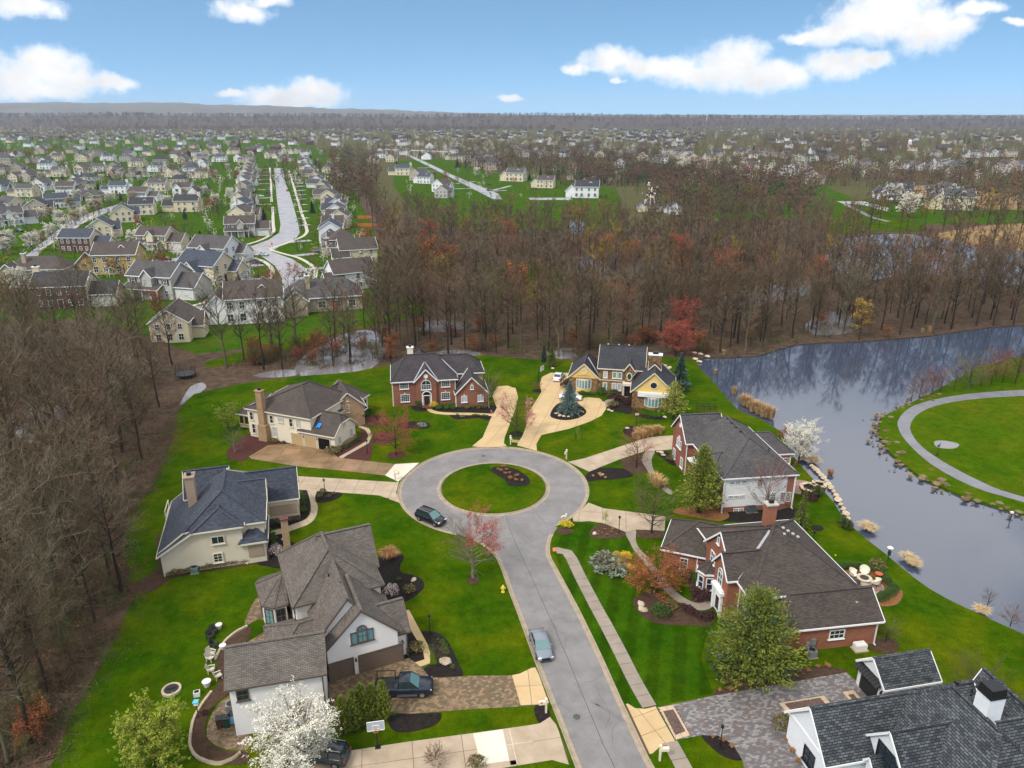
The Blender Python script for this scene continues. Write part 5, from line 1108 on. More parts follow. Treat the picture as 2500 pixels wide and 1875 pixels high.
def skeleton(seed, H, W, base=0.3, n1=20, n2=9, n3=9, tw=0.035, rt=None, twl=1.0, bud=0, budw=0.22, budsel=None, rise=0.55, wob=0.02, dome=0.6, mainlimbs=0, sides=7):
    """bare deciduous tree: trunk and limbs in one mesh, twigs (and buds) in another"""
    r = random.Random(seed); tr = MB(); cr = MB(); rt = rt or 0.016*H
    P = [Vector((0, 0, -0.3))]; q = Vector((0, 0, 0)); nseg = 8
    for i in range(1, nseg+1): q = q+Vector((r.gauss(0, wob)*H/8, r.gauss(0, wob)*H/8, 0)); P.append(Vector((q.x, q.y, H*0.9*i/nseg)))
    polytube(tr, P, rt, rt*0.18, sides)
    def trunk_at(z): t = max(0, min(nseg-1e-3, z/(H*0.9)*nseg)); i = int(t); return P[i].lerp(P[i+1], t-i)
    def twigs(Q, n, L):
        for _ in range(n):
            t = r.uniform(0.15, 1.0)*(len(Q)-1); i = min(len(Q)-2, int(t)); o = Q[i].lerp(Q[i+1], t-i); d = (Q[i+1]-Q[i]).normalized()
            d = (d*0.7+rvec(r, 0.55)+Vector((0, 0, 0.35))).normalized(); l = L*r.uniform(0.5, 1.2); e = o+d*l
            s = d.cross(rvec(r)).normalized()*tw; cr.mi = 0; cr.poly([o-s, o+s, e])
            if bud and (budsel is None or budsel(e)):
                cr.mi = 1
                for _ in range(bud): leaf(cr, o.lerp(e, r.uniform(0.4, 1.05))+rvec(r, 0.06), budw*r.uniform(0.6, 1.3), r)
                cr.mi = 0
    for a in range(n1):
        f = (a+r.random())/n1; z = H*(base+(0.9-base)*f**0.9); o = trunk_at(z); az_ = a*2.4+r.uniform(-.5, .5)
        prof = math.sin(math.pi*min(1, (0.22+0.78*(1-f))))**dome if f > .4 else 0.8+0.2*r.random()
        L = W/2*prof*r.uniform(0.75, 1.15)+0.04*H; up = rise+0.75*f+r.uniform(-.12, .12); d = Vector((math.cos(az_), math.sin(az_), up)).normalized()
        Q = [o]
        for i in range(5): Q.append(Q[-1]+d*(L*math.hypot(1, up)*0.72/5)); d = (d+rvec(r, 0.09)+Vector((0, 0, 0.10))).normalized()
        polytube(tr, Q, rt*(0.46-0.30*f), rt*0.07, min(5, sides))
        for b in range(n2):
            t = r.uniform(0.22, 1.0)*5; i = min(4, int(t)); o2 = Q[i].lerp(Q[i+1], t-i); d2 = ((Q[i+1]-Q[i]).normalized()+rvec(r, 0.5)+Vector((0, 0, 0.2))).normalized()
            l2 = L*r.uniform(0.25, 0.5)*(1.15-0.5*t/5)+0.5; Q2 = [o2, o2+d2*l2*0.5]; d2 = (d2+rvec(r, 0.16)+Vector((0, 0, 0.14))).normalized(); Q2.append(Q2[-1]+d2*l2*0.5)
            polytube(cr, Q2, max(tw*1.1, rt*0.085), tw*0.7, 3); twigs(Q2, n3, twl)
        twigs(Q, n3//2, twl)
    twigs(P[5:], n3, twl*0.8)
    zs = max(v[2] for v in cr.v); rs = sorted(math.hypot(v[0], v[1]) for v in cr.v); kz = H/zs; kr = W/2/rs[int(len(rs)*0.985)]
    for m in (tr, cr): m.v = [(x*kr, y*kr, z*kz) for x, y, z in m.v]
    return tr, cr
TREEC = {}
def tree_meshes(key, bark, cmats, **k):
    if key not in TREEC:
        t, c = skeleton(**k); TREEC[key] = (t.mesh('trunk', bark, True), c.mesh('crown', cmats))
    return TREEC[key]
def plant(name, meshes, loc, label, cat, group=None, rz=0.0, s=1.0, parts=('trunk', 'crown')):
    o = thing(name, label, cat, loc, rz, group)
    if s != 1.0: o.scale = s if isinstance(s, tuple) else (s, s, s)
    for nm, me in zip(parts, meshes): put(nm, me, o)
    return o
def gnd(cr, x, y, z=LZ): p = at(cr, x, y); return (p[0], p[1], z)
def conifer(key, H, W, mats, bark=None, seed=1, n=260, per=16, sz=0.34, droop=0.25, base=0.06, power=1.0, tip=0.0, bushy=0.0):
    if key in TREEC: return TREEC[key]
    r = random.Random(seed); tr = MB(); cr = MB(); polytube(tr, [Vector((0, 0, -0.3)), Vector((0, 0, H*0.5)), Vector((0, 0, H*0.95))], 0.03*W+0.04*H**0.5, 0.02, 7)
    nm = len(mats)
    for i in range(n):
        f = (i+r.random())/n; f = f**0.8; z = H*(base+(1-base)*f); L = W/2*((1-f)**power*0.96+0.05)*r.uniform(0.7, 1.12); az_ = i*2.399+r.uniform(-.3, .3)
        d = Vector((math.cos(az_), math.sin(az_), tip+0.5*f-droop*(1-f))); o = Vector((0, 0, z)); side = Vector((-d.y, d.x, 0))
        cr.mi = r.randrange(nm)
        for j in range(max(4, int(per*(0.35+0.65*(1-f))))):
            t = r.uniform(0.12, 1.0); p = o+d*(L*t)+side*(r.uniform(-1, 1)*L*0.20*(1.1-t))+Vector((0, 0, r.gauss(0, 0.06)*L-0.12*L*t*t*(1 if droop > 0 else 0)))+rvec(r, bushy*0.1)
            s = 1.55*sz*r.uniform(0.6, 1.3)*(0.55+0.45*(1-f)); a = (d.normalized()+rvec(r, 0.45)).normalized()*s; b = a.cross(rvec(r)).normalized()*s*0.42
            cr.poly([p-a*.4-b*.5, p-a*.2+b*.6, p+a*.7])
    cr.mi = 0; TREEC[key] = (tr.mesh('trunk', bark or BARK, True), cr.mesh('crown', mats)); return TREEC[key]
def bush(key, rx, rz, n, s, mats, seed=1, flat=0.0, core=None):
    if key in TREEC: return TREEC[key]
    r = random.Random(seed); mb = MB(); nm = len(mats)
    for i in range(n):
        d = rvec(r).normalized(); d.z = abs(d.z)*1.0-0.12; k = 1-0.45*r.random()**2.0; lump = 1+0.16*math.sin(d.x*5+seed)*math.cos(d.y*6+seed*2)
        mb.mi = r.randrange(nm); leaf(mb, Vector((d.x*rx*k*lump, d.y*rx*k*lump, max(0.02, rz*(0.42+0.58*d.z*k*lump)))), s*r.uniform(0.6, 1.4), r)
    mb.mi = 0
    for _ in range(7): a = r.uniform(0, 6.28); mb.bar((0, 0, -0.1), (math.cos(a)*rx*.5, math.sin(a)*rx*.5, rz*.7), 0.03)
    TREEC[key] = (mb.mesh('foliage', mats),); return TREEC[key]
def tuft(key, R_, H, n, mats, seed=1, w=0.03, arch=0.7):
    if key in TREEC: return TREEC[key]
    r = random.Random(seed); mb = MB(); nm = len(mats)
    for i in range(n):
        a = r.uniform(0, 6.28); k = r.random()**0.6; b = Vector((math.cos(a), math.sin(a), 0))*(R_*0.35*k); o = Vector((math.cos(a+r.gauss(0, .5)), math.sin(a+r.gauss(0, .5)), 0))
        h = H*r.uniform(0.6, 1.1); m = b+o*(R_*arch*0.35*k)+Vector((0, 0, h*0.7)); e = b+o*(R_*arch*k)+Vector((0, 0, h*(0.95 if arch < 0.6 else 0.65))); s = Vector((-o.y, o.x, 0))*w
        mb.mi = r.randrange(nm); mb.poly([b-s, b+s, m+s*.8, m-s*.8]); mb.poly([m-s*.8, m+s*.8, e])
    mb.mi = 0; TREEC[key] = (mb.mesh('blades', mats),); return TREEC[key]
def rockmesh(seed, sx, sy, sz):
    r = random.Random(seed); bm = bmesh.new(); bmesh.ops.create_icosphere(bm, subdivisions=2, radius=1.0)
    for v in bm.verts: k = 1+r.uniform(-.18, .18); v.co = Vector((v.co.x*sx*k, v.co.y*sy*k, max(-0.1, v.co.z*sz*k)))
    me = bpy.data.meshes.new('boulder'); bm.to_mesh(me); bm.free(); me.materials.append(LIMEST); uvmap(me); return me
ROCKS = [rockmesh(i, 0.5, 0.34+0.03*i, 0.22) for i in range(4)]
def rock(cr, x, y, s=1.0, label='pale limestone boulder lying in the garden bed', group='garden boulders', i=0, rz=None, z=0.17):
    p = at(cr, x, y); o = put('boulder', ROCKS[i % 4], None, (p[0], p[1], z), rz if rz is not None else i*1.3); s *= 0.62; o.scale = (s, s, s); return tag(o, label, 'rock', group)
GREEN = [mat('box_leaf', (0.055, 0.115, 0.014), 0.7, scale=2, col2=(0.105, 0.165, 0.022), rnd=0.12), mat('box_leaf_dark', (0.030, 0.070, 0.012), 0.7, 0.2, 2, rnd=0.12)]
OLIVE = [mat('olive_leaf', (0.12, 0.115, 0.028), 0.8, 0.25, 2, rnd=0.1), mat('dry_olive', (0.17, 0.12, 0.045), 0.85, 0.25, 2)]
MAROON = [mat('maroon_leaf', (0.075, 0.026, 0.024), 0.8, 0.25, 2, rnd=0.1), mat('wine_leaf', (0.048, 0.018, 0.020), 0.8, 0.2, 2)]
YELLOW = [mat('gold_leaf', (0.60, 0.42, 0.012), 0.7, 0.2, 2), mat('lemon_leaf', (0.70, 0.55, 0.03), 0.7, 0.15, 2)]
STRAWG = [mat('straw_blade', (0.55, 0.39, 0.19), 0.9, 0.2, 2), mat('ochre_blade', (0.46, 0.26, 0.085), 0.9, 0.2, 2)]
RUSTG = [mat('rust_blade', (0.30, 0.145, 0.060), 0.9, 0.25, 2), mat('tawny_blade', (0.42, 0.23, 0.11), 0.9, 0.2, 2)]
PALEG = [mat('pale_blade', (0.60, 0.47, 0.28), 0.9, 0.15, 2), STRAWG[0]]
TEAL = [mat('sage_leaf', (0.13, 0.17, 0.12), 0.8, 0.2, 2), mat('mint_leaf', (0.20, 0.235, 0.16), 0.8, 0.2, 2)]
B = {'green': bush('bg', 0.55, 0.8, 420, 0.16, GREEN, 2), 'round': bush('br', 0.6, 0.85, 700, 0.11, GREEN, 5), 'olive': bush('bo', 0.7, 0.9, 340, 0.17, OLIVE, 3), 'maroon': bush('bm', 0.75, 0.95, 520, 0.17, MAROON, 4), 'yellow': bush('by', 0.75, 1.0, 700, 0.13, YELLOW, 6),
     'magnolia': bush('bw', 1.2, 2.2, 520, 0.17, [MAGN, MAGN, PETAL, TWIG_G], 7), 'teal': bush('bt', 0.55, 0.55, 300, 0.15, TEAL, 8), 'twiggy': (skeleton(31, 1.6, 2.2, 0.05, 16, 6, 7, 0.012, 0.03, 0.35)[1].mesh('foliage', [TWIG, BUD_O]),), 'orange': bush('bor', 1.4, 1.8, 420, 0.2, [BUD_O, TWIG_R, TWIG], 9)}
T = {'straw': tuft('ts', 0.8, 0.95, 260, STRAWG, 2, 0.025), 'rust': tuft('tr', 0.35, 0.45, 120, RUSTG, 3, 0.02), 'fountain': tuft('tf', 1.5, 1.5, 520, RUSTG, 4, 0.025, 0.9), 'reed': tuft('tree', 1.3, 1.9, 240, PALEG+RUSTG, 5, 0.022, 0.55), 'mound': tuft('tm', 1.5, 1.0, 520, PALEG, 6, 0.03, 0.9), 'feather': tuft('tfe', 1.2, 1.6, 260, STRAWG, 7, 0.02, 0.5)}
def shrub(kind, cr, x, y, s=1.0, label='', group=None, z=0.16, name='shrub', cat='shrub', rz=None):
    p = at(cr, x, y); src = B.get(kind) or T[kind]
    me = src[0]; o = put(name, me, None, (p[0], p[1], z), (x*7.3+y) % 6.28 if rz is None else rz); o.scale = s if isinstance(s, tuple) else (s, s, s)
    return tag(o, label, cat, group)
def many(kind, cr, xy, s, label, group, **k):
    for i, (x, y) in enumerate(xy): shrub(kind, cr, x, y, s*(0.72+0.5*((i*37) % 10)/10), label, group, **k)

# --- single garden trees
SK = skeleton
def single(name, cr, x, y, bark, cmats, label, rz=0.0, z=LZ, parts=('trunk', 'crown'), **k):
    t, c = skeleton(**k); p = at(cr, x, y); o = thing(name, label, 'tree', (p[0], p[1], z), rz)
    obj('trunk', t, bark, o, smooth=True); obj('crown', c, cmats, o); return o
single('maple_tree', 'H', 940, 1335, BARK_P, [TWIG_G, BUD_R], 'round headed maple with red buds on one side standing on the lawn by the street', seed=11, H=9.4, W=8.6, base=0.22, n1=34, n2=9, n3=9, tw=0.012, rt=0.20, twl=0.7, bud=3, budw=0.17, budsel=lambda e: (e.x > 1.2 and e.z > 5.5) or e.x < -3.6 or (e.z > 8.6 and e.x > -.6), rise=0.55)
single('maple_tree', 'C', 1320, 925, BARK, [TWIG_R, BUD_R], 'low spreading maple with dark red buds on the lawn before the brick house', seed=12, H=8.6, W=8.8, base=0.16, n1=30, n2=8, n3=8, tw=0.014, rt=0.17, twl=0.7, bud=3, budw=0.13, rise=0.4)
single('redbud_tree', 'Y', 247, 1048, BARK, [TWIG, BUD_P], 'pink blossoming tree on the grass strip between two drives', seed=13, H=8.2, W=8.0, base=0.12, n1=24, n2=8, n3=7, tw=0.013, rt=0.15, twl=0.7, bud=5, budw=0.19, budsel=lambda e: abs(e.x) > 1.5, rise=0.75)
single('maple_tree', 'D', 1458, 770, BARK, [TWIG_R, BUD_R], 'bright red budding maple behind the fieldstone house', seed=14, H=9.4, W=9.8, base=0.12, n1=34, n2=9, n3=9, tw=0.02, rt=0.2, twl=0.9, bud=4, budw=0.2, rise=0.5)
single('maple_tree', 'D', 1466, 742, BARK, [TWIG_R, BUD_R], 'tall dusky red maple at the edge of the woods above the fieldstone house', seed=15, H=12.5, W=10, base=0.15, n1=30, n2=9, n3=9, tw=0.022, rt=0.2, twl=0.9, bud=2, budw=0.24, rise=0.6)
single('japanese_maple', 'F', 525, 660, BARK, [TWIG_R, BUD_O], 'rust coloured japanese maple over the curved garden walk', seed=16, H=6.2, W=8.6, base=0.10, n1=30, n2=9, n3=9, tw=0.011, rt=0.17, twl=0.6, bud=4, budw=0.16, rise=0.3, wob=0.06)
single('bare_tree', 'F', 497, 268, BARK, [TWIG_O, TWIG], 'bare tree with fine olive twigs in the round bed by the concrete drive', seed=17, H=7.6, W=7.4, base=0.2, n1=26, n2=9, n3=9, tw=0.011, rt=0.15, twl=0.6, rise=0.4)
single('birch_tree', 'E', 1175, 1175, BARK_P, [TWIG_R, TWIG], 'bare multi limbed birch before the white sided wall', seed=18, H=10.8, W=9.4, base=0.12, n1=22, n2=8, n3=9, tw=0.011, rt=0.17, twl=0.8, rise=0.95)
single('bare_tree', 'C', 2035, 560, BARK_P, [TWIG_O, TWIG], 'bare tree with thin olive twigs beside the garage gable of the red brick house', seed=19, H=8.2, W=7.6, base=0.2, n1=20, n2=8, n3=8, tw=0.012, rt=0.16, twl=0.7, rise=0.75)
single('bare_tree', 'C', 75, 905, BARK_P, [TWIG_G, TWIG], 'pale bare tree in the red mulch bed beside the ivory house', seed=20, H=5.6, W=5.0, base=0.12, n1=18, n2=7, n3=7, tw=0.010, rt=0.10, twl=0.6, rise=0.6)
single('young_tree', 'C', 25, 735, BARK, [TWIG_O, LEAF_Y], 'yellow green leafing tree on the back lawn of the ivory house', seed=21, H=5.6, W=5.4, base=0.12, n1=20, n2=8, n3=8, tw=0.012, rt=0.12, twl=0.6, bud=2, budw=0.2, rise=0.6)
single('young_tree', 'D', 338, 1668, BARK, [TWIG_O, LEAF_Y], 'yellow green leafing tree on the lawn beside the curved stone edging', seed=22, H=7.6, W=6.2, base=0.10, n1=30, n2=9, n3=9, tw=0.010, rt=0.13, twl=0.5, bud=7, budw=0.19, rise=0.45, dome=0.9)
single('pear_tree', 'A', 1010, 1690, BARK, [TWIG_G, PETAL], 'big white blossoming pear tree before the white garage wing', seed=23, H=7.9, W=8.2, base=0.18, n1=36, n2=10, n3=9, tw=0.012, rt=0.2, twl=0.6, bud=7, budw=0.14, rise=0.6)
single('pear_tree', 'E', 1470, 672, BARK, [TWIG_G, PETAL], 'white blossoming pear tree on the pond bank behind the brick house', seed=24, H=8.0, W=6.4, base=0.12, n1=34, n2=9, n3=9, tw=0.012, rt=0.16, twl=0.6, bud=6, budw=0.15, rise=0.8)
single('bare_tree', 'Y', 1420, 965, BARK, [TWIG_R, TWIG], 'small leaning bare tree on the lawn of the fieldstone house', seed=25, H=4.6, W=3.0, base=0.25, n1=12, n2=6, n3=6, tw=0.010, rt=0.09, twl=0.5, rise=0.8)
single('bare_tree', 'Y', 1420, 1380, BARK, [TWIG_R, TWIG], 'bare reddish tree in the bed beside the pale concrete drive', seed=26, H=7.4, W=6.6, base=0.12, n1=22, n2=8, n3=8, tw=0.011, rt=0.12, twl=0.7, rise=0.8)
single('bare_tree', 'E', 60, 1040, BARK, [TWIG_O, TWIG], 'slender olive twigged tree on the lawn between two drives', seed=27, H=6.0, W=4.6, base=0.15, n1=20, n2=7, n3=8, tw=0.010, rt=0.10, twl=0.6, rise=0.7)
single('bare_tree', 'S', 225, 410, BARK, [TWIG_O, TWIG], 'small bare tree in the dark bed beside the flat garden stone', seed=28, H=3.4, W=3.0, base=0.25, n1=16, n2=6, n3=6, tw=0.008, rt=0.06, twl=0.4, rise=0.5)
single('bare_tree', 'G', 1960, 345, BARK, [TWIG, TWIG], 'wide bare tree on the lawn beyond the small white garage', seed=29, H=4.6, W=7.4, base=0.12, n1=26, n2=9, n3=8, tw=0.009, rt=0.12, twl=0.6, rise=0.35)
single('bare_tree', 'F', 1980, 965, BARK, [TWIG_O, TWIG], 'small bare tree in the mulch ring by the brick corner', seed=30, H=3.4, W=4.0, base=0.12, n1=18, n2=7, n3=7, tw=0.009, rt=0.08, twl=0.5, rise=0.4)
single('bare_tree', 'D', 2092, 838, BARK_G, [TWIG_G, TWIG], 'broad bare tree on the trail bank across the pond', seed=33, H=9.2, W=11.5, base=0.15, n1=24, n2=9, n3=9, tw=0.016, rt=0.26, twl=0.8, rise=0.5, wob=0.05)
single('young_tree', 'F', 200, 228, BARK_P, [TWIG_O, LEAF_Y], 'thin sapling with yellow green leaves in the bed by the drive', seed=34, H=2.8, W=1.3, base=0.25, n1=12, n2=4, n3=5, tw=0.008, rt=0.04, twl=0.3, bud=2, budw=0.14, rise=0.9)
single('young_tree', 'Y', 845, 1112, BARK_P, [TWIG_O, LEAF_Y], 'staked sapling on the lawn between the two buff drives', seed=35, H=3.0, W=1.2, base=0.3, n1=10, n2=4, n3=5, tw=0.010, rt=0.04, twl=0.3, bud=2, budw=0.14, rise=0.9)
single('bare_tree', 'D', 2130, 1318, BARK, [TWIG, TWIG], 'bare sapling standing on the near pond bank', seed=36, H=3.0, W=2.2, base=0.3, n1=10, n2=5, n3=6, tw=0.010, rt=0.07, twl=0.5, rise=0.8)
single('bare_tree', 'D', 2182, 1352, BARK, [TWIG_R, TWIG], 'low purplish shrub tree at the water edge below the lawn', seed=37, H=2.6, W=3.4, base=0.05, n1=14, n2=6, n3=6, tw=0.010, rt=0.06, twl=0.5, rise=0.5)
for i, (x, y, hh) in enumerate(((1985, 862, 6.5), (2012, 855, 7.0), (2030, 850, 6.0), (2140, 832, 8), (2165, 828, 7.5), (2192, 830, 8.5), (2225, 828, 8), (1968, 868, 5.0), (2060, 845, 6), (2118, 836, 6), (2150, 815, 8), (2200, 808, 9))):
    me = tree_meshes('bank%d' % (i % 3), BARK, [TWIG_R if i % 3 < 2 else TWIG, TWIG], seed=40+i % 3, H=7.0, W=5.5, base=0.12, n1=18, n2=7, n3=8, tw=0.014, rt=0.10, twl=0.7, rise=0.7)
    plant('bare_tree', me, gnd('D', x, y), 'slender bare tree in the row on the trail bank', 'tree', 'bare trees on the trail bank', i*1.7, hh/7.0)
single('shade_tree', 'Y', 447, 628, BARK, [TWIG_R, TWIG_R], 'little umbrella shaped weeping tree beside the buff drive', seed=44, H=2.4, W=2.6, base=0.6, n1=16, n2=6, n3=6, tw=0.014, rt=0.05, twl=0.5, rise=-0.1)
# --- evergreens
def ever(name, cr, x, y, me, label, s=1.0, group=None, z=LZ, rz=None): p = at(cr, x, y); return plant(name, me, (p[0], p[1], z), label, 'tree', group, (x+y) % 6.28 if rz is None else rz, s)
ever('blue_spruce', 'Y', 762, 845, conifer('bs', 6.8, 5.6, [N_BLUE], seed=1, n=330, per=30, sz=0.26, droop=0.15, base=0.03), 'silvery blue spruce in the oval drive bed')
ever('spruce_tree', 'Y', 1840, 625, conifer('bs2', 8.4, 6.0, [N_BLUE, N_SPRUCE, N_SPRUCE], seed=2, n=330, per=28, sz=0.28, droop=0.2, base=0.03), 'tall grey green spruce beside the yellow gable')
ever('spruce_tree', 'Y', 590, 380, conifer('gs', 5.0, 3.6, [N_ARB, N_PINE], seed=3, n=240, per=18, sz=0.30, droop=0.1, base=0.02), 'bright green spruce on the lawn behind the parked white sedan')
ever('spruce_tree', 'Y', 515, 335, conifer('ds', 4.0, 2.2, [N_SPRUCE], seed=4, n=180, per=14, sz=0.28, base=0.02), 'small dark spruce at the woods edge behind the bright green spruce')
ever('larch_tree', 'Y', 1780, 905, conifer('la', 7.4, 6.4, [N_LARCH, N_LARCH, N_PINE], seed=5, n=150, per=17, sz=0.36, droop=-0.25, base=0.12, power=0.6, tip=0.15, bushy=1.5), 'airy yellow green larch beside the stone bay window')
ever('pine_tree', 'E', 575, 1118, conifer('pi', 10.6, 7.6, [N_PINE, N_ARB, N_ARB, N_LARCH], seed=6, n=300, per=46, sz=0.29, droop=-0.1, base=0.10, power=0.75, tip=0.15, bushy=2), 'tall soft pine in front of the brick house with white siding')
ever('pine_tree', 'F', 1130, 1165, conifer('pib', 10.0, 10.6, [N_PINE, N_PINE, N_ARB, N_ARB, N_SPRUCE], seed=7, n=460, per=62, sz=0.27, droop=-0.05, base=0.04, power=0.62, tip=0.15, bushy=2), 'huge bushy olive green pine at the corner of the paver drive')
ever('spruce_tree', 'E', 1485, 1272, conifer('na', 6.6, 2.6, [N_DARK, N_PINE], seed=8, n=170, per=14, sz=0.26, droop=0.2, base=0.08), 'narrow thin evergreen on the lawn between the brick houses')
arb = conifer('arb', 5.2, 2.0, [N_ARB, N_ARB, N_PINE], seed=9, n=340, per=26, sz=0.17, droop=-0.8, base=0.02, power=0.5, tip=0.4)
for i, (x, y) in enumerate(((1300, 1455), (1370, 1432), (1425, 1400), (1490, 1372), (1560, 1366))): ever('arborvitae', 'A', x, y, arb, 'upright arborvitae in the screen between the cobbled drive and the hoop', 0.9+0.05*(i % 3), 'arborvitae screen', rz=i*2.0)
ever('yew', 'F', 1712, 235, conifer('yw', 1.7, 1.8, [N_DARK], seed=10, n=120, per=10, sz=0.22, droop=-0.6, power=0.5), 'round evergreen by the pond bank stone wall', 1.0); ever('yew', 'F', 1745, 250, TREEC['yw'], 'round evergreen by the pond bank mulch patch', 0.9)
ever('yew', 'E', 1640, 985, TREEC['yw'], 'green dome shrub beside the hexagonal stone seat', 1.2)
# --- shrubs
many('yellow', 'F', ((275,418),(332,434),(302,470),(362,498),(426,515)), 1.05, 'clipped golden globe shrub beside the low green mound', 'golden globe shrubs')
shrub('yellow', 'H', 1780, 875, (1.5, 1.0, 0.9), 'golden hedge clump at the mailbox by the circle'); shrub('yellow', 'C', 1608, 555, 1.2, 'golden shrub at the steps of the brick house')
shrub('twiggy', 'F', 230, 480, (2.9, 2.6, 0.9), 'wide low grey green mound on the striped lawn'); shrub('teal', 'F', 230, 480, (5.6, 4.6, 1.5), 'wide sage green ground juniper on the striped lawn', name='juniper')
many('round', 'F', ((765,556),(797,598),(790,516)), 1.35, 'round clipped green shrub below the bay window', 'clipped shrubs below the bay'); shrub('olive', 'F', 712, 528, 1.3, 'olive shrub at the brick wing wall')
shrub('maroon', 'F', 812, 682, (1.9, 1.6, 1.3), 'large dark maroon shrub beside the portico')
many('maroon', 'F', ((698,745),(730,770),(765,790),(800,805),(835,820),(870,800)), 0.85, 'low dark maroon shrub in the row along the front bed', 'maroon row shrubs'); shrub('round', 'F', 548, 800, 1.9, 'big round green shrub in the front bed'); shrub('olive', 'F', 600, 745, (1.8, 1.6, 0.9), 'sprawling olive shrub beside the curved walk')
many('round', 'F', [(1665+20*i, 487+(i % 3)*3+i*1.2) for i in range(13)] + [(1925+i*13, 520+i*14) for i in range(9)] + [(2035-i*14, 645+i*8) for i in range(8)], 1.0, 'clipped green hedge plant around the pond patio', 'patio hedge', name='hedge_plant', cat='hedge')
shrub('olive', 'F', 1925, 500, 1.6, 'open brown shrub behind the patio hedge'); many('maroon', 'E', ((1600,1015),(1560,1000)), 1.3, 'dark red shrub below the stone seat', 'dark red shrubs by the seat')
many('round', 'C', ((893,895),(928,874),(962,857),(996,838),(1027,820)), 0.85, 'small clipped green ball shrub along the brick footing', 'ball shrubs along the footing'); shrub('olive', 'C', 830, 915, (2.0, 1.8, 1.6), 'big round brownish shrub at the open garage corner')
many('green', 'C', [(1030+i*12, 648-i*7) for i in range(8)], 1.0, 'clipped hedge plant below the tall windows', 'hedge below the tall windows', name='hedge_plant', cat='hedge')
many('orange', 'C', ((1180,635),(1240,690),(1370,690)), 0.8, 'low rusty shrub in the round red mulch bed', 'rusty shrubs in the mulch beds'); shrub('teal', 'C', 1520, 700, (2.4, 1.6, 1.0), 'sage green ground cover patch on the lawn bed')
shrub('olive', 'C', 370, 825, (1.6, 0.9, 0.8), 'tawny shrub at the garage end of the ivory house'); shrub('orange', 'C', 1160, 800, 0.9, 'reddish shrub in the bed below the walk'); shrub('green', 'C', 450, 838, 0.7, 'small lime shrub at the drive edge')
many('green', 'C', [(1620+i*28, 560+(i % 2)*12) for i in range(6)], 1.1, 'dark green creeping shrub before the brick front', 'creeping shrubs before the brick front'); many('green', 'C', [(1910+i*22, 622+i*2) for i in range(6)], 0.6, 'small green shrub in the island bed by the walk', 'small shrubs by the walk'); shrub('green', 'C', 1490, 545, (1.5, 1.3, 1.6), 'upright green shrub left of the arched door'); many('olive', 'C', [(1820+i*45, 560+(i % 2)*8) for i in range(5)], 0.9, 'low olive shrub along the garage gable', 'shrubs along the garage gable'); many('teal', 'C', ((1790,615),(1830,632)), 0.8, 'pale sage clump in the dark bed', 'sage clumps')
many('green', 'Y', [(860+i*27, 652+i*3) for i in range(6)], 0.85, 'low green hedge plant below the bay window', 'hedge below the bay window', name='hedge_plant', cat='hedge'); shrub('round', 'Y', 1075, 660, (2.3, 1.8, 1.9), 'large rounded green shrub before the stone wall'); many('round', 'Y', ((1160,680),(1195,662),(1220,655)), 1.3, 'green shrub in the bed by the entry', 'entry shrubs')
many('maroon', 'Y', ((1160,705),(1210,700),(1260,712),(1300,730),(1340,755)), 1.2, 'dark maroon shrub in the arched hedge before the entry', 'maroon entry hedge'); shrub('olive', 'Y', 1185, 780, (2.2, 1.6, 1.3), 'olive gold shrub at the drive bend'); shrub('maroon', 'Y', 745, 595, (2.6, 2.0, 1.7), 'purple brown shrub at the garage corner of the fieldstone house'); many('green', 'Y', ((1560,885),(1600,890),(1640,888)), 0.7, 'small green shrub below the stone bay', 'shrubs below the stone bay'); many('round', 'Y', ((1350,700),(1345,740)), 0.9, 'green shrub beside the entry steps', 'shrubs beside the entry steps')
many('feather', 'Y', [(1395+i*21+(i*17) % 13, 1090-i*5+(i*11) % 23) for i in range(14)] + [(1425+i*24+(i*7) % 11, 1062-i*4+(i*5) % 13) for i in range(10)], 0.95, 'tall tawny feather grass in the row by the drive', 'feather grass row', name='feather_grass', cat='grass'); shrub('feather', 'E', 210, 880, (2.0, 2.0, 0.9), 'ochre grass clump by the curved walk', name='feather_grass', cat='grass'); shrub('feather', 'E', 180, 830, (1.6, 1.6, 0.8), 'second ochre grass clump by the curved walk', name='feather_grass', cat='grass')
shrub('olive', 'E', 330, 650, (1.3, 1.2, 1.2), 'green shrub at the corner of the brick gable'); shrub('fountain', 'I', 1770, 500, 1.0, 'arching tawny fountain grass at the dark bed', name='fountain_grass', cat='grass'); shrub('magnolia', 'I', 1800, 925, 0.85, 'pale pink magnolia in the dark bed by the white house', name='magnolia'); shrub('magnolia', 'I', 560, 480, 0.8, 'pale pink magnolia beside the cream house', name='magnolia'); shrub('olive', 'I', 1990, 880, 1.2, 'low olive perennial clump in the dark bed'); shrub('green', 'I', 1875, 750, 0.6, 'tiny green shrub in the dark bed'); rock('I', 2035, 745, 1.5, 'flat grey boulder in the dark kidney bed', None, 1)
many('olive', 'B', [(210+i*42, 975-i*8) for i in range(15)], 0.95, 'dry brown shrub along the cream stucco wall', 'dry shrubs along the stucco wall'); many('round', 'B', ((1240,360),(1238,390),(1242,420),(1240,450),(1238,480)), 0.8, 'green shrub in the row at the garage wing', 'shrubs at the garage wing'); many('green', 'B', ((1005,660),(1010,700),(1015,735),(945,820),(995,580)), 0.85, 'small cone shaped shrub by the entry walk', 'entry walk shrubs'); shrub('teal', 'B', 1068, 565, 1.2, 'rounded blue grey shrub in the dark bed'); many('olive', 'B', ((1385,345),(1360,370),(1430,370),(1470,345),(1385,330)), 0.7, 'low plant in the lamp bed by the drive', 'plants in the lamp bed')
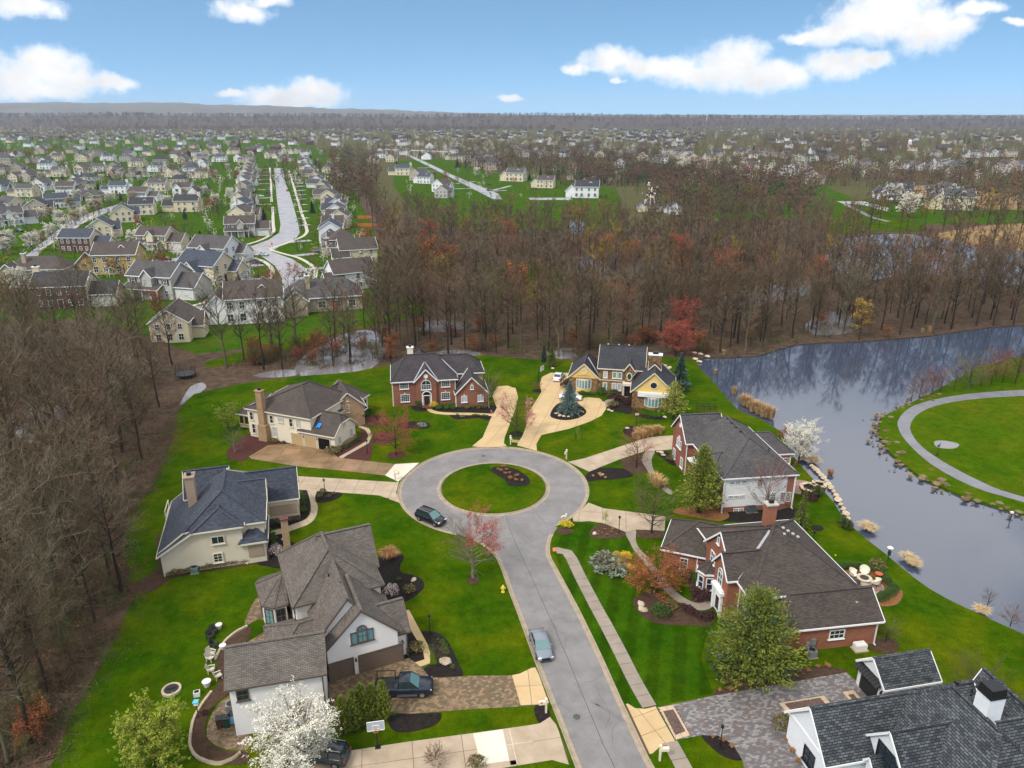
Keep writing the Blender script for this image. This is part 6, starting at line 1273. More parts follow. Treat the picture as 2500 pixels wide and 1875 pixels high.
many('rust', 'H', ((1160,365),(1210,345),(1230,405),(1270,400),(1275,450),(1325,465),(1380,468),(1330,430),(1190,380),(1240,370)), 1.3, 'rusty perennial in the kidney bed on the island', 'perennials on the island', name='perennial', cat='plant', z=0.18)
many('straw', 'H', ((2020,425),(2080,410),(2090,425),(2130,970-530)), 0.5, 'pale dry clump in the bed by the circle', 'dry clumps by the circle', name='perennial', cat='plant'); many('rust', 'F', ((160,262),(200,250),(240,265),(270,280),(210,285),(150,282),(180,270),(250,248)), 0.7, 'dry clump in the lamp bed', 'dry clumps in the lamp bed', name='perennial', cat='plant')
many('green', 'S', ((220,210),(253,228),(278,252),(284,276),(288,310),(335,422)), 0.55, 'small round lime shrub in the bed edge row', 'lime shrub row'); shrub('olive', 'S', 58, 290, 1.3, 'rust tipped round shrub by the flagged walk'); shrub('twiggy', 'S', 200, 1165, 1.3, 'bare red twig shrub at the lower drive'); shrub('olive', 'S', 515, 1180, 1.2, 'dry round shrub at the lower drive')
many('rust', 'F', [(930+i*62, 1275-i*15+(i % 2)*10) for i in range(12)], 1.2, 'rusty grass clump in the bed along the paver drive', 'rusty clumps along the drive', name='perennial', cat='plant'); many('rust', 'G', ((530,562),(585,580),(632,612),(925,580),(960,640),(990,690)), 1.0, 'small dry grass tuft in the lamp bed by the pavers', 'dry tufts by the pavers', name='perennial', cat='plant'); shrub('olive', 'G', 905, 510, 1.5, 'loose yellow twigged shrub at the white gable'); shrub('twiggy', 'F', 1050, 1200, (2.5, 2.0, 0.4), 'green ground cover below the big pine', name='ground_cover')
many('green', 'F', [(850+i*38, 1085+(i*53) % 130) for i in range(13)], 0.8, 'lime ground cover clump under the big pine', 'ground cover under the pine', name='ground_cover', cat='plant')
many('reed', 'V', [(225+i*9, 585+i*3+(i*5) % 13) for i in range(5)] + [(262+i*9+(i*29) % 11, 608+i*4+(i*7) % 19) for i in range(13)], 1.15, 'tall pale reed clump on the pond bank', 'pond bank reeds', name='reed_clump', cat='reeds', z=0.0)
many('reed', 'V', ((94,440),(190,540),(140,345),(1145,230),(1180,228)), 0.9, 'lone tawny reed clump at the pond edge', 'lone reed clumps', name='reed_clump', cat='reeds', z=-0.1); many('mound', 'V', ((880,1232),(865,1222),(1072,1378),(1105,1408),(590,885),(540,870),(1445,1645)), 0.9, 'straw coloured grass mound on the near pond bank', 'straw mounds on the bank', name='grass_mound', cat='grass', z=0.0); shrub('rust', 'V', 680, 945, 2.6, 'brown reed tuft standing in the pond', name='reed_clump', cat='reeds', z=-0.2); shrub('rust', 'V', 455, 715, 1.5, 'small brown reed tuft standing in the pond', name='reed_clump', cat='reeds', z=-0.2); shrub('orange', 'V', 435, 770, 0.9, 'orange shrub behind the single storey wing')
# rocks in the beds and the stone bank
for i, (cr, x, y, s) in enumerate((('Y',640,850,1.6),('Y',670,870,1.8),('Y',710,878,1.4),('Y',755,880,1.2),('Y',900,835,0.8),('Y',1330,995,1.5),('Y',1150,815,1.4),('Y',1180,825,1.1),('Y',1430,860,1.8),('Y',1700,885,1.5),('E',205,570,1.0),('E',240,575,1.5),('E',255,600,1.3),('F',135,272,1.3),('H',2035,943,0.9),('H',2105,408,0.9),('F',430,720,1.8),('F',445,760,1.8),('F',432,745,1.5),('Y',600,405,1.3),('Y',1745,400,2.5),('Y',1700,380,2.2))):
    rock(cr, x, y, s, i=i)
for i in range(16):
    t = i/15; x, y = 1590+t*330, 690+t*480-60*math.sin(t*3.1); rock('E', x, y, 1.5+0.4*(i % 3), 'long pale ledge stone set along the pond bank', 'ledge stones on the bank', i, 0.9+0.15*(i % 3), 0.05)
for i, (x, y) in enumerate(((1990,250),(2050,262),(2120,285),(2000,310),(2040,335))): rock('Y', x, y, 2.2, 'weathered log like stone at the inlet', 'inlet stones', i, -0.5, 0.1)
o = rock('S', 275, 375, 2.4, 'flat grey slab stone in the dark bed by the walk', None, 2)
# --- woods: a few skeletons shared by many trees
VAR = []
for i in range(8):
    VAR.append(tree_meshes('w%d' % i, BARK if i % 3 else BARK_G, [TWIG if i % 4 else TWIG_G], seed=60+i, H=20, W=7.5+1.2*(i % 4), base=0.32+0.06*(i % 3), n1=18, n2=8, n3=7, tw=0.030, rt=0.26, twl=1.5, rise=0.8, wob=0.03))
VO = [tree_meshes('wo%d' % i, BARK, [TWIG_R, BUD_O if i < 2 else BUD_Y], seed=80+i, H=19, W=9, base=0.3, n1=22, n2=8, n3=9, tw=0.034, rt=0.25, twl=1.4, bud=1, budw=0.5, rise=0.75) for i in range(3)]
BIG = [tree_meshes('big%d' % i, BARK_G, [TWIG_G if i else TWIG], seed=90+i, H=25, W=15, base=0.34, n1=20, n2=10, n3=10, tw=0.024, rt=0.5, twl=1.4, rise=0.6, wob=0.05) for i in range(3)]
NEAR = [tree_meshes('nr%d' % i, BARK if i else BARK_G, [TWIG if i % 2 else TWIG_G], seed=95+i, H=17, W=8.5, base=0.26+0.05*i, n1=20, n2=9, n3=9, tw=0.018, rt=0.2, twl=1.2, rise=0.75, wob=0.04) for i in range(4)]
UND = [tree_meshes('un%d' % i, BARK, [TWIG if i else TWIG_O, BUD_O], seed=99+i, H=5.5, W=4.5, base=0.08, n1=18, n2=7, n3=8, tw=0.016, rt=0.07, twl=0.9, rise=0.8, bud=1 if i == 2 else 0, budw=0.3) for i in range(3)]
TAKEN = []
def far_enough(p, d):
    for q in TAKEN:
        if (p[0]-q[0])**2+(p[1]-q[1])**2 < d*d: return False
    return True
rg = random.Random(17); NT = {'n': 0}
MARKS = [('by the flooded hollow', at('D', 740, 770)), ('behind the red brick house', at('D', 950, 755)), ('behind the fieldstone house', at('D', 1320, 740)), ('near the pond inlet stones', at('D', 1540, 765)), ('on the far pond shore', at('D', 1800, 735)), ('on the pond shore by the trail bend', at('D', 2120, 705)), ('behind the ivory house', at('D', 430, 830)), ('deep in the middle woods', at('D', 1200, 620)), ('deep in the woods above the pond', at('D', 1750, 620)), ('beside the cream stucco house lawn', at('D', 260, 1100)), ('along the side lawn with the fire pit', at('D', 140, 1450)), ('below the suburb yards', at('D', 200, 740)), ('deep in the left woods', at('D', 60, 950)), ('near the clearing in the woods', at('D', 1130, 610))]
def near(p): return min(MARKS, key=lambda m: (m[1][0]-p[0])**2+(m[1][1]-p[1])**2)[0]
WIDE = {}
def wood_tree(p, meshes, s, label, group, name='bare_tree', z=0.0):
    if label is None:
        crn = meshes[1]
        if crn.name not in WIDE: WIDE[crn.name] = max(v.co.x for v in crn.vertices)-min(v.co.x for v in crn.vertices)
        label = '%s %s bare tree with %s trunk %s' % ('tall' if s > .88 else ('middling' if s > .74 else 'short'), 'broad' if WIDE[crn.name] > 11 else 'narrow', 'mossy' if 'moss' in meshes[0].materials[0].name else 'dark', near(p)); group = label
    TAKEN.append(p); NT['n'] += 1
    sx = s*rg.uniform(0.85, 1.15); return plant(name, meshes, (p[0], p[1], z), label, 'tree', group, rg.uniform(0, 6.28), (sx, sx, s))
# single trees that stand out
for (x, y, me, hh, lb) in ((165,1120,BIG[0],1.0,'great old tree with mossy spreading limbs in the left hand woods'),(640,768,BIG[1],0.92,'tall spreading tree between the flooded hollow and the white houses'),(880,668,BIG[2],0.98,'tall broad oak at the corner of the woods behind the suburban street'),(250,850,BIG[2],0.85,'old wide tree with dark limbs above the flooded hollow'),(720,790,NEAR[1],1.05,'slim tall tree rising from the flooded hollow'),(40,1010,BIG[1],1.0,'large leaning tree with pale limbs deep in the woods')):
    wood_tree(at('D', x, y), me, hh, lb, None)
for (x, y, i, s, lb) in ((975,640,0,0.95,'orange budded tree standing out above the brown woods'),(955,650,2,0.85,'mustard coloured tree in front of the orange one'),(1360,640,0,1.0,'orange red tree among the tall bare trees'),(1470,620,1,1.0,'rust red tree near the woods centre'),(1300,600,1,0.85,'russet tree in the middle woods'),(1855,735,2,0.62,'golden olive tree at the pond shore'),(1560,650,1,0.9,'reddish tree right of the rust red one'),(1100,560,1,0.9,'dull orange tree near the far woods edge'),(1660,560,2,0.5,'small yellow tree in the far woods'),(845,790,1,0.4,'low orange leafed tree in the flooded hollow'),(720,360,1,0.9,'dark red tree at the head of the woods strip'),(345,700,1,0.55,'copper coloured tree beside the yellow house yard'),(930,560,1,0.9,'red brown tree behind the mustard one')):
    wood_tree(at('D', x, y), VO[i], s, lb, None, 'budding_tree')
for i, (x, y, s) in enumerate(((18,1650,1.1),(66,1610,1.2),(100,1500,1.05),(28,1490,1.25),(140,1420,1.1),(205,1345,1.0),(60,1370,1.3),(235,1250,1.05),(10,1290,1.3),(215,1130,1.2),(255,1040,1.1),(120,1230,1.25),(300,960,1.1),(345,880,1.05))):
    wood_tree(at('D', x, y), NEAR[(i*3) % 4], s, None, None)
left_wood = pts('D', (-60,1700),(60,1640),(140,1500),(230,1370),(265,1290),(235,1180),(260,1080),(330,990),(375,870),(400,800),(330,745),(180,705),(0,715),(-250,760),(-300,1200))
n = 0; tries = 0
while n < 84 and tries < 6000:
    tries += 1; x, y = rg.uniform(-60, 400), rg.uniform(705, 1700); p = at('D', x, y)
    if inside(p, left_wood) and far_enough(p, 3.4):
        wood_tree(p, NEAR[rg.randrange(4)], rg.uniform(0.75, 1.35), None, 'bare trees of the left woods'); n += 1
main_edge = pts('D', (420,812),(640,800),(835,782),(1040,764),(1150,772),(1240,774),(1440,766),(1560,768),(1640,766),(1720,742),(1850,736),(2000,724),(2100,710),(2190,702),(2330,700),(2420,640),(2300,600),(1900,575),(1500,560),(1200,560),(1000,590),(860,640),(840,700),(700,740),(560,765))
n = 0; tries = 0
while n < 168 and tries < 9000:
    tries += 1; x, y = rg.uniform(420, 2330), 800-abs(rg.gauss(0, 85)); p = at('D', x, y)
    if inside(p, main_edge) and far_enough(p, 3.6) and (x > 850 or rg.random() < 0.34):
        v = rg.random(); wood_tree(p, VAR[rg.randrange(8)] if v < 0.975 else VO[rg.randrange(2)], rg.uniform(0.66, 1.12), None, 'bare trees of the back woods'); n += 1
for i in range(110):
    for _ in range(40):
        x, y = rg.uniform(380, 2250), 790-abs(rg.gauss(0, 40)); p = at('D', x, y)
        if inside(p, main_edge) or inside(p, left_wood): break
    else: continue
    o = plant('understory_shrub', UND[rg.randrange(3)], (p[0], p[1], 0), 'twiggy undergrowth shrub '+near(p), 'shrub', 'undergrowth '+near(p), rg.uniform(0, 6.28), rg.uniform(0.5, 1.1))
for i in range(60):
    for _ in range(40):
        x, y = rg.uniform(-40, 400), rg.uniform(760, 1640); p = at('D', x, y)
        if inside(p, left_wood): break
    plant('understory_shrub', UND[rg.randrange(3)], (p[0], p[1], 0), 'twiggy undergrowth shrub '+near(p), 'shrub', 'undergrowth '+near(p), rg.uniform(0, 6.28), rg.uniform(0.5, 0.95))
# brush, fallen twigs and leaf heaps on the forest floor: nobody could count them
# --- the rest of the woods: too many to tell apart, one mass
class Mass:
    def __init__(s): s.v = []; s.t = []; s.n = 0; s.mi = []
    def add(s, tv, tt, mi): s.v.append(tv); s.t.append(tt+s.n); s.n += len(tv); s.mi.append(np.full(len(tt), mi, np.int32))
    def build(s, name, mats):
        v = np.concatenate(s.v).astype(np.float32); t = np.concatenate(s.t).astype(np.int32); me = bpy.data.meshes.new(name)
        me.vertices.add(len(v)); me.vertices.foreach_set('co', v.ravel()); me.loops.add(len(t)*3); me.loops.foreach_set('vertex_index', t.ravel())
        me.polygons.add(len(t)); me.polygons.foreach_set('loop_start', np.arange(len(t))*3); me.polygons.foreach_set('material_index', np.concatenate(s.mi))
        for m in mats: me.materials.append(m)
        me.update(calc_edges=True); o = put(name, me); o['kind'] = 'stuff'; return o
def to_np(mb):
    v = np.array([tuple(p) for p in mb.v]); t = []; m = []
    for f, q in zip(mb.f, mb.m):
        for i in range(1, len(f)-1): t.append((f[0], f[i], f[i+1])); m.append(q)
    return v, np.array(t), m
LOW = []
for i in range(5):
    t_, c_ = skeleton(120+i, 20, 8.5+i % 3, 0.3, 11, 3, 8, 0.070, 0.28, 2.4, rise=0.8, sides=3)
    # limbs of three sides only
    LOW.append((to_np(t_)[0:2], to_np(c_)[0:2]))
def place_np(v, p, s, sz, a, z=0.0):
    ca, sa = math.cos(a), math.sin(a); q = np.empty_like(v); q[:, 0] = (v[:, 0]*ca-v[:, 1]*sa)*s+p[0]; q[:, 1] = (v[:, 0]*sa+v[:, 1]*ca)*s+p[1]; q[:, 2] = v[:, 2]*sz+z; return q
TW2 = mat('far_twig_brown', (0.124, 0.087, 0.054), 0.95, 0.4, 0.02); TW3 = mat('far_twig_rust', (0.215, 0.112, 0.072), 0.95, 0.3, 0.03); TW4 = mat('far_twig_grey', (0.138, 0.112, 0.074), 0.95, 0.4, 0.02); TW5 = mat('far_twig_gold', (0.27, 0.19, 0.035), 0.95, 0.3, 0.03)
mass = Mass(); n = 0; tries = 0; CLEAR = [pts('D', (1840,445),(1960,470),(2000,500),(1900,500),(1790,505),(1800,470)), pts('D', (1780,560),(1830,515),(1960,505),(2100,530),(2300,560),(2300,600),(2100,590),(1960,580),(1850,590)), pts('D', (1980,520),(2100,490),(2300,485),(2300,555),(2150,540),(2040,530))]
while n < 640 and tries < 24000:
    tries += 1; x, y = rg.uniform(740, 2320), rg.uniform(425, 735); p = at('D', x, y)
    if not inside(p, wood_poly) or not far_enough(p, 4.6 if p[1] < 320 else 6.0) or (any(inside(p, c) for c in CLEAR) and rg.random() < 0.93): continue
    (tv, tt), (cv, ct) = LOW[rg.randrange(5)]; s = rg.uniform(0.68, 1.08); a = rg.uniform(0, 6.28); TAKEN.append(p)
    mass.add(place_np(tv, p, s, s*rg.uniform(.85, 1.1), a), tt, 0); v_ = rg.random(); mass.add(place_np(cv, p, s, s, a), ct, 1 if v_ < 0.58 else (3 if v_ < 0.80 else (2 if v_ < 0.94 else 4))); n += 1
mass.build('far_woods', [BARK, TW2, TW3, TW4, TW5])
def brush(seed):
    r = random.Random(seed); mb = MB()
    for _ in range(46):
        o = Vector((r.gauss(0, .9), r.gauss(0, .9), 0)); d = (rvec(r, .6)+Vector((0, 0, .9))).normalized(); s = d.cross(rvec(r)).normalized()*.02; mb.poly([o-s, o+s, o+d*r.uniform(.5, 1.7)])
    for _ in range(16): leaf(mb, Vector((r.gauss(0, 1.1), r.gauss(0, 1.1), .06)), .35, r)
    mb.bar((-1.6, r.uniform(-1, 1), .1), (1.5, r.uniform(-1, 1), .14), .05)
    return to_np(mb)[0:2]
BRU = [brush(i) for i in range(5)]; bm_ = Mass(); edge_l = lawn[1:10]
for i in range(1500):
    if i < 820: x, y = rg.uniform(-60, 420), rg.uniform(740, 1680)
    else: x, y = rg.uniform(400, 2300), 795-abs(rg.gauss(0, 70))
    p = at('D', x, y)
    if not (inside(p, left_wood) or inside(p, main_edge)): continue
    v, t = BRU[rg.randrange(5)]; s = rg.uniform(.6, 1.5); bm_.add(place_np(v, p, s, s*rg.uniform(.6, 1.3), rg.uniform(0, 6.28), .03), t, rg.choices(range(4), (5, 3, 1, 1))[0])
for a, b in zip(edge_l, edge_l[1:]):
    l = math.hypot(b[0]-a[0], b[1]-a[1])
    for _ in range(int(l*2.2)):
        k_ = rg.random(); p = (a[0]+(b[0]-a[0])*k_+rg.gauss(-.6, 1.1), a[1]+(b[1]-a[1])*k_+rg.gauss(0, 1.0)); v, t = BRU[rg.randrange(5)]; s = rg.uniform(.35, 1.0); bm_.add(place_np(v, p, s, s*.8, rg.uniform(0, 6.28), .1), t, rg.choices(range(4), (5, 2, 1, 2))[0])
bm_.build('forest_brush', [TW2, TW4, TW3, GREEN[0]])
# ------------------------------------------------------------------ the suburb beyond the woods
WALLC = {'cream': (SID_C, 'cream sided'), 'white': (SID_W, 'white sided'), 'tan': (SID_T, 'tan sided'), 'grey': (SID_G, 'pale grey sided'), 'brick': (BRICK_D, 'dark red brick'), 'yellow': (SID_Y, 'mustard yellow sided'), 'stone': (STONE_B, 'brown stone fronted')}
ROOFC = {'grey': (SH_GREY, 'grey'), 'blue': (SH_BLUE, 'slate blue'), 'brown': (SH_TAUPE, 'brown'), 'char': (SH_CHAR, 'charcoal')}
PROTO = {}
def proto(kind, wall, roof):
    """a suburban house of one of six plans, front towards -y"""
    w, wl_ = WALLC[wall]; r, rl = ROOFC[roof]; k = dict(wall=w, roof=r, trim=TRIM_W, caps=False); fr = dict(w, ) if False else None
    h = bpy.data.objects.new('house', None); COL.objects.link(h); f = STONE_B if wall in ('stone',) else None; side = SID_C if wall in ('stone', 'brick') else w; k['wall'] = side
    front = w if wall in ('stone', 'brick') else None
    if kind == 'colonial':
        block(h, 'u', -4.5, 4.5, -6.2, 6.2, 5.4, 8.2, **k); block(h, 'u', -3.4, 3.6, 5.5, 12.2, 3.0, 5.6, **k)
        if front: obj('front_wall', MB().box((0, -4.12, 2.6), (11.6, 0.12, 5.1)), front, h)
        for x in (-4.4, -2.2, 0, 2.2, 4.4):
            win(h, 's', x, -4.19, 3.4, 0.95, 1.4, rows=2, cols=2, sill=False, shutters=TRIM_K if wall == 'white' else None)
            if x: win(h, 's', x, -4.19, 0.8, 0.95, 1.4, rows=2, cols=2, sill=False)
        door(h, 's', 0, -4.19, DOOR_R); garage(h, 's', 9.0, -3.02, 4.8, 2.2, GAR_W)
        for x in (-3.5, 0.5, 3.5): win(h, 'n', x, 4.12, 3.4, 1.0, 1.4, sill=False); win(h, 'n', x, 4.12, 0.7, 1.2, 1.6, sill=False)
        for y in (-1.5, 1.8): win(h, 'w', -5.92, y, 3.4, 0.8, 1.3, sill=False)
        chimney(h, -5.9, 0.8, -0.3, 9.2, 1.4, 0.8, side, TRIM_W); d = 'two storey house with a side garage'
    elif kind == 'porch':
        block(h, 'u', -4.4, 4.4, -6.5, 6.0, 5.4, 8.3, **k); block(h, 'u', -3.6, 4.2, 5.2, 11.5, 3.0, 6.0, **k); block(h, 'u', -6.4, -3.6, -6.4, 3.5, 2.7, 3.9, ar=-3.7, za1=3.85, walls=False, **k)
        for x in (-6.1, -3.6, -1.0, 1.4, 3.2): obj('porch_post', MB().box((x, -6.1, 1.3), (0.2, 0.2, 2.7)), TRIM_W, h)
        for x in (-4.6, -1.6, 1.4, 4.2): win(h, 's', x, -4.03, 3.5, 0.95, 1.3, sill=False, shutters=TRIM_K); win(h, 's', x, -4.03, 0.8, 0.95, 1.4, sill=False) if x != -1.6 else door(h, 's', x, -4.03, DOOR_R)
        block(h, 'v', -1.6, 1.8, -5.6, 1.0, 5.4, 7.3, **k); garage(h, 's', 8.4, -3.25, 4.6, 2.2, GAR_W)
        for x in (-3.5, 0.5, 3.5): win(h, 'n', x, 4.02, 3.4, 1.0, 1.4, sill=False); win(h, 'n', x, 4.02, 0.7, 1.2, 1.6, sill=False)
        win(h, 'w', -6.2, 0.5, 3.4, 0.8, 1.2, sill=False); d = 'house with a front porch'
    elif kind == 'gable':
        block(h, 'v', -4.9, 4.9, -6.5, 6.5, 5.0, 8.3, **k); block(h, 'v', 0.6, 6.6, -9.2, -3.0, 2.9, 5.6, **k); block(h, 'u', -3.5, 3.0, -7.4, 0, 3.2, 6.4, **k)
        if front: obj('front_wall', MB().box((-1.9, -6.28, 2.4), (4.6, 0.12, 4.8)), front, h)
        garage(h, 's', 3.6, -8.93, 4.7, 2.2, GAR_W); door(h, 's', -0.2, -6.22, DOOR_R)
        for x in (-3.2, 0.2): win(h, 's', x, -6.36 if x < 0 else -6.22, 3.6, 1.0, 1.4, sill=False)
        win(h, 's', -2.6, -6.36, 0.8, 1.4, 1.4, sill=False)
        for y in (-3.0, 0.8, 4.2):
            win(h, 'e', 4.52, y, 3.4, 0.9, 1.3, sill=False); win(h, 'w', -4.52, y, 3.5, 0.9, 1.3, sill=False); win(h, 'e', 4.52, y+0.5, 0.7, 0.9, 1.4, sill=False)
        for x in (-2.6, 0, 2.6): win(h, 'n', x, 6.22, 3.4, 1.0, 1.4, sill=False); win(h, 'n', x, 6.22, 0.7, 1.2, 1.6, sill=False)
        d = 'gable fronted house'
    elif kind == 'ranch':
        block(h, 'u', -4.8, 4.8, -8.0, 8.0, 3.0, 6.0, hip0=3.5, hip1=3.5, **k); block(h, 'v', -1.5, 4.0, -6.4, 0, 3.0, 5.0, **k); block(h, 'v', 3.0, 8.0, 3.0, 7.6, 3.0, 5.2, **k)
        if front: obj('front_wall', MB().box((1.25, -6.14, 1.9), (4.6, 0.12, 3.6)), front, h)
        for x in (-6.0, -3.8, 1.2, 6.0): win(h, 's', x, -4.43 if x != 1.2 else -6.24, 0.8, 1.4, 1.4, sill=False)
        for x in (-5.5, -2.5, 0.5): win(h, 'n', x, 4.43, 0.8, 1.5, 1.4, sill=False)
        win(h, 'w', -7.62, 0, 0.8, 1.0, 1.3, sill=False); door(h, 's', -1.9, -4.43, DOOR_R); chimney(h, 3.0, 2.0, 3.5, 7.0, 0.9, 0.9, side, TRIM_W); d = 'low hip roofed house'
    elif kind == 'cross':
        block(h, 'u', -4.5, 4.5, -7.0, 5.0, 5.4, 8.4, **k); block(h, 'v', -5.6, 0.2, -6.6, 2, 5.2, 7.8, **k); block(h, 'v', 3.2, 9.8, -6.8, 3.2, 3.0, 6.2, **k)
        if front: obj('front_wall', MB().box((-2.7, -6.36, 2.5), (5.0, 0.12, 5.0)), front, h)
        win(h, 's', -2.7, -6.46, 3.3, 1.7, 1.5, sill=False, arch=False); win(h, 's', -2.7, -6.46, 0.7, 1.8, 1.5, sill=False); garage(h, 's', 6.5, -6.52, 4.8, 2.2, GAR_W); door(h, 's', 1.4, -4.2, DOOR_R); win(h, 's', 1.6, -4.2, 3.5, 0.9, 1.3, sill=False)
        for x in (-5, -2, 1.5, 4): win(h, 'n', x, 4.12, 3.4, 1.0, 1.4, sill=False); win(h, 'n', x, 4.12, 0.7, 1.2, 1.6, sill=False)
        for y in (-2, 1.5): win(h, 'w', -6.72, y, 3.5, 0.9, 1.3, sill=False); win(h, 'w', -6.72, y, 0.7, 0.9, 1.3, sill=False)
        d = 'house with crossing gables'
    else:
        block(h, 'u', -4.6, 4.6, -6.0, 6.0, 5.4, 8.6, hip0=4.0, hip1=4.0, **k); block(h, 'v', 2.0, 7.6, -7.4, 3.0, 3.0, 5.8, **k); block(h, 'v', -5.2, -1.4, -5.4, 0, 5.4, 7.2, **k)
        if front: obj('front_wall', MB().box((-3.3, -5.18, 2.6), (3.0, 0.12, 5.1)), front, h)
        garage(h, 's', 4.8, -7.12, 4.4, 2.2, GAR_W); win(h, 's', -3.3, -5.27, 3.4, 1.2, 1.4, sill=False); win(h, 's', -3.3, -5.27, 0.7, 1.2, 1.4, sill=False); door(h, 's', 0, -4.22, DOOR_R); win(h, 's', 0.2, -4.22, 3.5, 0.9, 1.3, sill=False)
        for x in (-4, -1.2, 1.5, 4): win(h, 'n', x, 4.22, 3.4, 1.0, 1.4, sill=False); win(h, 'n', x, 4.22, 0.7, 1.2, 1.6, sill=False)
        for y in (-2, 1.5): win(h, 'w', -5.62, y, 3.5, 0.9, 1.3, sill=False); win(h, 'e', 5.62, y, 3.5, 0.9, 1.3, sill=False)
        d = 'hip roofed two storey house'
    return h, '%s %s, %s roof, beyond the woods' % (wl_, d, rl)
def house(cr, x, y, kind, wall, roof, deg, s=1.0, label=None, z=GZ):
    key = (kind, wall, roof); p = at(cr, x, y, z); first = key not in PROTO
    if first: PROTO[key] = proto(kind, wall, roof)
    o, lb = PROTO[key]
    grp = 'suburb: %s %s %s houses' % key
    if first: h = o; h.location = (p[0], p[1], z); h.rotation_euler[2] = R(deg); h.scale = (s, s, s)
    else: h = copy_tree(o, (p[0], p[1], z), R(deg), s)
    if label: tag(h, label, 'house'); h.pop('group', None)
    else: tag(h, lb, 'house', grp)
    return h
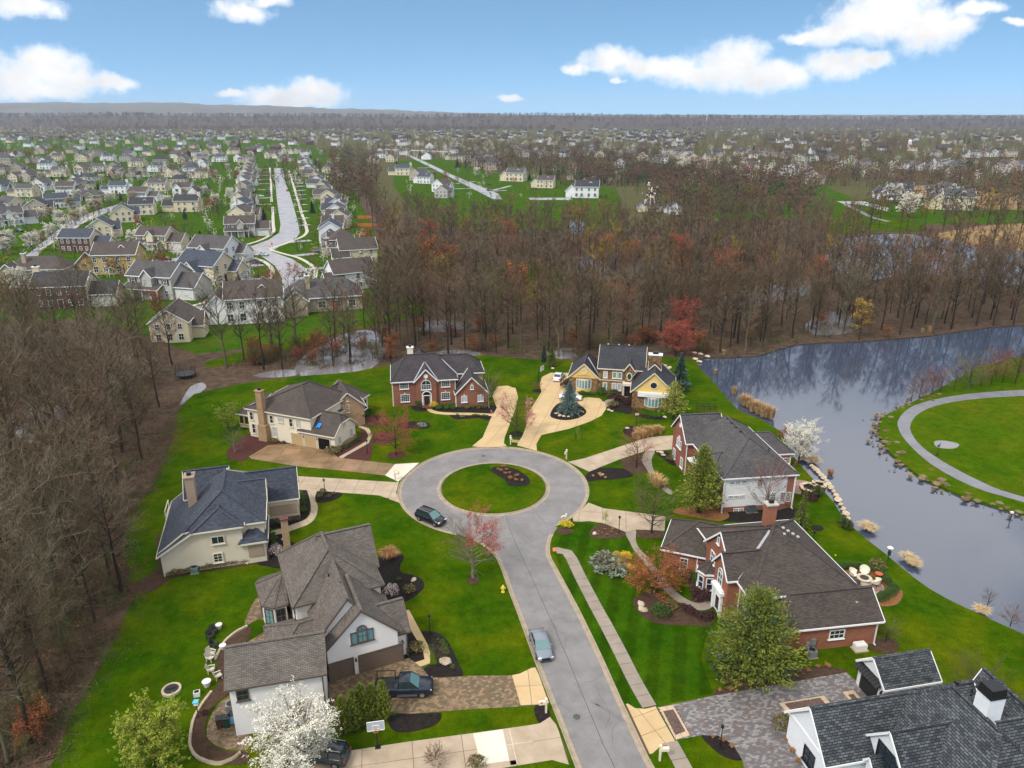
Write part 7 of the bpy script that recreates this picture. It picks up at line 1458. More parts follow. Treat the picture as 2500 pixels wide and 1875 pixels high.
HS = [ # crop, x, y (middle of the house on the ground), plan, wall, roof, turn
 ('M',350,1415,'ranch','tan','brown',188,1.1,'low tan house with a wide plum brown roof above the left woods'),('M',960,1370,'cross','yellow','brown',186,1.15,'mustard yellow house with brown roof and a glazed sunroom'),('M',670,1200,'colonial','brick','blue',-2,1.0,'dark red brick fronted house with flat blue roof and garage'),('M',1290,1180,'porch','stone','brown',-8,1.0,'brown stone fronted house with white porch posts and garage'),
 ('M',1330,1560,'porch','grey','grey',-14,1.15,'pale house with a long columned front porch and yellow flowers'),('M',1690,1440,'gable','cream','blue',70,1.1,'cream house with blue roof and its broad side to the woods'),('M',1760,1290,'gable','white','grey',75,1.1,'white house with long grey roof behind the cream one'),('M',560,1640,'colonial','brick','char',10,1.1,'dark brick house half hidden behind bare trees'),
 ('M',840,1090,'gable','cream','blue',200,1.0,None),('M',1010,960,'gable','cream','blue',205,1.0,None),('M',1150,905,'cross','cream','char',195,1.0,None),('M',1535,880,'colonial','cream','char',185,1.05,None),('M',1510,755,'cross','white','brown',0,1.0,None),('M',1150,795,'colonial','white','brown',-8,1.0,None),('M',980,735,'colonial','white','blue',180,0.95,None),('M',1285,715,'cross','cream','grey',182,1.0,None),
 ('M',230,760,'colonial','cream','grey',178,0.95,None),('M',320,905,'gable','tan','char',200,1.0,None),('M',80,990,'porch','white','grey',40,1.0,None),('M',470,850,'colonial','white','blue',30,0.95,None),('M',25,715,'gable','white','blue',170,0.9,None),('M',720,790,'ranch','tan','grey',20,1.0,None),('M',660,690,'ranch','brick','char',5,0.9,None),('M',110,890,'gable','cream','grey',60,1.0,None),
 ('M',160,570,'gable','tan','brown',190,1.0,None),('M',390,540,'cross','white','blue',180,1.0,None),('M',500,600,'colonial','cream','grey',183,1.0,None),('M',700,635,'ranch','white','blue',175,1.0,None),('M',680,575,'gable','cream','grey',170,1.0,None),('M',810,560,'colonial','white','grey',185,0.9,None),('M',940,560,'gable','tan','grey',190,1.0,None),('M',970,605,'gable','tan','brown',60,0.95,None),('M',1125,520,'cross','cream','grey',178,1.0,None),('M',1140,600,'gable','brick','grey',30,1.0,None),('M',1460,680,'hip','cream','char',180,0.95,None),('M',1310,510,'hip','tan','char',185,1.1,None),('M',1030,478,'hip','grey','grey',180,1.0,None),('M',885,470,'cross','white','blue',180,0.95,None),('M',690,480,'gable','brick','brown',185,1.0,None),('M',480,470,'colonial','brick','brown',182,1.0,None),('M',310,490,'ranch','tan','grey',175,1.1,None),('M',60,505,'hip','tan','grey',180,1.2,None),('M',1410,600,'gable','cream','brown',160,0.9,None),('M',1550,560,'hip','tan','grey',170,1.0,None),('M',1650,610,'colonial','cream','brown',178,0.9,None),('M',1640,480,'cross','cream','grey',188,1.0,None),('M',1790,480,'cross','white','blue',180,1.0,None),('M',1470,480,'gable','cream','brown',150,1.0,None),('M',1760,420,'gable','cream','grey',175,0.9,None),('M',1900,420,'cross','cream','brown',180,1.0,None),('M',20,580,'hip','tan','brown',185,1.0,None),('M',140,640,'gable','cream','grey',178,0.85,None),('M',260,640,'gable','tan','brown',170,0.9,None),
 ('M',330,390,'gable','white','brown',185,0.95,None),('M',650,380,'cross','white','grey',180,0.95,None),('M',920,340,'hip','cream','grey',180,1.0,None),('M',680,330,'gable','cream','grey',178,1.0,None),('M',770,335,'cross','white','blue',182,0.9,None),('M',1050,335,'gable','cream','grey',178,1.0,None),('M',1290,290,'gable','white','grey',175,1.0,None),('M',1420,270,'cross','white','blue',180,1.0,None),('M',1420,310,'gable','brick','grey',180,1.0,None),('M',1690,265,'gable','white','grey',180,1.0,None),('M',1800,300,'cross','white','grey',182,1.0,None),('M',1680,310,'gable','grey','grey',175,1.0,None),('M',1850,275,'gable','white','grey',180,1.0,None),
 # the two rows along the long street
 ('L',640,745,'porch','grey','brown',12,1.0,'grey house with stone gable between small spruces'),('L',640,640,'cross','cream','brown',88,1.0,None),('L',640,560,'colonial','white','blue',88,0.95,None),('L',640,505,'cross','cream','grey',88,0.95,None),('L',640,470,'colonial','white','grey',92,0.9,None),('L',655,400,'colonial','tan','grey',88,0.95,None),('L',660,350,'cross','white','grey',88,0.95,None),('L',665,318,'colonial','cream','brown',88,0.95,None),('L',680,285,'cross','white','grey',88,0.95,None),('L',690,255,'colonial','cream','brown',88,0.9,None),('L',690,225,'cross','tan','grey',88,0.9,None),('L',700,195,'colonial','cream','grey',88,0.9,None),
 ('L',1250,350,'cross','white','grey',-88,0.95,None),('L',1235,310,'colonial','cream','grey',-88,0.95,None),('L',1200,265,'cross','tan','grey',-88,0.95,None),('L',1180,235,'colonial','white','blue',-88,0.95,None),('L',1165,205,'cross','cream','grey',-88,0.9,None),('L',1155,180,'colonial','white','grey',-88,0.9,None),('L',1145,155,'cross','white','grey',-88,0.9,None),('L',1290,400,'colonial','cream','blue',-88,0.95,None),('L',1320,440,'cross','tan','grey',-88,0.95,None),('L',1345,480,'colonial','cream','grey',-88,0.95,None),('L',1410,570,'cross','white','blue',-86,1.0,None),('L',1405,610,'colonial','white','grey',-86,0.95,None),('L',1430,680,'cross','cream','brown',-86,1.0,None),('L',1360,790,'colonial','white','blue',-80,1.05,None),('L',1450,880,'hip','tan','brown',-76,1.0,None),('L',1570,960,'gable','cream','brown',-70,1.0,None),('L',1520,1160,'gable','white','brown',-60,1.0,'white house with brown roof and black shutters on the rounded corner'),
 ('L',1300,1320,'ranch','tan','grey',196,1.25,'wide grey beige house with a hipped roof and red patio umbrella'),('L',720,1420,'cross','white','brown',196,1.15,'white house with brown roof and a rear sunroom above the flooded hollow'),('L',110,1560,'gable','cream','brown',190,0.9,'cream house tucked behind bare trees at the flooded hollow'),
 ('L',870,120,'cross','cream','grey',0,1.0,None),('L',985,145,'ranch','brick','brown',0,1.0,None),('L',1100,85,'hip','cream','grey',0,1.0,None),('L',1000,85,'cross','cream','grey',5,1.0,None),('L',560,80,'gable','cream','grey',180,1.0,None),
 # beyond the woods on the right
 ('N',240,490,'colonial','brick','blue',170,1.1,'red brick house with pale blue hip like roof by the narrow road'),('N',345,525,'gable','tan','grey',150,1.1,None),('N',380,545,'cross','white','blue',160,0.9,None),('N',500,600,'gable','white','brown',150,1.0,None),('N',505,640,'gable','grey','grey',170,0.9,None),('N',150,400,'gable','brick','grey',180,1.0,None),('N',80,375,'cross','white','grey',180,1.0,None),('N',560,385,'ranch','brick','brown',190,1.0,None),('N',650,400,'hip','brick','char',185,1.2,None),('N',760,430,'cross','tan','grey',170,1.2,None),('N',840,455,'hip','tan','grey',175,1.2,None),('N',990,530,'cross','cream','grey',160,1.2,'cream house with grey roof and pink tree before it'),('N',1190,575,'cross','cream','brown',165,1.0,'cream house with reddish roof on the open lawn'),('N',1460,640,'cross','white','char',172,1.25,'white farmhouse with a charcoal roof on the open lawn'),('N',1365,520,'gable','cream','brown',175,0.5,None),('N',30,410,'gable','cream','brown',170,0.9,None),('N',110,295,'ranch','tan','grey',180,1.0,None),('N',230,290,'cross','white','grey',180,1.0,None),('N',330,290,'gable','cream','grey',180,1.0,None),('N',20,270,'ranch','tan','grey',180,1.0,None),
 ('N',1560,370,'gable','cream','grey',180,1.0,None),('N',1700,440,'gable','white','grey',165,1.1,None),('N',1780,345,'hip','tan','grey',180,1.0,None),('N',1850,390,'gable','cream','grey',170,1.1,None),('N',1970,410,'cross','white','grey',175,1.1,None),('N',2100,380,'gable','cream','grey',180,1.0,None),('N',2180,395,'gable','cream','brown',185,1.0,None),('N',1340,350,'gable','tan','grey',180,1.0,None),('N',1450,360,'cross','brick','grey',180,1.0,None),('N',2060,720+30,'gable','white','blue',178,0.7,None),('N',1890,730,'ranch','brick','blue',178,0.8,None),
 ('Q',580,405,'colonial','brick','grey',178,0.95,None),('Q',800,440,'cross','white','grey',165,1.1,None),('Q',940,490,'gable','cream','grey',170,1.1,'cream gabled house with a small white porch by the clearing'),('Q',880,410,'cross','tan','brown',180,1.0,None),('Q',880,355,'cross','brick','blue',180,1.0,None),('Q',950,350,'gable','white','blue',175,0.8,None),('Q',640,320,'cross','tan','brown',180,1.1,None),('Q',700,325,'hip','tan','grey',180,1.0,None),('Q',1060,350,'hip','tan','grey',180,1.0,None),('Q',1440,580,'cross','white','blue',168,1.2,'white house with a slate roof beside white blossoming trees'),('Q',1780,640,'cross','brick','grey',165,1.3,'red brick house with white garage doors beside the reed field'),('Q',1740,580,'gable','white','grey',175,1.2,None),('Q',1700,400,'cross','white','grey',180,1.2,None),('Q',1800,420,'hip','tan','grey',180,1.2,None),('Q',1900,330,'cross','white','grey',180,1.1,None),('Q',2010,325,'gable','white','grey',180,1.1,None),('Q',2120,325,'cross','cream','grey',178,1.1,None),('Q',1260,395,'hip','tan','brown',180,1.1,None),('Q',1520,400,'gable','white','brown',178,1.0,None),('Q',1590,405,'gable','white','brown',175,0.9,None),('Q',2110,410,'gable','tan','brown',180,1.2,None),('Q',2195,410,'gable','white','grey',180,1.1,None),('Q',170,340,'gable','cream','grey',180,1.1,None),('Q',320,350,'cross','cream','grey',180,1.0,None),('Q',70,320,'cross','cream','grey',180,1.0,None),('Q',290,395,'gable','brick','brown',180,1.0,None),('Q',530,310,'cross','white','grey',180,1.0,None)]
HPOS = []
_r = random.Random(9); _hp = [at(q[0], q[1], q[2], GZ) for q in HS]; _ex = 0
for _t in range(1500):
    if _ex >= 22: break
    x, y = _r.uniform(0, 740), _r.uniform(335, 430); p = at('D', x, y, GZ)
    if inside(p, main_st) or 545 < x < 700 or any((p[0]-a)**2+(p[1]-b)**2 < 21**2 for a, b in _hp): continue
    _hp.append(p); _ex += 1; HS.append(('D', x, y, _r.choice(('gable', 'cross', 'hip', 'colonial')), _r.choice(('white', 'white', 'cream', 'tan')), _r.choice(('grey', 'brown', 'blue')), _r.choice((180, 175, 190, 5)), 0.98, None))
for q in HS:
    h = house(*q[:7], q[7]*1.18, q[8]); HPOS.append((h.location[0], h.location[1]))
# shrubs and small trees between the houses
# houses too far to show windows: walls, roof and gable only
rg = random.Random(41); FH = {}
def far_house(kind, wall, roof):
    w, d, e, r_ = (q*1.15 for q in kind); wn_, wl_ = WALLC[wall]; rm, rl = ROOFC[roof]; mb = MB(); mb.mi = 0
    mb.box((0, 0, e/2), (w, d, e)); mb.add([(-w/2, -d/2, e), (-w/2, d/2, e), (-w/2, 0, r_-.15), (w/2, -d/2, e), (w/2, d/2, e), (w/2, 0, r_-.15)], [(0, 2, 1), (3, 4, 5)])
    gx = w*0.2; mb.box((gx, -d/2-1.4, e*.42), (w*.38, 3.0, e*.84)); mb.add([(gx-w*.19, -d/2-2.9, e*.84), (gx+w*.19, -d/2-2.9, e*.84), (gx, -d/2-2.9, e*.84+2.0)], [(0, 1, 2)])
    mb.mi = 1; o_ = 0.4; th = .12
    for s_ in (-1, 1): mb.poly([(-w/2-o_, s_*(d/2+o_), e-.3), (w/2+o_, s_*(d/2+o_), e-.3), (w/2+o_, 0, r_), (-w/2-o_, 0, r_)])
    for s_ in (-1, 1): mb.poly([(gx+s_*(w*.19+.4), -d/2-3.2, e*.84-.3), (gx+s_*(w*.19+.4), 0, e*.84-.3), (gx, 0, e*.84+2.1), (gx, -d/2-3.2, e*.84+2.1)])
    mb.mi = 2
    for x in (-w*.36, -w*.2, w*.05): mb.box((x, -d/2-.03, e*.72), (1.0, .08, 1.3)); mb.box((x, d/2+.03, e*.72), (1.0, .08, 1.3))
    mb.mi = 3; mb.box((gx, -d/2-2.95, 1.1), (w*.3, .08, 2.1))
    return mb, mb.mesh('house', [wn_, rm, GLASS, GAR_W]), '%s house with %s gable roof, tiny in the distance' % (wl_, rl)
KW = ['white', 'white', 'white', 'cream', 'cream', 'grey', 'tan', 'brick']; KR = ['grey', 'grey', 'brown', 'blue']
FARZ = [((0, 300, 740, 345), 46), ((800, 300, 1500, 345), 38), ((1400, 300, 2212, 345), 30), ((0, 262, 760, 306), 190), ((700, 268, 1500, 306), 210), ((1300, 266, 2212, 310), 120), ((1750, 260, 2212, 280), 50)]
n_far = 0; hm_ = Mass(); WL = list(WALLC); RL = list(ROOFC)
for (x0, y0, x1, y1), cnt in FARZ:
    for _ in range(cnt):
        for _t in range(30):
            x, y = rg.uniform(x0, x1), rg.uniform(y0, y1); p = at('D', x, y, GZ); dm = 15+p[1]*0.004
            if all((p[0]-a)**2+(p[1]-b)**2 > dm*dm for a, b in HPOS): break
        else: continue
        key = (rg.choice(((12, 9, 5.4, 8.4), (14, 9, 5.2, 8.6), (11, 11, 5.4, 9.0))), rg.choice(KW), rg.choice(KR))
        if key not in FH: FH[key] = far_house(*key)
        mb_, me, lb = FH[key]; HPOS.append(p); n_far += 1; rz_ = R(rg.choice((0, 180, 90, -90, 170, 10, 150))+rg.uniform(-12, 12))
        if n_far > 106:
            v, t, m = to_np(mb_); idx = (WL.index(key[1]), len(WL)+RL.index(key[2]), len(WL)+len(RL), len(WL)+len(RL)+1); hm_.add(place_np(v, p, 1, 1, rz_, GZ), t, 0); hm_.mi[-1] = np.array([idx[q] for q in m], np.int32); continue
        o = put('house', me, None, (p[0], p[1], GZ), rz_); tag(o, lb, 'house', 'distant: %s %s houses' % key[1:])
hm_.build('distant_houses', [WALLC[q][0] for q in WL]+[ROOFC[q][0] for q in RL]+[GLASS, GAR_W])
o = thing('school_building', 'long low brick building with a grey roof beyond the golden trees', 'building', gnd('M', 375, 290, GZ), R(0)); block(o, 'u', -12, 12, -40, 40, 7.5, 11, wall=BRICK_D, roof=SH_GREY, trim=TRIM_W, caps=False, hip0=9, hip1=9)
for i in range(14): win(o, 's', -36+i*5.5, -11.65, 2.5, 2.0, 2.4, sill=False)
o = thing('radio_mast', 'thin steel radio mast on the horizon', 'mast', gnd('Q', 300, 190, GZ)); obj('mast', MB().tube((0, 0, 0), (0, 0, 62), 0.9, 0.4, 6), GREYMET, o); obj('antenna', MB().box((0, 0, 50), (4, 1, 3)).box((0, 0, 58), (3.4, 1, 3)).box((0, 0, 44), (3, 1, 2)), WHITEPL, o); obj('tip', MB().tube((0, 0, 62), (0, 0, 70), 0.3, 0.2, 6), GREYMET, o)
o = thing('silo', 'small white rounded silo in the far fields', 'silo', gnd('Q', 1522, 275, GZ)); obj('tower', MB().lathe([(3.5, 0), (3.6, 8), (3.4, 12)], n=16), TRIM_W, o, smooth=False); obj('dome', MB().lathe([(3.5, 11.9), (3.0, 13.8), (1.6, 15), (0.1, 15.4)], n=16), TRIM_W, o)
# --- suburban trees
PEARS = [tree_meshes('pr%d' % i, BARK, [TWIG_G, PETAL if i < 2 else PETAL_D, ], seed=140+i, H=8.0, W=6.0, base=0.16, n1=22, n2=7, n3=7, tw=0.02, rt=0.14, twl=0.7, bud=6, budw=0.40, rise=0.8) for i in range(3)]
PN = 'pears'
for i, (cr, x, y, s) in enumerate([('M',x,y,s) for x, y, s in ((75,1180,1.15),(265,1200,1.1),(345,1160,1.05),(420,1110,1.15),(515,1050,1.0),(610,985,1.15),(680,950,1.05),(740,865,0.9),(800,880,1.1),(890,815,1.0),(630,800,1.1),(570,850,1.0),(490,985,1.1),(330,960,1.0),(410,945,1.05),(1090,1175,1.15),(1355,855,1.1),(1070,800,1.0),(1860,785,1.0),(1755,830,1.0),(1500,765,0.9),(1180,465,1.2),(350,640,1.2),(25,1185,1.1),(160,1560,1.3),(30,1230,1.0),(180,640,0.9),(460,690,0.7),(1665,750,0.9),(1400,540,1.0),(1130,640,0.8),(960,620,0.8),(700,260,1.0),(790,275,1.0),(970,280,1.0),(1255,215,1.3),(1385,255,1.2),(1700,220,1.2),(1810,240,1.2),(1860,350,1.4),(1830,345,1.3),(80,240,1.2),(540,520,0.8),(830,640,0.9),(1290,620,0.8),(1750,600,0.9))] + [('L',540,440,1.0),('L',420,520,1.1),('L',600,250,1.0),('L',700,110,1.2),('L',780,40,1.3),('L',1280,100,1.2),('L',520,220,1.0),('N',440,380,1.3),('N',390,370,1.1),('N',730,500,1.2),('N',810,510,1.1),('N',1385,450,1.0),('N',1700,360,1.1),('N',1570,330,1.2),('N',1870,400,1.2),('N',2100,460,1.3),('N',2030,390,1.2),('N',220,350,1.2),('N',480,245,1.2),('N',60,190,1.3),('Q',1510,690,2.0),('Q',1430,600,1.7),('Q',150,420,1.3),('Q',520,400,1.2),('Q',830,380,1.1),('Q',1080,440,1.3),('Q',1790,260,1.5),('Q',1830,260,1.4),('Q',2000,270,1.4),('Q',1760,310,1.3),('Q',1700,345,1.2),('Q',80,330,1.2),('Q',470,430,1.2),('Q',1420,400,1.2),('Q',560,290,1.2)]):
    o = plant('pear_tree', PEARS[i % 3], gnd(cr, x, y, GZ), 'ivory blossoming street pear tree in the suburb' if i % 3 == 2 else 'white blossoming pear tree in the suburb', 'tree', 'ivory suburb pear trees' if i % 3 == 2 else 'white suburb pear trees', i*1.3, s)
SP = [conifer('sp%d' % i, 7.0, 4.0, [N_SPRUCE], seed=150+i, n=170, per=13, sz=0.65, base=0.03) for i in range(2)]
for i, (cr, x, y, s) in enumerate([('M',x,y,s) for x, y, s in ((1555,1185,0.8),(1630,1140,0.85),(1735,1160,0.75),(1840,1160,0.65),(1930,1425,0.75),(95,730,1.0),(430,660,1.0),(510,640,0.9),(800,720,0.9),(860,720,0.85),(895,640,0.9),(980,790,0.8),(945,760,0.7),(540,740,0.7),(1690,720,0.9),(1500,940,0.8),(1110,460,0.8),(600,400,1.1),(700,390,1.0),(560,400,1.0),(640,350,1.0))] + [('L',815,620,0.95),('L',1205,560,1.05),('L',1750,1265,1.1),('L',1705,1075,0.85),('L',1855,1065,0.85),('L',740,520,0.8),('L',1095,285,0.9),('L',1230,170,1.0),('L',1260,190,1.0),('L',1190,120,0.9),('L',600,1110,0.55),('N',600,440,1.5),('N',190,445,1.2),('N',350,360,1.2),('N',1085,310,1.1),('N',1060,480,1.0),('N',1160,490,1.1),('N',1230,510,1.1),('N',1280,520,1.2),('N',1310,480,1.1),('N',1085,520,0.9),('N',1620,400,1.2),('N',1680,400,1.1),('N',1740,310,1.3),('N',930,440,1.0),('Q',590,285,1.3),('Q',750,300,1.2),('Q',1850,240,1.8),('Q',1880,245,1.5),('Q',1600,590,0.7),('Q',2155,390,1.2),('Q',190,265,1.2),('Q',140,260,1.2)]):
    plant('spruce_tree', SP[i % 2], gnd(cr, x, y, GZ), 'dark spruce standing among the suburban houses', 'tree', 'suburban spruces', i*2.1, (s*1.0, s*1.0, s))
YD = [tree_meshes('yd%d' % i, BARK, [(TWIG, TWIG_R, TWIG_O)[i], (BUD_O, BUD_R, BUD_Y)[i]], seed=160+i, H=9.0, W=7.0, base=0.15, n1=18, n2=6, n3=8, tw=0.03, rt=0.14, twl=1.0, bud=1, budw=0.3, rise=0.7) for i in range(3)]
for i, (cr, x, y, s, k_) in enumerate([('M',1120,1020,0.9,1),('M',1290,1330,0.8,0),('M',1420,1060,0.7,0),('M',1700,880,1.0,1),('M',1730,620,1.2,1),('M',1640,640,1.0,2),('M',580,700,0.9,1),('M',750,1380,1.1,0),('M',920,1390,0.8,0),('M',430,1400,0.8,0),('M',830,360,0.9,1),('M',1140,380,1.2,2),('M',1070,390,0.6,2),('M',940,390,0.6,1),('M',450,380,1.2,1),('M',1310,590,1.0,1),('M',1920,620,1.1,1),('L',900,1270-60,1.0,1),('L',1060,1110,0.9,0),('L',830,1120,0.6,0),('L',1650,800,0.9,1),('L',470,1240,0.6,0),('L',1000,180,1.1,1),('L',1070,230,1.2,1),('L',1400,420,1.0,0),('L',1290,640,0.8,2),('N',520,540,1.3,1),('N',980,560,0.9,1),('N',440,530,1.2,0),('N',600,540,0.7,0),('N',1700,260,1.3,1),('N',380,250,1.5,1),('Q',1430,400,1.2,1),('Q',1600,680,0.8,1),('Q',400,150,1.5,2),('Q',1225,240,1.4,2),('Q',1710,545,1.2,2),('Q',2190,455,1.2,2),('Q',920,290,1.3,2),('M',20,1440,1.2,2),('M',60,1560,1.1,2)]):
    plant('yard_tree', YD[k_], gnd(cr, x, y, GZ), ('brown twigged yard tree in the suburb', 'dark red budding yard tree in the suburb', 'yellow green budding yard tree in the suburb')[k_], 'tree', ('brown yard trees', 'red yard trees', 'yellow yard trees')[k_], i*1.9, s)
WIL = mat('willow_gold', (0.34, 0.22, 0.030), 0.9, 0.35, 0.08)
wl3 = skeleton(170, 10, 9, 0.12, 20, 6, 8, 0.05, 0.2, 1.4, bud=2, budw=0.55, rise=0.6); wl3 = (wl3[0].mesh('trunk', BARK), wl3[1].mesh('crown', [TWIG_O, WIL]))
for i in range(24):
    x = (20+i*22) if i < 11 else (1290+(i-11)*34); y = (425 if i < 11 else 415)+(i*13) % 11
    plant('willow_tree', wl3, gnd('M', x, y, GZ), 'golden willow in the hedge like row behind the houses', 'tree', 'golden willow rows', i*1.1, 0.9+0.1*(i % 3))
# --- distant trees and woods: one mass
def blob(seed, n, H, W, sz, low=0.15):
    r = random.Random(seed); mb = MB(); mb.bar((0, 0, 0), (0, 0, H*.6), .35)
    for _ in range(n):
        d = rvec(r).normalized()*(r.random()**0.33); p = Vector((d.x*W/2, d.y*W/2, H*(low+(1-low)*(0.5+0.5*d.z)))); a = rvec(r).normalized()*sz*r.uniform(.5, 1.3); b = rvec(r).normalized()*sz*.6; mb.poly([p-a, p+b, p+a*.6])
    return to_np(mb)[0:2]
BL = [blob(i, 48, 14, 9, 1.2) for i in range(4)]; BS = [blob(10+i, 26, 16, 12, 2.6) for i in range(4)]
FT = [mat('haze_twig', (0.098, 0.068, 0.050), 0.95, 0.4, 0.01), mat('haze_rust', (0.150, 0.070, 0.050), 0.95, 0.3, 0.01), mat('haze_olive', (0.105, 0.100, 0.035), 0.95, 0.3, 0.01), mat('haze_green', (0.028, 0.055, 0.026), 0.95, 0.3, 0.01), mat('haze_white', (0.62, 0.58, 0.50), 0.9, 0.2, 0.02), mat('haze_gold', (0.34, 0.24, 0.05), 0.9, 0.2, 0.02)]
mass = Mass(); rg = random.Random(77)
def scat(x0, y0, x1, y1, cnt, wts, lib, s0, s1, avoid=9.0):
    for _ in range(cnt):
        x, y = rg.uniform(x0, x1), rg.uniform(y0, y1); p = at('D', x, y, GZ)
        if avoid and any((p[0]-a)**2+(p[1]-b)**2 < avoid*avoid for a, b in HPOS): continue
        v, t = lib[rg.randrange(len(lib))]; s = rg.uniform(s0, s1); mass.add(place_np(v, p, s, s*rg.uniform(.8, 1.2), rg.uniform(0, 6.28), GZ), t, rg.choices(range(6), wts)[0])
scat(0, 300, 740, 400, 900, (6, 2, 1, 1.5, 4, 0), BL, 0.4, 0.9); scat(0, 266, 760, 305, 1500, (6, 2, 1, 1, 5, .3), BL, 0.6, 1.0)
scat(790, 285, 1500, 345, 1300, (7, 2, 1, 1.2, 3.5, .1), BL, 0.6, 1.0); scat(990, 312, 1260, 374, 420, (8, 1, 1, .6, 0, 0), BL, 0.8, 1.15); scat(1240, 325, 1440, 402, 420, (8, 2, 1, 1, 0, 0), BL, 0.8, 1.1); scat(1180, 372, 1400, 405, 150, (5, 1, 1, 5, .3, 0), BL, 0.6, 0.9)
scat(715, 325, 815, 440, 190, (8, 2, 1, .5, 0, 0), BL, 0.9, 1.3); scat(1440, 300, 2240, 405, 1500, (8, 3, 1, .8, .8, .1), BL, 0.7, 1.1); scat(1400, 380, 1760, 465, 380, (8, 2, 1, .6, .1, 0), BL, 0.8, 1.2); scat(1880, 405, 2250, 470, 170, (8, 2, 1, .6, .1, 0), BL, 0.8, 1.2)
scat(1650, 300, 1960, 330, 220, (6, 5, 1, .3, 0, 0), BL, 1.0, 1.3); scat(1480, 268, 2260, 302, 1500, (8, 3, .6, .5, 1.2, .1), BL, 0.8, 1.2)
scat(-60, 256, 2270, 268, 1500, (8, 1.5, .4, .3, .5, 0), BS, 0.9, 1.3, 0); scat(140, 262, 1200, 281, 1300, (9, 1, .3, .2, 0, 0), BS, 0.9, 1.25, 0); scat(1160, 258, 2270, 272, 900, (9, 1, .3, .2, .3, 0), BS, 0.9, 1.25, 0); scat(-60, 268, 160, 300, 160, (8, 2, .5, .5, 1, 0), BL, 0.9, 1.2)
_in = lambda p: inside(p, main_st)
for (x0, y0, x1, y1, c_) in ((0, 390, 760, 470, 420), (0, 460, 560, 640, 300), (640, 380, 800, 640, 170), (860, 345, 1400, 440, 150)):
    for _ in range(c_):
        x, y = rg.uniform(x0, x1), rg.uniform(y0, y1); p = at('D', x, y, GZ)
        if _in(p) or any((p[0]-a)**2+(p[1]-b)**2 < 64 for a, b in HPOS): continue
        v, t = BL[rg.randrange(4)]; s = rg.uniform(.14, .62); mass.add(place_np(v, p, s, s, rg.uniform(0, 6.28), GZ), t, rg.choices(range(6), (6, 2.5, 1.5, 3, 4, .3))[0])
scat(140, 262, 1200, 284, 2400, (9, 1, .3, .2, 0, 0), BS, 0.9, 1.25, 0)
scat(-80, 252.6, 2290, 256.5, 1500, (9, 1, .3, .2, 0, 0), BS, 1.2, 1.8, 0)
mass.build('distant_trees', FT)
# wooded rise that closes the plain: its crowns make the dark tree line
RISE = lambda x: (60 if x < 200 else max(47, 60-(x-200)*.012))+3*math.sin(x*.0021)+2*math.sin(x*.0053+1)
mb = MB(); N_ = 120; rows = ((3650, 0), (3900, .45), (4100, .72), (4250, .9), (4400, 1.0), (4650, .8), (5200, 0)); rw = random.Random(4)
for j, (yy, f) in enumerate(rows):
    for i in range(N_+1):
        x = -4600+9200*i/N_; hh = RISE(x); mb.v.append((x, yy, GZ-1+hh*f))
for j in range(len(rows)-1):
    for i in range(N_): a = j*(N_+1)+i; mb.f.append((a, a+1, a+N_+2, a+N_+1)); mb.m.append(0)
struct(obj('hills', mb, mat('wooded_rise', (0.045, 0.036, 0.032), 0.95, scale=0.03, col2=(0.105, 0.084, 0.070))))
rm_ = Mass()
for i in range(4200):
    x = rw.uniform(-4400, 4400); k_ = rw.random(); j = 4 if k_ < .42 else rw.randrange(0, 4)
    (y0, f0), (y1, f1) = rows[j-1 if j else 0], rows[j if j else 1]; u_ = rw.random(); v, t = BS[rw.randrange(4)]; s = rw.uniform(.9, 1.5)
    rm_.add(place_np(v, (x, y0+(y1-y0)*u_), s, s, rw.uniform(0, 6.28), GZ-2+RISE(x)*(f0+(f1-f0)*u_)), t, rw.choices(range(3), (8, 2, .6))[0])
rm_.build('ridge_woods', [mat('ridge_twig', (0.070, 0.050, 0.042), 0.95, 0.4, 0.01), mat('ridge_grey', (0.105, 0.085, 0.075), 0.95, 0.3, 0.01), FT[3]])
# low ridge on the horizon, higher to the left
mb = MB(); N_ = 260
for j, (yy, f) in enumerate(((7200, 0.0), (8200, 0.75), (9600, 1.0), (10600, 0.0))):
    for i in range(N_+1):
        x = -8600+17200*i/N_; hh = (222 if x < -4200 else max(80, 222-(x+4200)*0.032))*(0.98+0.02*math.sin(i*0.31)+0.015*math.sin(i*0.83))+rg.uniform(-5, 5); mb.v.append((x, yy, GZ-1+hh*f))
for j in range(3):
    for i in range(N_): a = j*(N_+1)+i; mb.f.append((a, a+1, a+N_+2, a+N_+1)); mb.m.append(0)
struct(obj('hills', mb, mat('hill_woods', (0.06, 0.055, 0.05), 0.95, scale=0.004, col2=(0.15, 0.135, 0.11))))
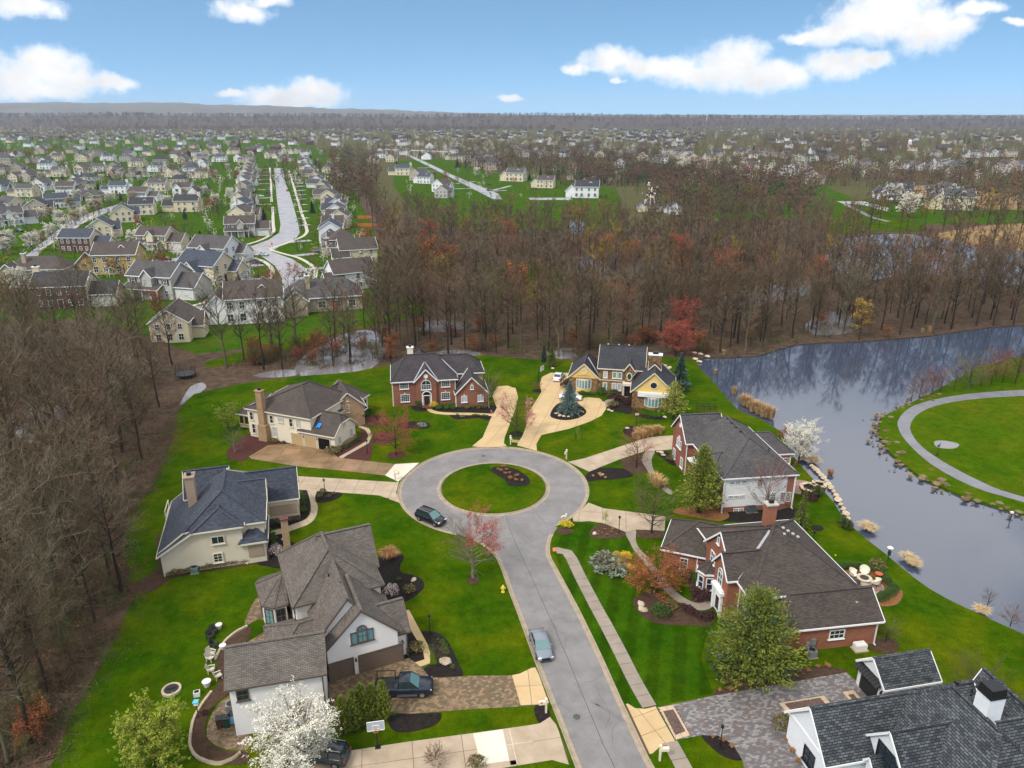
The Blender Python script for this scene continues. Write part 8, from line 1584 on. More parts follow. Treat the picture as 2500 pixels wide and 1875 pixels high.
# ------------------------------------------------------------------ vehicles
RUB = mat('tyre_rubber', (0.012, 0.012, 0.012), 0.8); RIM = mat('alloy_rim', (0.42, 0.42, 0.44), 0.3, metal=0.8); CGL = mat('car_glass', (0.02, 0.035, 0.04), 0.05, 0.1, spec=0.9); WSC = mat('windscreen', (0.10, 0.20, 0.20), 0.06, 0.1, spec=0.9); HLT = mat('headlight', (0.75, 0.76, 0.78), 0.15); TLT = mat('tail_light', (0.40, 0.012, 0.012), 0.25)
def paint(n, c, r=0.22): return mat('paint_'+n, c, r, 0.04, 1.0, spec=0.7, metal=0.15)
def car_parts(kind, col):
    """body as a loft of cross sections; x = forwards"""
    L, W, H = {'sedan': (4.8, 1.84, 1.45), 'suv': (4.7, 1.92, 1.75), 'pickup': (5.9, 2.03, 1.92), 'van': (5.0, 1.95, 1.78)}[kind]; gc = 0.2 if kind == 'sedan' else 0.3
    belt = {'sedan': 0.92, 'suv': 1.08, 'pickup': 1.18, 'van': 1.05}[kind]; hood = {'sedan': 0.84, 'suv': 1.02, 'pickup': 1.16, 'van': 0.98}[kind]
    if kind == 'sedan': prof = [(-.5, .55, .80), (-.48, .86, .92), (-.40, .93, .97), (-.30, .95, 1), (0, belt, 1), (.17, .90, 1), (.24, hood, .99), (.40, .76, .96), (.475, .66, .88), (.5, .52, .74)]
    elif kind == 'pickup': prof = [(-.5, .75, .90), (-.49, 1.15, .96), (-.40, 1.18, 1), (-.15, 1.18, 1), (0, belt, 1), (.22, 1.18, 1), (.30, hood, .99), (.44, 1.08, .97), (.485, .98, .9), (.5, .7, .82)]
    else: prof = [(-.5, .6, .86), (-.49, belt, .94), (-.40, belt+.02, .99), (-.2, belt, 1), (0, belt, 1), (.2, belt-.02, 1), (.27, hood, .99), (.42, hood-.12, .96), (.48, hood-.28, .88), (.5, .55, .76)]
    b = MB(); cs = 10
    for fx, zt, wf in prof:
        x, w = fx*L, W*wf/2
        for y, z in ((-w*.86, gc), (-w*.98, gc+.12), (-w, gc+(zt-gc)*.45), (-w*.97, zt-.10), (-w*.88, zt), (w*.88, zt), (w*.97, zt-.10), (w, gc+(zt-gc)*.45), (w*.98, gc+.12), (w*.86, gc)): b.v.append((x, y, z))
    for i in range(len(prof)-1):
        for j in range(cs): a = i*cs+j; c = i*cs+(j+1) % cs; b.f.append((a, c, c+cs, a+cs)); b.m.append(0)
    b.f.append(tuple(range(cs))[::-1]); b.f.append(tuple(range((len(prof)-1)*cs, len(prof)*cs))); b.m += [0, 0]
    gx = {'sedan': (-.36, -.22, .06, .24), 'suv': (-.47, -.41, .06, .26), 'pickup': (-.10, -.06, .12, .27), 'van': (-.48, -.42, .12, .30)}[kind]
    g = MB(); w0, w1 = W*.45, W*.37; zb, zt = belt-.03, H-.06
    P = [(gx[0]*L, zb), (gx[1]*L, zt), (gx[2]*L, zt), (gx[3]*L, zb-.03)]
    for s_ in (-1, 1): g.poly([(P[0][0], s_*w0, P[0][1]), (P[1][0], s_*w1, P[1][1]), (P[2][0], s_*w1, P[2][1]), (P[3][0], s_*w0, P[3][1])][::s_])
    g.poly([(P[0][0], -w0, P[0][1]), (P[1][0], -w1, P[1][1]), (P[1][0], w1, P[1][1]), (P[0][0], w0, P[0][1])][::-1])
    ws = MB().poly([(P[3][0]+.02, -w0*.96, P[3][1]), (P[2][0]+.03, -w1*.95, P[2][1]-.02), (P[2][0]+.03, w1*.95, P[2][1]-.02), (P[3][0]+.02, w0*.96, P[3][1])])
    ws.poly([(P[3][0], -w0, P[3][1]), (P[3][0], w0, P[3][1]), (P[2][0], w1, P[2][1]), (P[2][0], -w1, P[2][1])][::-1])
    rf = MB(); x0, x1 = P[1][0]-.04, P[2][0]+.04
    for x, dz in ((x0, -.02), (x0+.25, .05), ((x0+x1)/2, .07), (x1-.3, .05), (x1, -.02)):
        for y, z in ((-w1*1.02, zt-.05), (-w1*.9, zt+dz), (w1*.9, zt+dz), (w1*1.02, zt-.05)): rf.v.append((x, y, z))
    for i in range(4):
        for j in range(3): a = i*4+j; rf.f.append((a, a+4, a+5, a+1)); rf.m.append(0)
    pil = MB()
    for s_ in (-1, 1):
        for k in range(3): pil.bar((P[k][0], s_*w0 if k == 0 else s_*w1, P[k][1]), (P[k+1][0], s_*w1 if k < 2 else s_*w0, P[k+1][1]), .07)
        xm = (P[1][0]+P[2][0])/2; pil.bar((xm, s_*w0*1.0, zb), (xm, s_*w1*1.01, zt), .08)
    parts = [('body', b.mesh('body', col, True)), ('side_glass', g.mesh('side_glass', CGL)), ('windscreen', ws.mesh('windscreen', WSC)), ('roof_panel', rf.mesh('roof_panel', col, True)), ('pillar', pil.mesh('pillar', col if kind == 'sedan' else TRIM_K))]
    wr = .34 if kind == 'sedan' else .38; ty = MB().tube((0, -.11, 0), (0, .11, 0), wr, wr, 18).mesh('wheel', RUB); rm = MB().tube((0, -.12, 0), (0, .12, 0), wr*.62, wr*.62, 12).mesh('rim', RIM)
    hl = MB().box((0, 0, 0), (.12, .36, .14)).mesh('headlight', HLT); tl = MB().box((0, 0, 0), (.1, .3, .18)).mesh('tail_light', TLT); mi = MB().box((0, 0, 0), (.14, .2, .14)).mesh('mirror', col)
    gr = MB().box((L*.5-.01, 0, .55 if kind == 'sedan' else .72), (.08, W*.5, .2)).box((L*.5-.03, 0, .36), (.1, W*.72, .1)).mesh('grille', TRIM_K)
    extra = []
    if kind == 'pickup':
        extra.append(('bed_liner', MB().box((-L*.32, 0, 1.17), (L*.33, W*.78, .06)).mesh('bed_liner', BLKMET))); rk = MB()
        for s_ in (-1, 1):
            rk.bar((-L*.47, s_*W*.42, 2.0), (-L*.14, s_*W*.42, 2.0), .06)
            for x in (-L*.46, -L*.15): rk.bar((x, s_*W*.42, 1.15), (x, s_*W*.42, 2.0), .06)
        for x in (-L*.46, -L*.15): rk.bar((x, -W*.42, 2.0), (x, W*.42, 2.0), .06)
        extra.append(('ladder_rack', rk.mesh('ladder_rack', BLKMET))); extra.append(('running_board', MB().box((0.4, -W*.5, .42), (2.0, .16, .06)).box((0.4, W*.5, .42), (2.0, .16, .06)).mesh('running_board', RIM)))
    elif kind == 'suv': extra.append(('roof_rail', MB().bar((P[1][0], -w1*.9, zt+.13), (P[2][0], -w1*.9, zt+.13), .05).bar((P[1][0], w1*.9, zt+.13), (P[2][0], w1*.9, zt+.13), .05).mesh('roof_rail', RIM)))
    return dict(parts=parts, wheel=ty, rim=rm, hl=hl, tl=tl, mi=mi, gr=gr, extra=extra, dim=(L, W, H, belt, hood, wr))
CARC = {}
def car(kind, cname, col, cr, x, y, heading, label, group=None, z=0.01, name=None, s=1.0):
    if (kind, cname) not in CARC: CARC[(kind, cname)] = car_parts(kind, paint(cname, col))
    c = CARC[(kind, cname)]; L, W, H, belt, hood, wr = c['dim']; p = at(cr, x, y, z)
    o = thing(name or {'sedan': 'parked_car', 'suv': 'parked_suv', 'pickup': 'pickup_truck', 'van': 'parked_van'}[kind], label, {'sedan': 'car', 'suv': 'car', 'pickup': 'truck', 'van': 'van'}[kind], (p[0], p[1], z), R(heading), group); o.scale = (s, s, s)
    for nm, me in c['parts']+c['extra']: put(nm, me, o)
    for fx in (-.31, .32):
        for s_ in (-1, 1): w = put('wheel', c['wheel'], o, (fx*L, s_*(W*.5-.10), wr)); put('rim', c['rim'], w)
    for s_ in (-1, 1):
        put('headlight', c['hl'], o, (L*.47, s_*W*.36, hood-.26)); put('tail_light', c['tl'], o, (-L*.49, s_*W*.38, belt-.18)); put('mirror', c['mi'], o, (L*.16, s_*W*.54, belt+.02))
    put('grille', c['gr'], o); return o
road_dir = math.degrees(math.atan2(stemL[8][1]-stemL[6][1], stemL[8][0]-stemL[6][0]))
car('sedan', 'silver_grey', (0.20, 0.225, 0.265), 'S', 1012, 262, road_dir-2, 'silver grey sedan driving down the street from the circle', name='sedan')
car('suv', 'black', (0.010, 0.012, 0.022), 'H', 560, 820, -36, 'black sport utility car parked at the kerb of the circle')
car('pickup', 'navy', (0.010, 0.016, 0.030), 'A', 1690, 1165, 3, 'dark navy pickup truck with ladder rack on the cobbled drive', z=LZ+0.05)
car('suv', 'graphite', (0.03, 0.035, 0.045), 'A', 1170, 1600, 170, 'dark grey car parked under the white blossoming tree', z=LZ+0.05)
car('sedan', 'white', (0.80, 0.80, 0.82), 'Y', 660, 500, 72, 'white sedan parked at the end of the buff drive', z=LZ+0.05); car('sedan', 'white', None, 'Y', 775, 700, -14, 'white car half hidden behind the blue spruce', z=LZ+0.05)
FC = GZ+0.10
for (k_, cn, cc, cr, x, y, hd, lb) in (('suv','navy_blue',(0.012,0.02,0.09),'L',748,975,10,'dark blue car in the short drive by the cream house'),('sedan','silver',(0.5,0.52,0.55),'L',810,908,-25,'silver car driving on the curved suburban street'),('suv','steel',(0.16,0.18,0.21),'L',1245,880,2,'grey pickup like car in the corner drive'),('sedan','dusk',(0.13,0.11,0.10),'L',1390,970,5,'brown grey car beside the corner house'),('suv','silver',None,'L',1127,1070,75,'silver sport utility car on the inner street'),('sedan','white',None,'L',1325,1090,10,'white car behind the brown roofed corner house'),('suv','maroon',(0.16,0.012,0.016),'L',690,755,5,'maroon car in front of the grey stone gabled house'),('sedan','maroon',None,'L',1005,385,95,'maroon car parked on the long street'),('sedan','char',(0.03,0.03,0.035),'L',980,288,95,'dark car parked far up the long street'),('sedan','white',None,'L',785,432,5,'white car in a drive along the long street'),('sedan','silver',None,'L',800,300,5,'pale car in a drive far along the long street'),('suv','silver',None,'L',1105,332,5,'pale car in a drive on the far side of the long street'),('sedan','navy_blue',None,'L',840,405,5,'blue car beside the white one along the long street'),('sedan','maroon',None,'L',15,945,5,'maroon car at the garage of the stone fronted house'),('suv','char',None,'M',155,1048,-20,'dark car at the white porch house'),('sedan','char',None,'N',818,557,0,'dark car on the drive by the narrow road'),('sedan','char',None,'N',815,597,-35,'dark car driving on the narrow road'),('sedan','maroon',None,'N',1130,588,0,'red car beside the cream house on the lawn')):
    car(k_, cn, cc, cr, x, y, hd, lb, None, FC)

# ------------------------------------------------------------------ street and garden furniture
MBX = mat('mailbox_cream', (0.72, 0.62, 0.46), 0.5, 0.05); LAMPG = mat('lamp_glass', (0.7, 0.68, 0.6), 0.2); HYD = mat('hydrant_yellow', (0.72, 0.55, 0.06), 0.45, 0.08)
def mailbox(cr, x, y, lb, rz=0.0, s=1.25):
    p = at(cr, x, y); o = thing('mailbox', lb, 'mailbox', (p[0], p[1], LZ), rz); o.scale = (s, s, s)
    obj('post', MB().box((0, 0, .65), (.14, .14, 1.3)).box((0, 0, 1.36), (.2, .2, .12)), MBX, o)
    obj('arm', MB().box((0, -.2, .92), (.1, .6, .1)), MBX, o); a = MB().box((0, -.3, 1.05), (.26, .6, .2)); pr = [(.13*math.cos(t*math.pi/6), .13*math.sin(t*math.pi/6)) for t in range(7)]
    for i in range(6): a.poly([(pr[i][0], -.6, 1.15+pr[i][1]), (pr[i+1][0], -.6, 1.15+pr[i+1][1]), (pr[i+1][0], 0, 1.15+pr[i+1][1]), (pr[i][0], 0, 1.15+pr[i][1])])
    bx_ = obj('box', a, MBX, o); obj('flag', MB().box((.16, -.4, 1.2), (.02, .2, .1)), mat('flag_red', (.5, .03, .02), .5), bx_); return o
for cr, x, y, lb, a in (('H',238,455,'cream mailbox on the grass tongue left of the circle',1.2),('H',1277,135,'cream mailbox on the grass strip between two buff drives',0.2),('H',1780,265,'cream mailbox on the lawn corner by the pale drive',-.4),('H',1775,860,'cream mailbox behind the golden hedge clump',-1.2),('S',1052,768,'cream mailbox in the dark half round bed by the street',-1.4),('S',1928,1135,'cream mailbox on the grass triangle beside the footpath',1.6),('Y',195,1155,'cream mailbox post twin beside the brick strip',0.4)):
    if lb.startswith('cream mailbox post twin'): continue
    mailbox(cr, x, y, lb, a)
def lamp(cr, x, y, lb, h=2.3, dark=True):
    p = at(cr, x, y); o = thing('lamp_post', lb, 'lamp post', (p[0], p[1], LZ)); obj('post', MB().tube((0, 0, 0), (0, 0, h), .06, .045, 8).lathe([(.12, 0), (.08, .2)], n=8), BLKMET, o)
    l_ = obj('lantern', MB().lathe([(.07, h), (.15, h+.08), (.17, h+.34), (.05, h+.46)], n=6), BLKMET, o); obj('lantern_glass', MB().lathe([(.12, h+.1), (.165, h+.33)], n=6), LAMPG, l_)
for cr, x, y, lb in (('B',1403,345,'black lamp post in the bed by the concrete drive'),('F',288,268,'black lamp post in the round bed of the brick house'),('S',157,160,'black lamp post at the flagged walk bed'),('G',570,615,'black lamp post in the bed by the paver drive'),('C',1098,915,'black lamp post in the red mulch bed'),('F',1515,365,'thin lamp post on the lawn towards the pond')): lamp(cr, x, y, lb)
p = at('H', 1210, 1465); o = thing('fire_hydrant', 'yellow fire hydrant on the lawn by the street', 'hydrant', (p[0], p[1], LZ)); o.scale = (1.35,)*3; obj('barrel', MB().lathe([(.17, 0), (.17, .06), (.12, .08), (.12, .5), (.15, .52), (.13, .62), (.05, .72), (.03, .78)], n=12), HYD, o)
for s_ in (-1, 1): obj('nozzle', MB().tube((0, 0, .42), (s_*.22, 0, .42), .07, .07, 8), HYD, o)
obj('nozzle', MB().tube((0, 0, .42), (0, -.24, .42), .09, .09, 8), HYD, o)
def hoop(cr, x, y, lb, rz, col=BLKMET, z=LZ):
    p = at(cr, x, y, z); o = thing('basketball_hoop', lb, 'hoop', (p[0], p[1], z), rz); obj('pole', MB().box((0, 0, 1.3), (.16, .16, 2.6)).bar((0, 0, 2.5), (0, -.7, 3.2), .12).box((0, 0, .05), (.5, .5, .1)), col, o)
    bb = obj('backboard', MB().box((0, -.8, 3.35), (1.5, .05, 1.0)), mat('clear_board', (.45, .47, .5), .15), o); fr = MB()
    for a, b in (((-.76, 2.84), (.76, 2.84)), ((-.76, 3.86), (.76, 3.86)), ((-.76, 2.84), (-.76, 3.86)), ((.76, 2.84), (.76, 3.86)), ((-.3, 3.0), (.3, 3.0)), ((-.3, 3.4), (.3, 3.4)), ((-.3, 3.0), (-.3, 3.4)), ((.3, 3.0), (.3, 3.4))): fr.bar((a[0], -.84, a[1]), (b[0], -.84, b[1]), .05)
    obj('board_frame', fr, TRIM_W, bb); rm = MB()
    for i in range(14): t0, t1 = 2*math.pi*i/14, 2*math.pi*(i+1)/14; rm.bar((.23*math.cos(t0), -1.1+.23*math.sin(t0), 3.05), (.23*math.cos(t1), -1.1+.23*math.sin(t1), 3.05), .035)
    obj('rim', rm, mat('rim_orange', (.7, .18, .03), .4), o)
hoop('A', 1520, 1525, 'black basketball hoop with clear board beside the lower drive', R(10)); hoop('Y', 462, 535, 'dark basketball hoop standing beside the buff drive', R(60)); hoop('L', 690, 1100, 'basketball hoop by the short suburban drive', R(20), z=GZ); hoop('L', 1330, 1065, 'basketball hoop near the rounded suburban corner', R(-20), z=GZ)
def ac(cr, x, y, lb, m, rz=0.0, s=1.0):
    p = at(cr, x, y); o = thing('air_conditioner', lb, 'air conditioner', (p[0], p[1], LZ), rz); o.scale = (s,)*3; obj('cabinet', MB().box((0, 0, .45), (.85, .85, .8)), m, o); obj('pad', MB().box((0, 0, .02), (1.05, 1.05, .08)), CONC_G, o)
    f_ = MB().lathe([(.34, .86), (.34, .9)], n=16); obj('fan_grille', f_, BLKMET, o); sl = MB()
    for i in range(6): sl.box((0, 0, .14+i*.12), (.87, .87, .03))
    obj('louvre', sl, m, o)
ac('F', 1510, 1050, 'grey air conditioner on the lawn by the brick wall', GREYMET, R(8)); ac('B', 400, 945, 'teal green air conditioner beside the cream wall', mat('teal_metal', (.13, .24, .22), .5), R(16)); ac('E', 1025, 1110, 'dark air conditioner under the white siding', mat('dark_metal', (.08, .09, .10), .5), R(7)); ac('E', 1065, 1108, 'second dark air conditioner under the white siding', MATS['dark_metal'], R(7)); ac('A', 570, 1290, 'white topped air conditioner behind the white garage wing', GREYMET, R(14))
p = at('F', 1815, 1010); o = thing('generator', 'white standby generator on a pad by the brick wall', 'generator', (p[0], p[1], LZ), R(9)); obj('case', MB().box((0, 0, .45), (1.3, .75, .6)), WHITEPL, o); obj('lid', MB().box((0, 0, .80), (1.34, .8, .14), 0, .9), WHITEPL, o); obj('pad', MB().box((0, 0, .06), (1.6, 1.05, .16)), CONC, o)
def bin_(cr, x, y, lb, m, rz): p = at(cr, x, y); o = thing('wheelie_bin', lb, 'bin', (p[0], p[1], LZ+.05), rz); obj('tub', MB().box((0, 0, .5), (.5, .55, 1.0), 0, 1.18), m, o); obj('lid', MB().box((0, .03, 1.04), (.66, .74, .09)), BLKMET, o); obj('wheel', MB().tube((-.3, .25, .12), (.3, .25, .12), .12, .12, 10), RUB, o)
bin_('A', 500, 1400, 'brown wheelie bin behind the white garage wing', mat('brown_plastic', (.07, .03, .02), .5), .3); bin_('A', 545, 1395, 'dark green wheelie bin behind the white garage wing', mat('green_plastic', (.01, .05, .03), .5), .2); bin_('A', 585, 1370, 'pale blue lidded bin against the white garage wing', mat('blue_plastic', (.2, .45, .6), .4), .2)
def chair(cr, x, y, lb, rz, m, group=None, s=1.0, z=LZ+.03):
    p = at(cr, x, y); o = thing('garden_chair', lb, 'chair', (p[0], p[1], z), rz, group); o.scale = (s,)*3; obj('seat', MB().bar((0, -.3, .42), (0, .3, .34), .58, .05), m, o); bk = MB()
    for i in range(5): bk.bar((-.24+i*.12, .28, .34), (-.28+i*.14, .52, 1.05-.04*abs(i-2)), .1, .03)
    obj('backrest', bk, m, o)
    for s_ in (-1, 1):
        obj('arm', MB().box((s_*.34, .02, .62), (.12, .72, .04)), m, o)
        for y_ in (-.28, .3): obj('leg', MB().box((s_*.32, y_, .3), (.06, .08, .62)), m, o)
CH_W = mat('weathered_white', (.55, .50, .42), .7, .1); CH_K = mat('dark_wicker', (.02, .02, .022), .7)
for i, (x, y, a) in enumerate(((440,970,1.3),(445,1045,1.8),(490,1085,2.2),(445,940,1.2))): chair('A', x, y, 'weathered white garden chair at the lawn edge behind the white house', a, CH_W, 'weathered garden chairs')
for i, (x, y, a) in enumerate(((440,830,1.0),(465,885,1.5),(460,795,.8))): chair('A', x, y, 'black garden chair at the lawn edge behind the white house', a, CH_K, 'black garden chairs')
def lounge(cr, x, y, a):
    p = at(cr, x, y); o = thing('patio_chair', 'cream bucket patio chair at the round fire table', 'chair', (p[0], p[1], LZ+.05), a, 'fire table chairs'); o.scale = (1.25,)*3
    sh = MB(); n = 10
    for i in range(n+1):
        t = -1.9+3.8*i/n; hb = .45+.55*(math.cos(t*.62))**2
        for k_, (r_, z) in enumerate(((.22, .38), (.42, .44), (.50, .44+hb*.55))): sh.v.append((r_*math.sin(t), r_*math.cos(t), z))
    for i in range(n):
        for k_ in range(2): q = i*3+k_; sh.f.append((q, q+3, q+4, q+1)); sh.m.append(0)
    obj('shell', sh, CH_C, o); obj('cushion', MB().lathe([(.34, .36), (.36, .42), (.3, .46)], n=12), CH_C, o)
    for s_ in (-1, 1):
        for y_ in (-.2, .25): obj('leg', MB().bar((s_*.2, y_*.7, .38), (s_*.32, y_, 0), .04), BLKMET, o)
CH_C = mat('cream_wicker', (.72, .66, .54), .7, .08)
cx, cyy = at('F', 1842, 580); o = thing('fire_table', 'round stone fire table on the pond patio', 'table', (cx, cyy, LZ+.05)); o.scale = (1.15,)*3; obj('base', MB().lathe([(.55, 0), (.55, .45)], n=18), BRICK_D, o); obj('rim', MB().lathe([(.5, .45), (.8, .45), (.8, .55), (.48, .55)], n=20), LIMEST, o); obj('burner', MB().lathe([(.47, .5), (.47, .57)], n=18), BLKMET, o)
for x, y in ((1775,555),(1842,540),(1912,608),(1848,625)): q = at('F', x, y); lounge('F', x, y, math.atan2(q[1]-cyy, q[0]-cx)-math.pi/2)
p = at('F', 1795, 598); o = thing('side_table', 'small dark side table between the patio chairs', 'table', (p[0], p[1], LZ+.05)); obj('top', MB().box((0, 0, .5), (.55, .55, .05)), BLKMET, o)
for a in (-1, 1):
    for b_ in (-1, 1): obj('leg', MB().box((a*.22, b_*.22, .25), (.05, .05, .5)), BLKMET, o)
p = at('F', 1648, 500); o = thing('planter', 'white square planter with a torch at the patio corner', 'planter', (p[0], p[1], LZ), .3); obj('tub', MB().box((0, 0, .3), (.6, .6, .6), 0, 1.15), WHITEPL, o); obj('soil', MB().box((0, 0, .6), (.55, .55, .06)), MULCH, o); obj('torch', MB().tube((0, 0, .5), (0, 0, 2.0), .03, .03, 6), BLKMET, o); obj('torch_head', MB().lathe([(.05, 2.0), (.12, 2.1), (.03, 2.3)], n=8), YELLOW[0], o)
p = at('F', 1932, 565); o = thing('bird_bath', 'terracotta bird bath at the patio hedge', 'bird bath', (p[0], p[1], LZ)); obj('bowl', MB().lathe([(.1, .7), (.45, .85), (.48, .92), (.4, .88), (.05, .8)], n=14), mat('terracotta', (.42, .09, .04), .7), o); obj('pedestal', MB().lathe([(.25, 0), (.12, .15), (.1, .75)], n=10), MATS['terracotta'], o)
p = at('V', 968, 1395); o = thing('bird_feeder', 'bird feeder pole on the lawn by the pond', 'bird feeder', (p[0], p[1], LZ)); obj('pole', MB().tube((0, 0, 0), (0, 0, 2.1), .04, .04, 6), BLKMET, o); obj('feeder', MB().box((0, 0, 1.3), (.3, .3, .7)), mat('dark_green', (.01, .05, .03), .5), o); obj('cap', MB().lathe([(.4, 2.1), (.05, 2.35)], n=10), WHITEPL, o); obj('arm', MB().bar((-.4, 0, 2.05), (.4, 0, 2.05), .04), BLKMET, o)
p = at('A', 185, 1165); o = thing('fire_pit', 'round stone fire pit on the side lawn', 'fire pit', (p[0], p[1], LZ)); obj('ring', MB().lathe([(.95, 0), (.95, .28), (.72, .28), (.72, .05)], n=22), LIMEST, o); obj('cover', MB().lathe([(.72, .22), (.70, .27)], n=22), BLKMET, o); obj('log', MB().tube((-.4, -.1, .3), (.4, .2, .3), .06, .05, 6), BARK, o)
p = at('A', 350, 1195); o = thing('lawn_box', 'white concrete block planter on the side lawn', 'planter', (p[0], p[1], LZ), .3); obj('block', MB().box((0, 0, .25), (.6, .5, .5)), WHITEPL, o); obj('soil', MB().box((0, 0, .5), (.45, .36, .04)), MULCH, o)
POT = mat('white_pot', (.70, .68, .64), .6)
for i, (x, y, s) in enumerate(((415,1135,1.2),(518,895,1.0),(493,760,1.0))): p = at('A', x, y); o = thing('flower_pot', 'white round flower pot at the lawn edge', 'pot', (p[0], p[1], LZ), 0, 'white lawn edge pots'); o.scale = (s,)*3; obj('pot', MB().lathe([(.22, 0), (.36, .5), (.38, .56), (.3, .56)], n=14), POT, o); obj('soil', MB().lathe([(.31, .5), (.3, .54)], n=12), MULCH, o)
p = at('A', 360, 1340); o = thing('bird_house', 'pale blue bird house on a post by the stone edging', 'bird house', (p[0], p[1], LZ)); obj('post', MB().tube((0, 0, 0), (0, 0, 1.6), .05, .05, 6), BARK, o); obj('box', MB().box((0, 0, 1.75), (.4, .3, .3)), TRIM_W, o); obj('roof', MB().bar((-.25, 0, 2.0), (.25, 0, 2.0), .5, .08), mat('sky_blue', (.1, .5, .7), .5), o)
shrub('maroon', 'A', 400, 1320, .5, 'small bright red shrub at the stone edging'); p = at('B', 1100, 745); o = thing('satellite_dish', 'grey satellite dish on a pole in the entry bed', 'dish', (p[0], p[1], .17)); obj('pole', MB().tube((0, 0, 0), (0, 0, .9), .04, .04, 6), GREYMET, o); obj('dish', MB().lathe([(.05, 0), (.35, .08), (.48, .2)], (0, 0, .95), 14), GREYMET, o); obj('arm', MB().bar((0, 0, .95), (-.35, -.3, 1.3), .04), WHITEPL, o)
# edging stones of the curved bed behind the white house: one by one
edge = sm(pts('A', (470,960),(490,920),(530,850),(600,790),(670,752)), 4, False); edge2 = sm(pts('A', (440,1180),(380,1260),(330,1350),(310,1440),(305,1520),(340,1590),(420,1630),(500,1640),(580,1610),(620,1580)), 5, False)
wr = struct(obj('stone_edging', MB().box((edge2[0][0], edge2[0][1], LZ), (.3, .2, .1)), LIMEST))
SE = MB().box((0, 0, .12), (.5, .26, .26), 0, .88).mesh('stone', LIMEST); wr.name = 'stone_edging'
for ln in (edge, edge2):
    acc = 0.0
    for a, b in zip(ln, ln[1:]):
        l = math.hypot(b[0]-a[0], b[1]-a[1]); k_ = max(1, round(l/.55))
        for i in range(k_): t = (i+.5)/k_; put('stone', SE, wr, (a[0]+(b[0]-a[0])*t, a[1]+(b[1]-a[1])*t, LZ), math.atan2(b[1]-a[1], b[0]-a[0])+rg.uniform(-.15, .15))
# stone seat frames by the pond
for (x, y, n, lb) in ((1575,915,6,'hexagonal brick and stone seat beside the brick house'),(1655,885,4,'square stone rimmed planter by the pond lawn')):
    p = at('E', x, y); o = thing('stone_planter', lb, 'planter', (p[0], p[1], LZ), .4); w_ = MB(); cp = MB(); r_ = 1.5 if n == 6 else 1.2
    for i in range(n):
        t0, t1 = 2*math.pi*i/n, 2*math.pi*(i+1)/n; a, b = (r_*math.cos(t0), r_*math.sin(t0)), (r_*math.cos(t1), r_*math.sin(t1)); w_.bar((a[0], a[1], .25), (b[0], b[1], .25), .3, .5); cp.bar((a[0], a[1], .54), (b[0], b[1], .54), .5, .1)
    obj('wall', w_, BRICK_D, o); obj('coping', cp, LIMEST, o); obj('soil', MB().lathe([(r_*.8, .2), (r_*.8, .36)], n=n), MULCH, o)
reg_poly = circ(at('E', 1500, 890), 2.6, 20); struct(obj('patio', MB().prism(reg_poly, -.2, LZ+.03), PB[0]))
p = at('D', 640, 1085)
o = thing('trampoline', 'dark netted trampoline at the woods edge', 'trampoline', gnd('D', 402, 815, 0.05)); obj('mat', MB().lathe([(2.0, .85), (2.1, .9)], n=18), BLKMET, o); nb = MB()
for i in range(10): t = 2*math.pi*i/10; nb.tube((2.1*math.cos(t), 2.1*math.sin(t), 0), (2.1*math.cos(t), 2.1*math.sin(t), 2.6), .04, .04, 5)
obj('pole', nb, BLKMET, o); rm = MB()
for z in (1.2, 1.6, 2.0, 2.4, 2.6):
    for i in range(18): t0, t1 = 2*math.pi*i/18, 2*math.pi*(i+1)/18; rm.bar((2.1*math.cos(t0), 2.1*math.sin(t0), z), (2.1*math.cos(t1), 2.1*math.sin(t1), z), .03)
obj('net', rm, BLKMET, o)
o = thing('patio_umbrella', 'closed red patio umbrella behind the grey beige house', 'umbrella', gnd('L', 1390, 1350, GZ)); obj('pole', MB().tube((0, 0, 0), (0, 0, 2.6), .04, .04, 6), GREYMET, o); obj('canopy', MB().lathe([(.45, .9), (.75, 1.3), (.5, 2.0), (.05, 2.6)], n=10), mat('umbrella_red', (.55, .02, .04), .7), o)
for x, y in ((880, 835), (775, 790)):
    o = thing('stop_sign', 'red stop sign at the suburban crossing', 'sign', gnd('L', x, y+18, GZ), 0, 'suburban stop signs'); obj('post', MB().tube((0, 0, 0), (0, 0, 2.3), .05, .05, 6), GREYMET, o); obj('plate', MB().tube((0, -.04, 2.6), (0, -.07, 2.6), .45, .45, 8), mat('sign_red', (.6, .02, .02), .4), o)
# orange timber fences of the long back gardens
FEN = mat('orange_fence', (.42, .13, .03), .8, .15)
for i, (a, b) in enumerate((((1570,610),(1690,612)),((1560,672),(1770,678)),((1555,752),(1690,745)))):
    p, q = at('L', *a, GZ), at('L', *b, GZ); o = thing('timber_fence', 'orange brown timber fence across the back lawns', 'fence', (p[0], p[1], GZ), math.atan2(q[1]-p[1], q[0]-p[0]), 'back lawn fences'); l = math.hypot(q[0]-p[0], q[1]-p[1]); n = int(l/1.2)
    if 'plank' not in MESHC: MESHC['plank'] = MB().box((0, 0, .9), (1.14, .05, 1.7)).mesh('board_panel', FEN); MESHC['fpost'] = MB().box((0, .06, .95), (.12, .12, 1.9)).mesh('post', FEN)
    for j in range(n): put('board', MESHC['plank'], o, (j*1.2+.6, 0, 0)); put('post', MESHC['fpost'], o, (j*1.2, 0, 0))
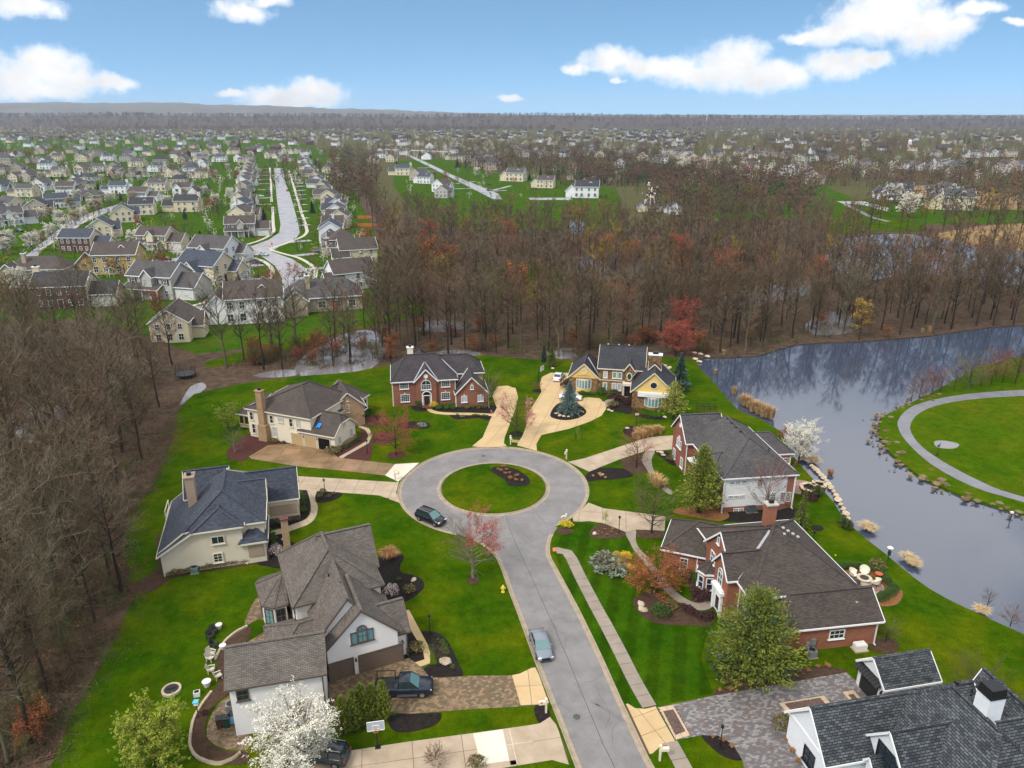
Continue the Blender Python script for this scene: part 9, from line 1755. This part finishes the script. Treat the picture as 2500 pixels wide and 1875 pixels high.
# iron garden trellis at the pond lawn, stakes, torches in the water
o = thing('iron_pergola', 'rusty iron garden frame behind the grey roofed brick house', 'pergola', gnd('E', 640, 215)); fr = MB()
for x in (-1.8, -.6, .6, 1.8):
    for y in (-.8, .8): fr.bar((x, y, 0), (x, y, 1.7), .07)
obj('post', fr, BARK, o); rl_ = MB()
for z in (.5, .9, 1.3, 1.6):
    for y in (-.8, .8): rl_.bar((-1.8, y, z), (1.8, y, z), .05)
obj('rail', rl_, BARK, o)
o = thing('tree_stakes', 'black stakes around the young lawn tree', 'stakes', gnd('Y', 845, 1112))
for a in (0, 2.1, 4.2): obj('stake', MB().bar((.7*math.cos(a), .7*math.sin(a), 0), (.8*math.cos(a), .8*math.sin(a), 1.5), .06), BLKMET, o)
o = thing('depth_post', 'white post standing in the pond by the far bank', 'post', gnd('V', 1590, 1175, -.25)); obj('post', MB().tube((0, 0, -.3), (0, 0, 1.3), .07, .07, 8), BLKMET, o); obj('cap', MB().box((0, 0, 1.3), (.4, .3, .25)), WHITEPL, o)
for i, (x, y) in enumerate(((1225,815),(1218,858))): o = tag(put('goose', MB().lathe([(.05, .1), (.2, .2), (.22, .35), (.1, .45)], n=10).tube((.15, 0, .4), (.25, 0, .75), .06, .05, 8).lathe([(.03, .72), (.08, .76), (.04, .85)], (.27, 0, 0), 8).mesh('goose', CH_K), None, gnd('V', x, y, .1), i), 'dark goose standing on the field near the puddle', 'goose', 'geese on the field')
# reed fringe along the trail bank
fr = Mass(); rr = random.Random(8); RV = [to_np_ for to_np_ in [None]]; ends = pts('D', (2212,1112),(2080,1072),(1990,1032),(1922,978),(1898,940),(1903,902),(1965,872),(2010,850))
line = sm(ends, 12, False); base = [mesh for mesh in (T['rust'][0], T['straw'][0])]
def mesh_np(me):
    v = np.empty(len(me.vertices)*3); me.vertices.foreach_get('co', v); me.calc_loop_triangles(); t = np.empty(len(me.loop_triangles)*3, int); me.loop_triangles.foreach_get('vertices', t); return v.reshape(-1, 3), t.reshape(-1, 3)
RV = [mesh_np(m) for m in base]
for p in line:
    for _ in range(2):
        v, t = RV[rr.randrange(2)]; s = rr.uniform(.4, 1.0); fr.add(place_np(v, (p[0]+rr.gauss(0, 1.1), p[1]+rr.gauss(0, .8)), s, s*.7, rr.uniform(0, 6), -.1), t, rr.randrange(2))
fr.build('bank_reeds', [mat('bank_dry', (.26, .18, .10), .95, .2, 2), mat('bank_straw', (.36, .27, .16), .95, .2, 2)])
# pole of the narrow strip of brick on the grass tongue
obj('brick_strip', MB().prism(pts('Y', (205,1105),(270,1112),(255,1140),(195,1130)), LZ, LZ+.03), BRICK_T, reg_obj(drive['h3']))
# ------------------------------------------------------------------ the air
hz = MB().box((0, 5200, 125.2), (18400, 11800, 255.6)); ho = hz.mesh('haze', None) if False else None
me = bpy.data.meshes.new('haze'); me.from_pydata(hz.v, [], hz.f); hm = bpy.data.materials.new('haze_air'); hm.use_nodes = True; t = hm.node_tree; t.nodes.clear()
vo_ = t.nodes.new('ShaderNodeVolumePrincipled'); vo_.inputs['Color'].default_value = (0.80, 0.88, 1.0, 1); vo_.inputs['Density'].default_value = 0.000062; vo_.inputs['Anisotropy'].default_value = 0.2
ou = t.nodes.new('ShaderNodeOutputMaterial'); t.links.new(vo_.outputs[0], ou.inputs['Volume']); me.materials.append(hm)
ho = put('haze', me); ho['kind'] = 'stuff'
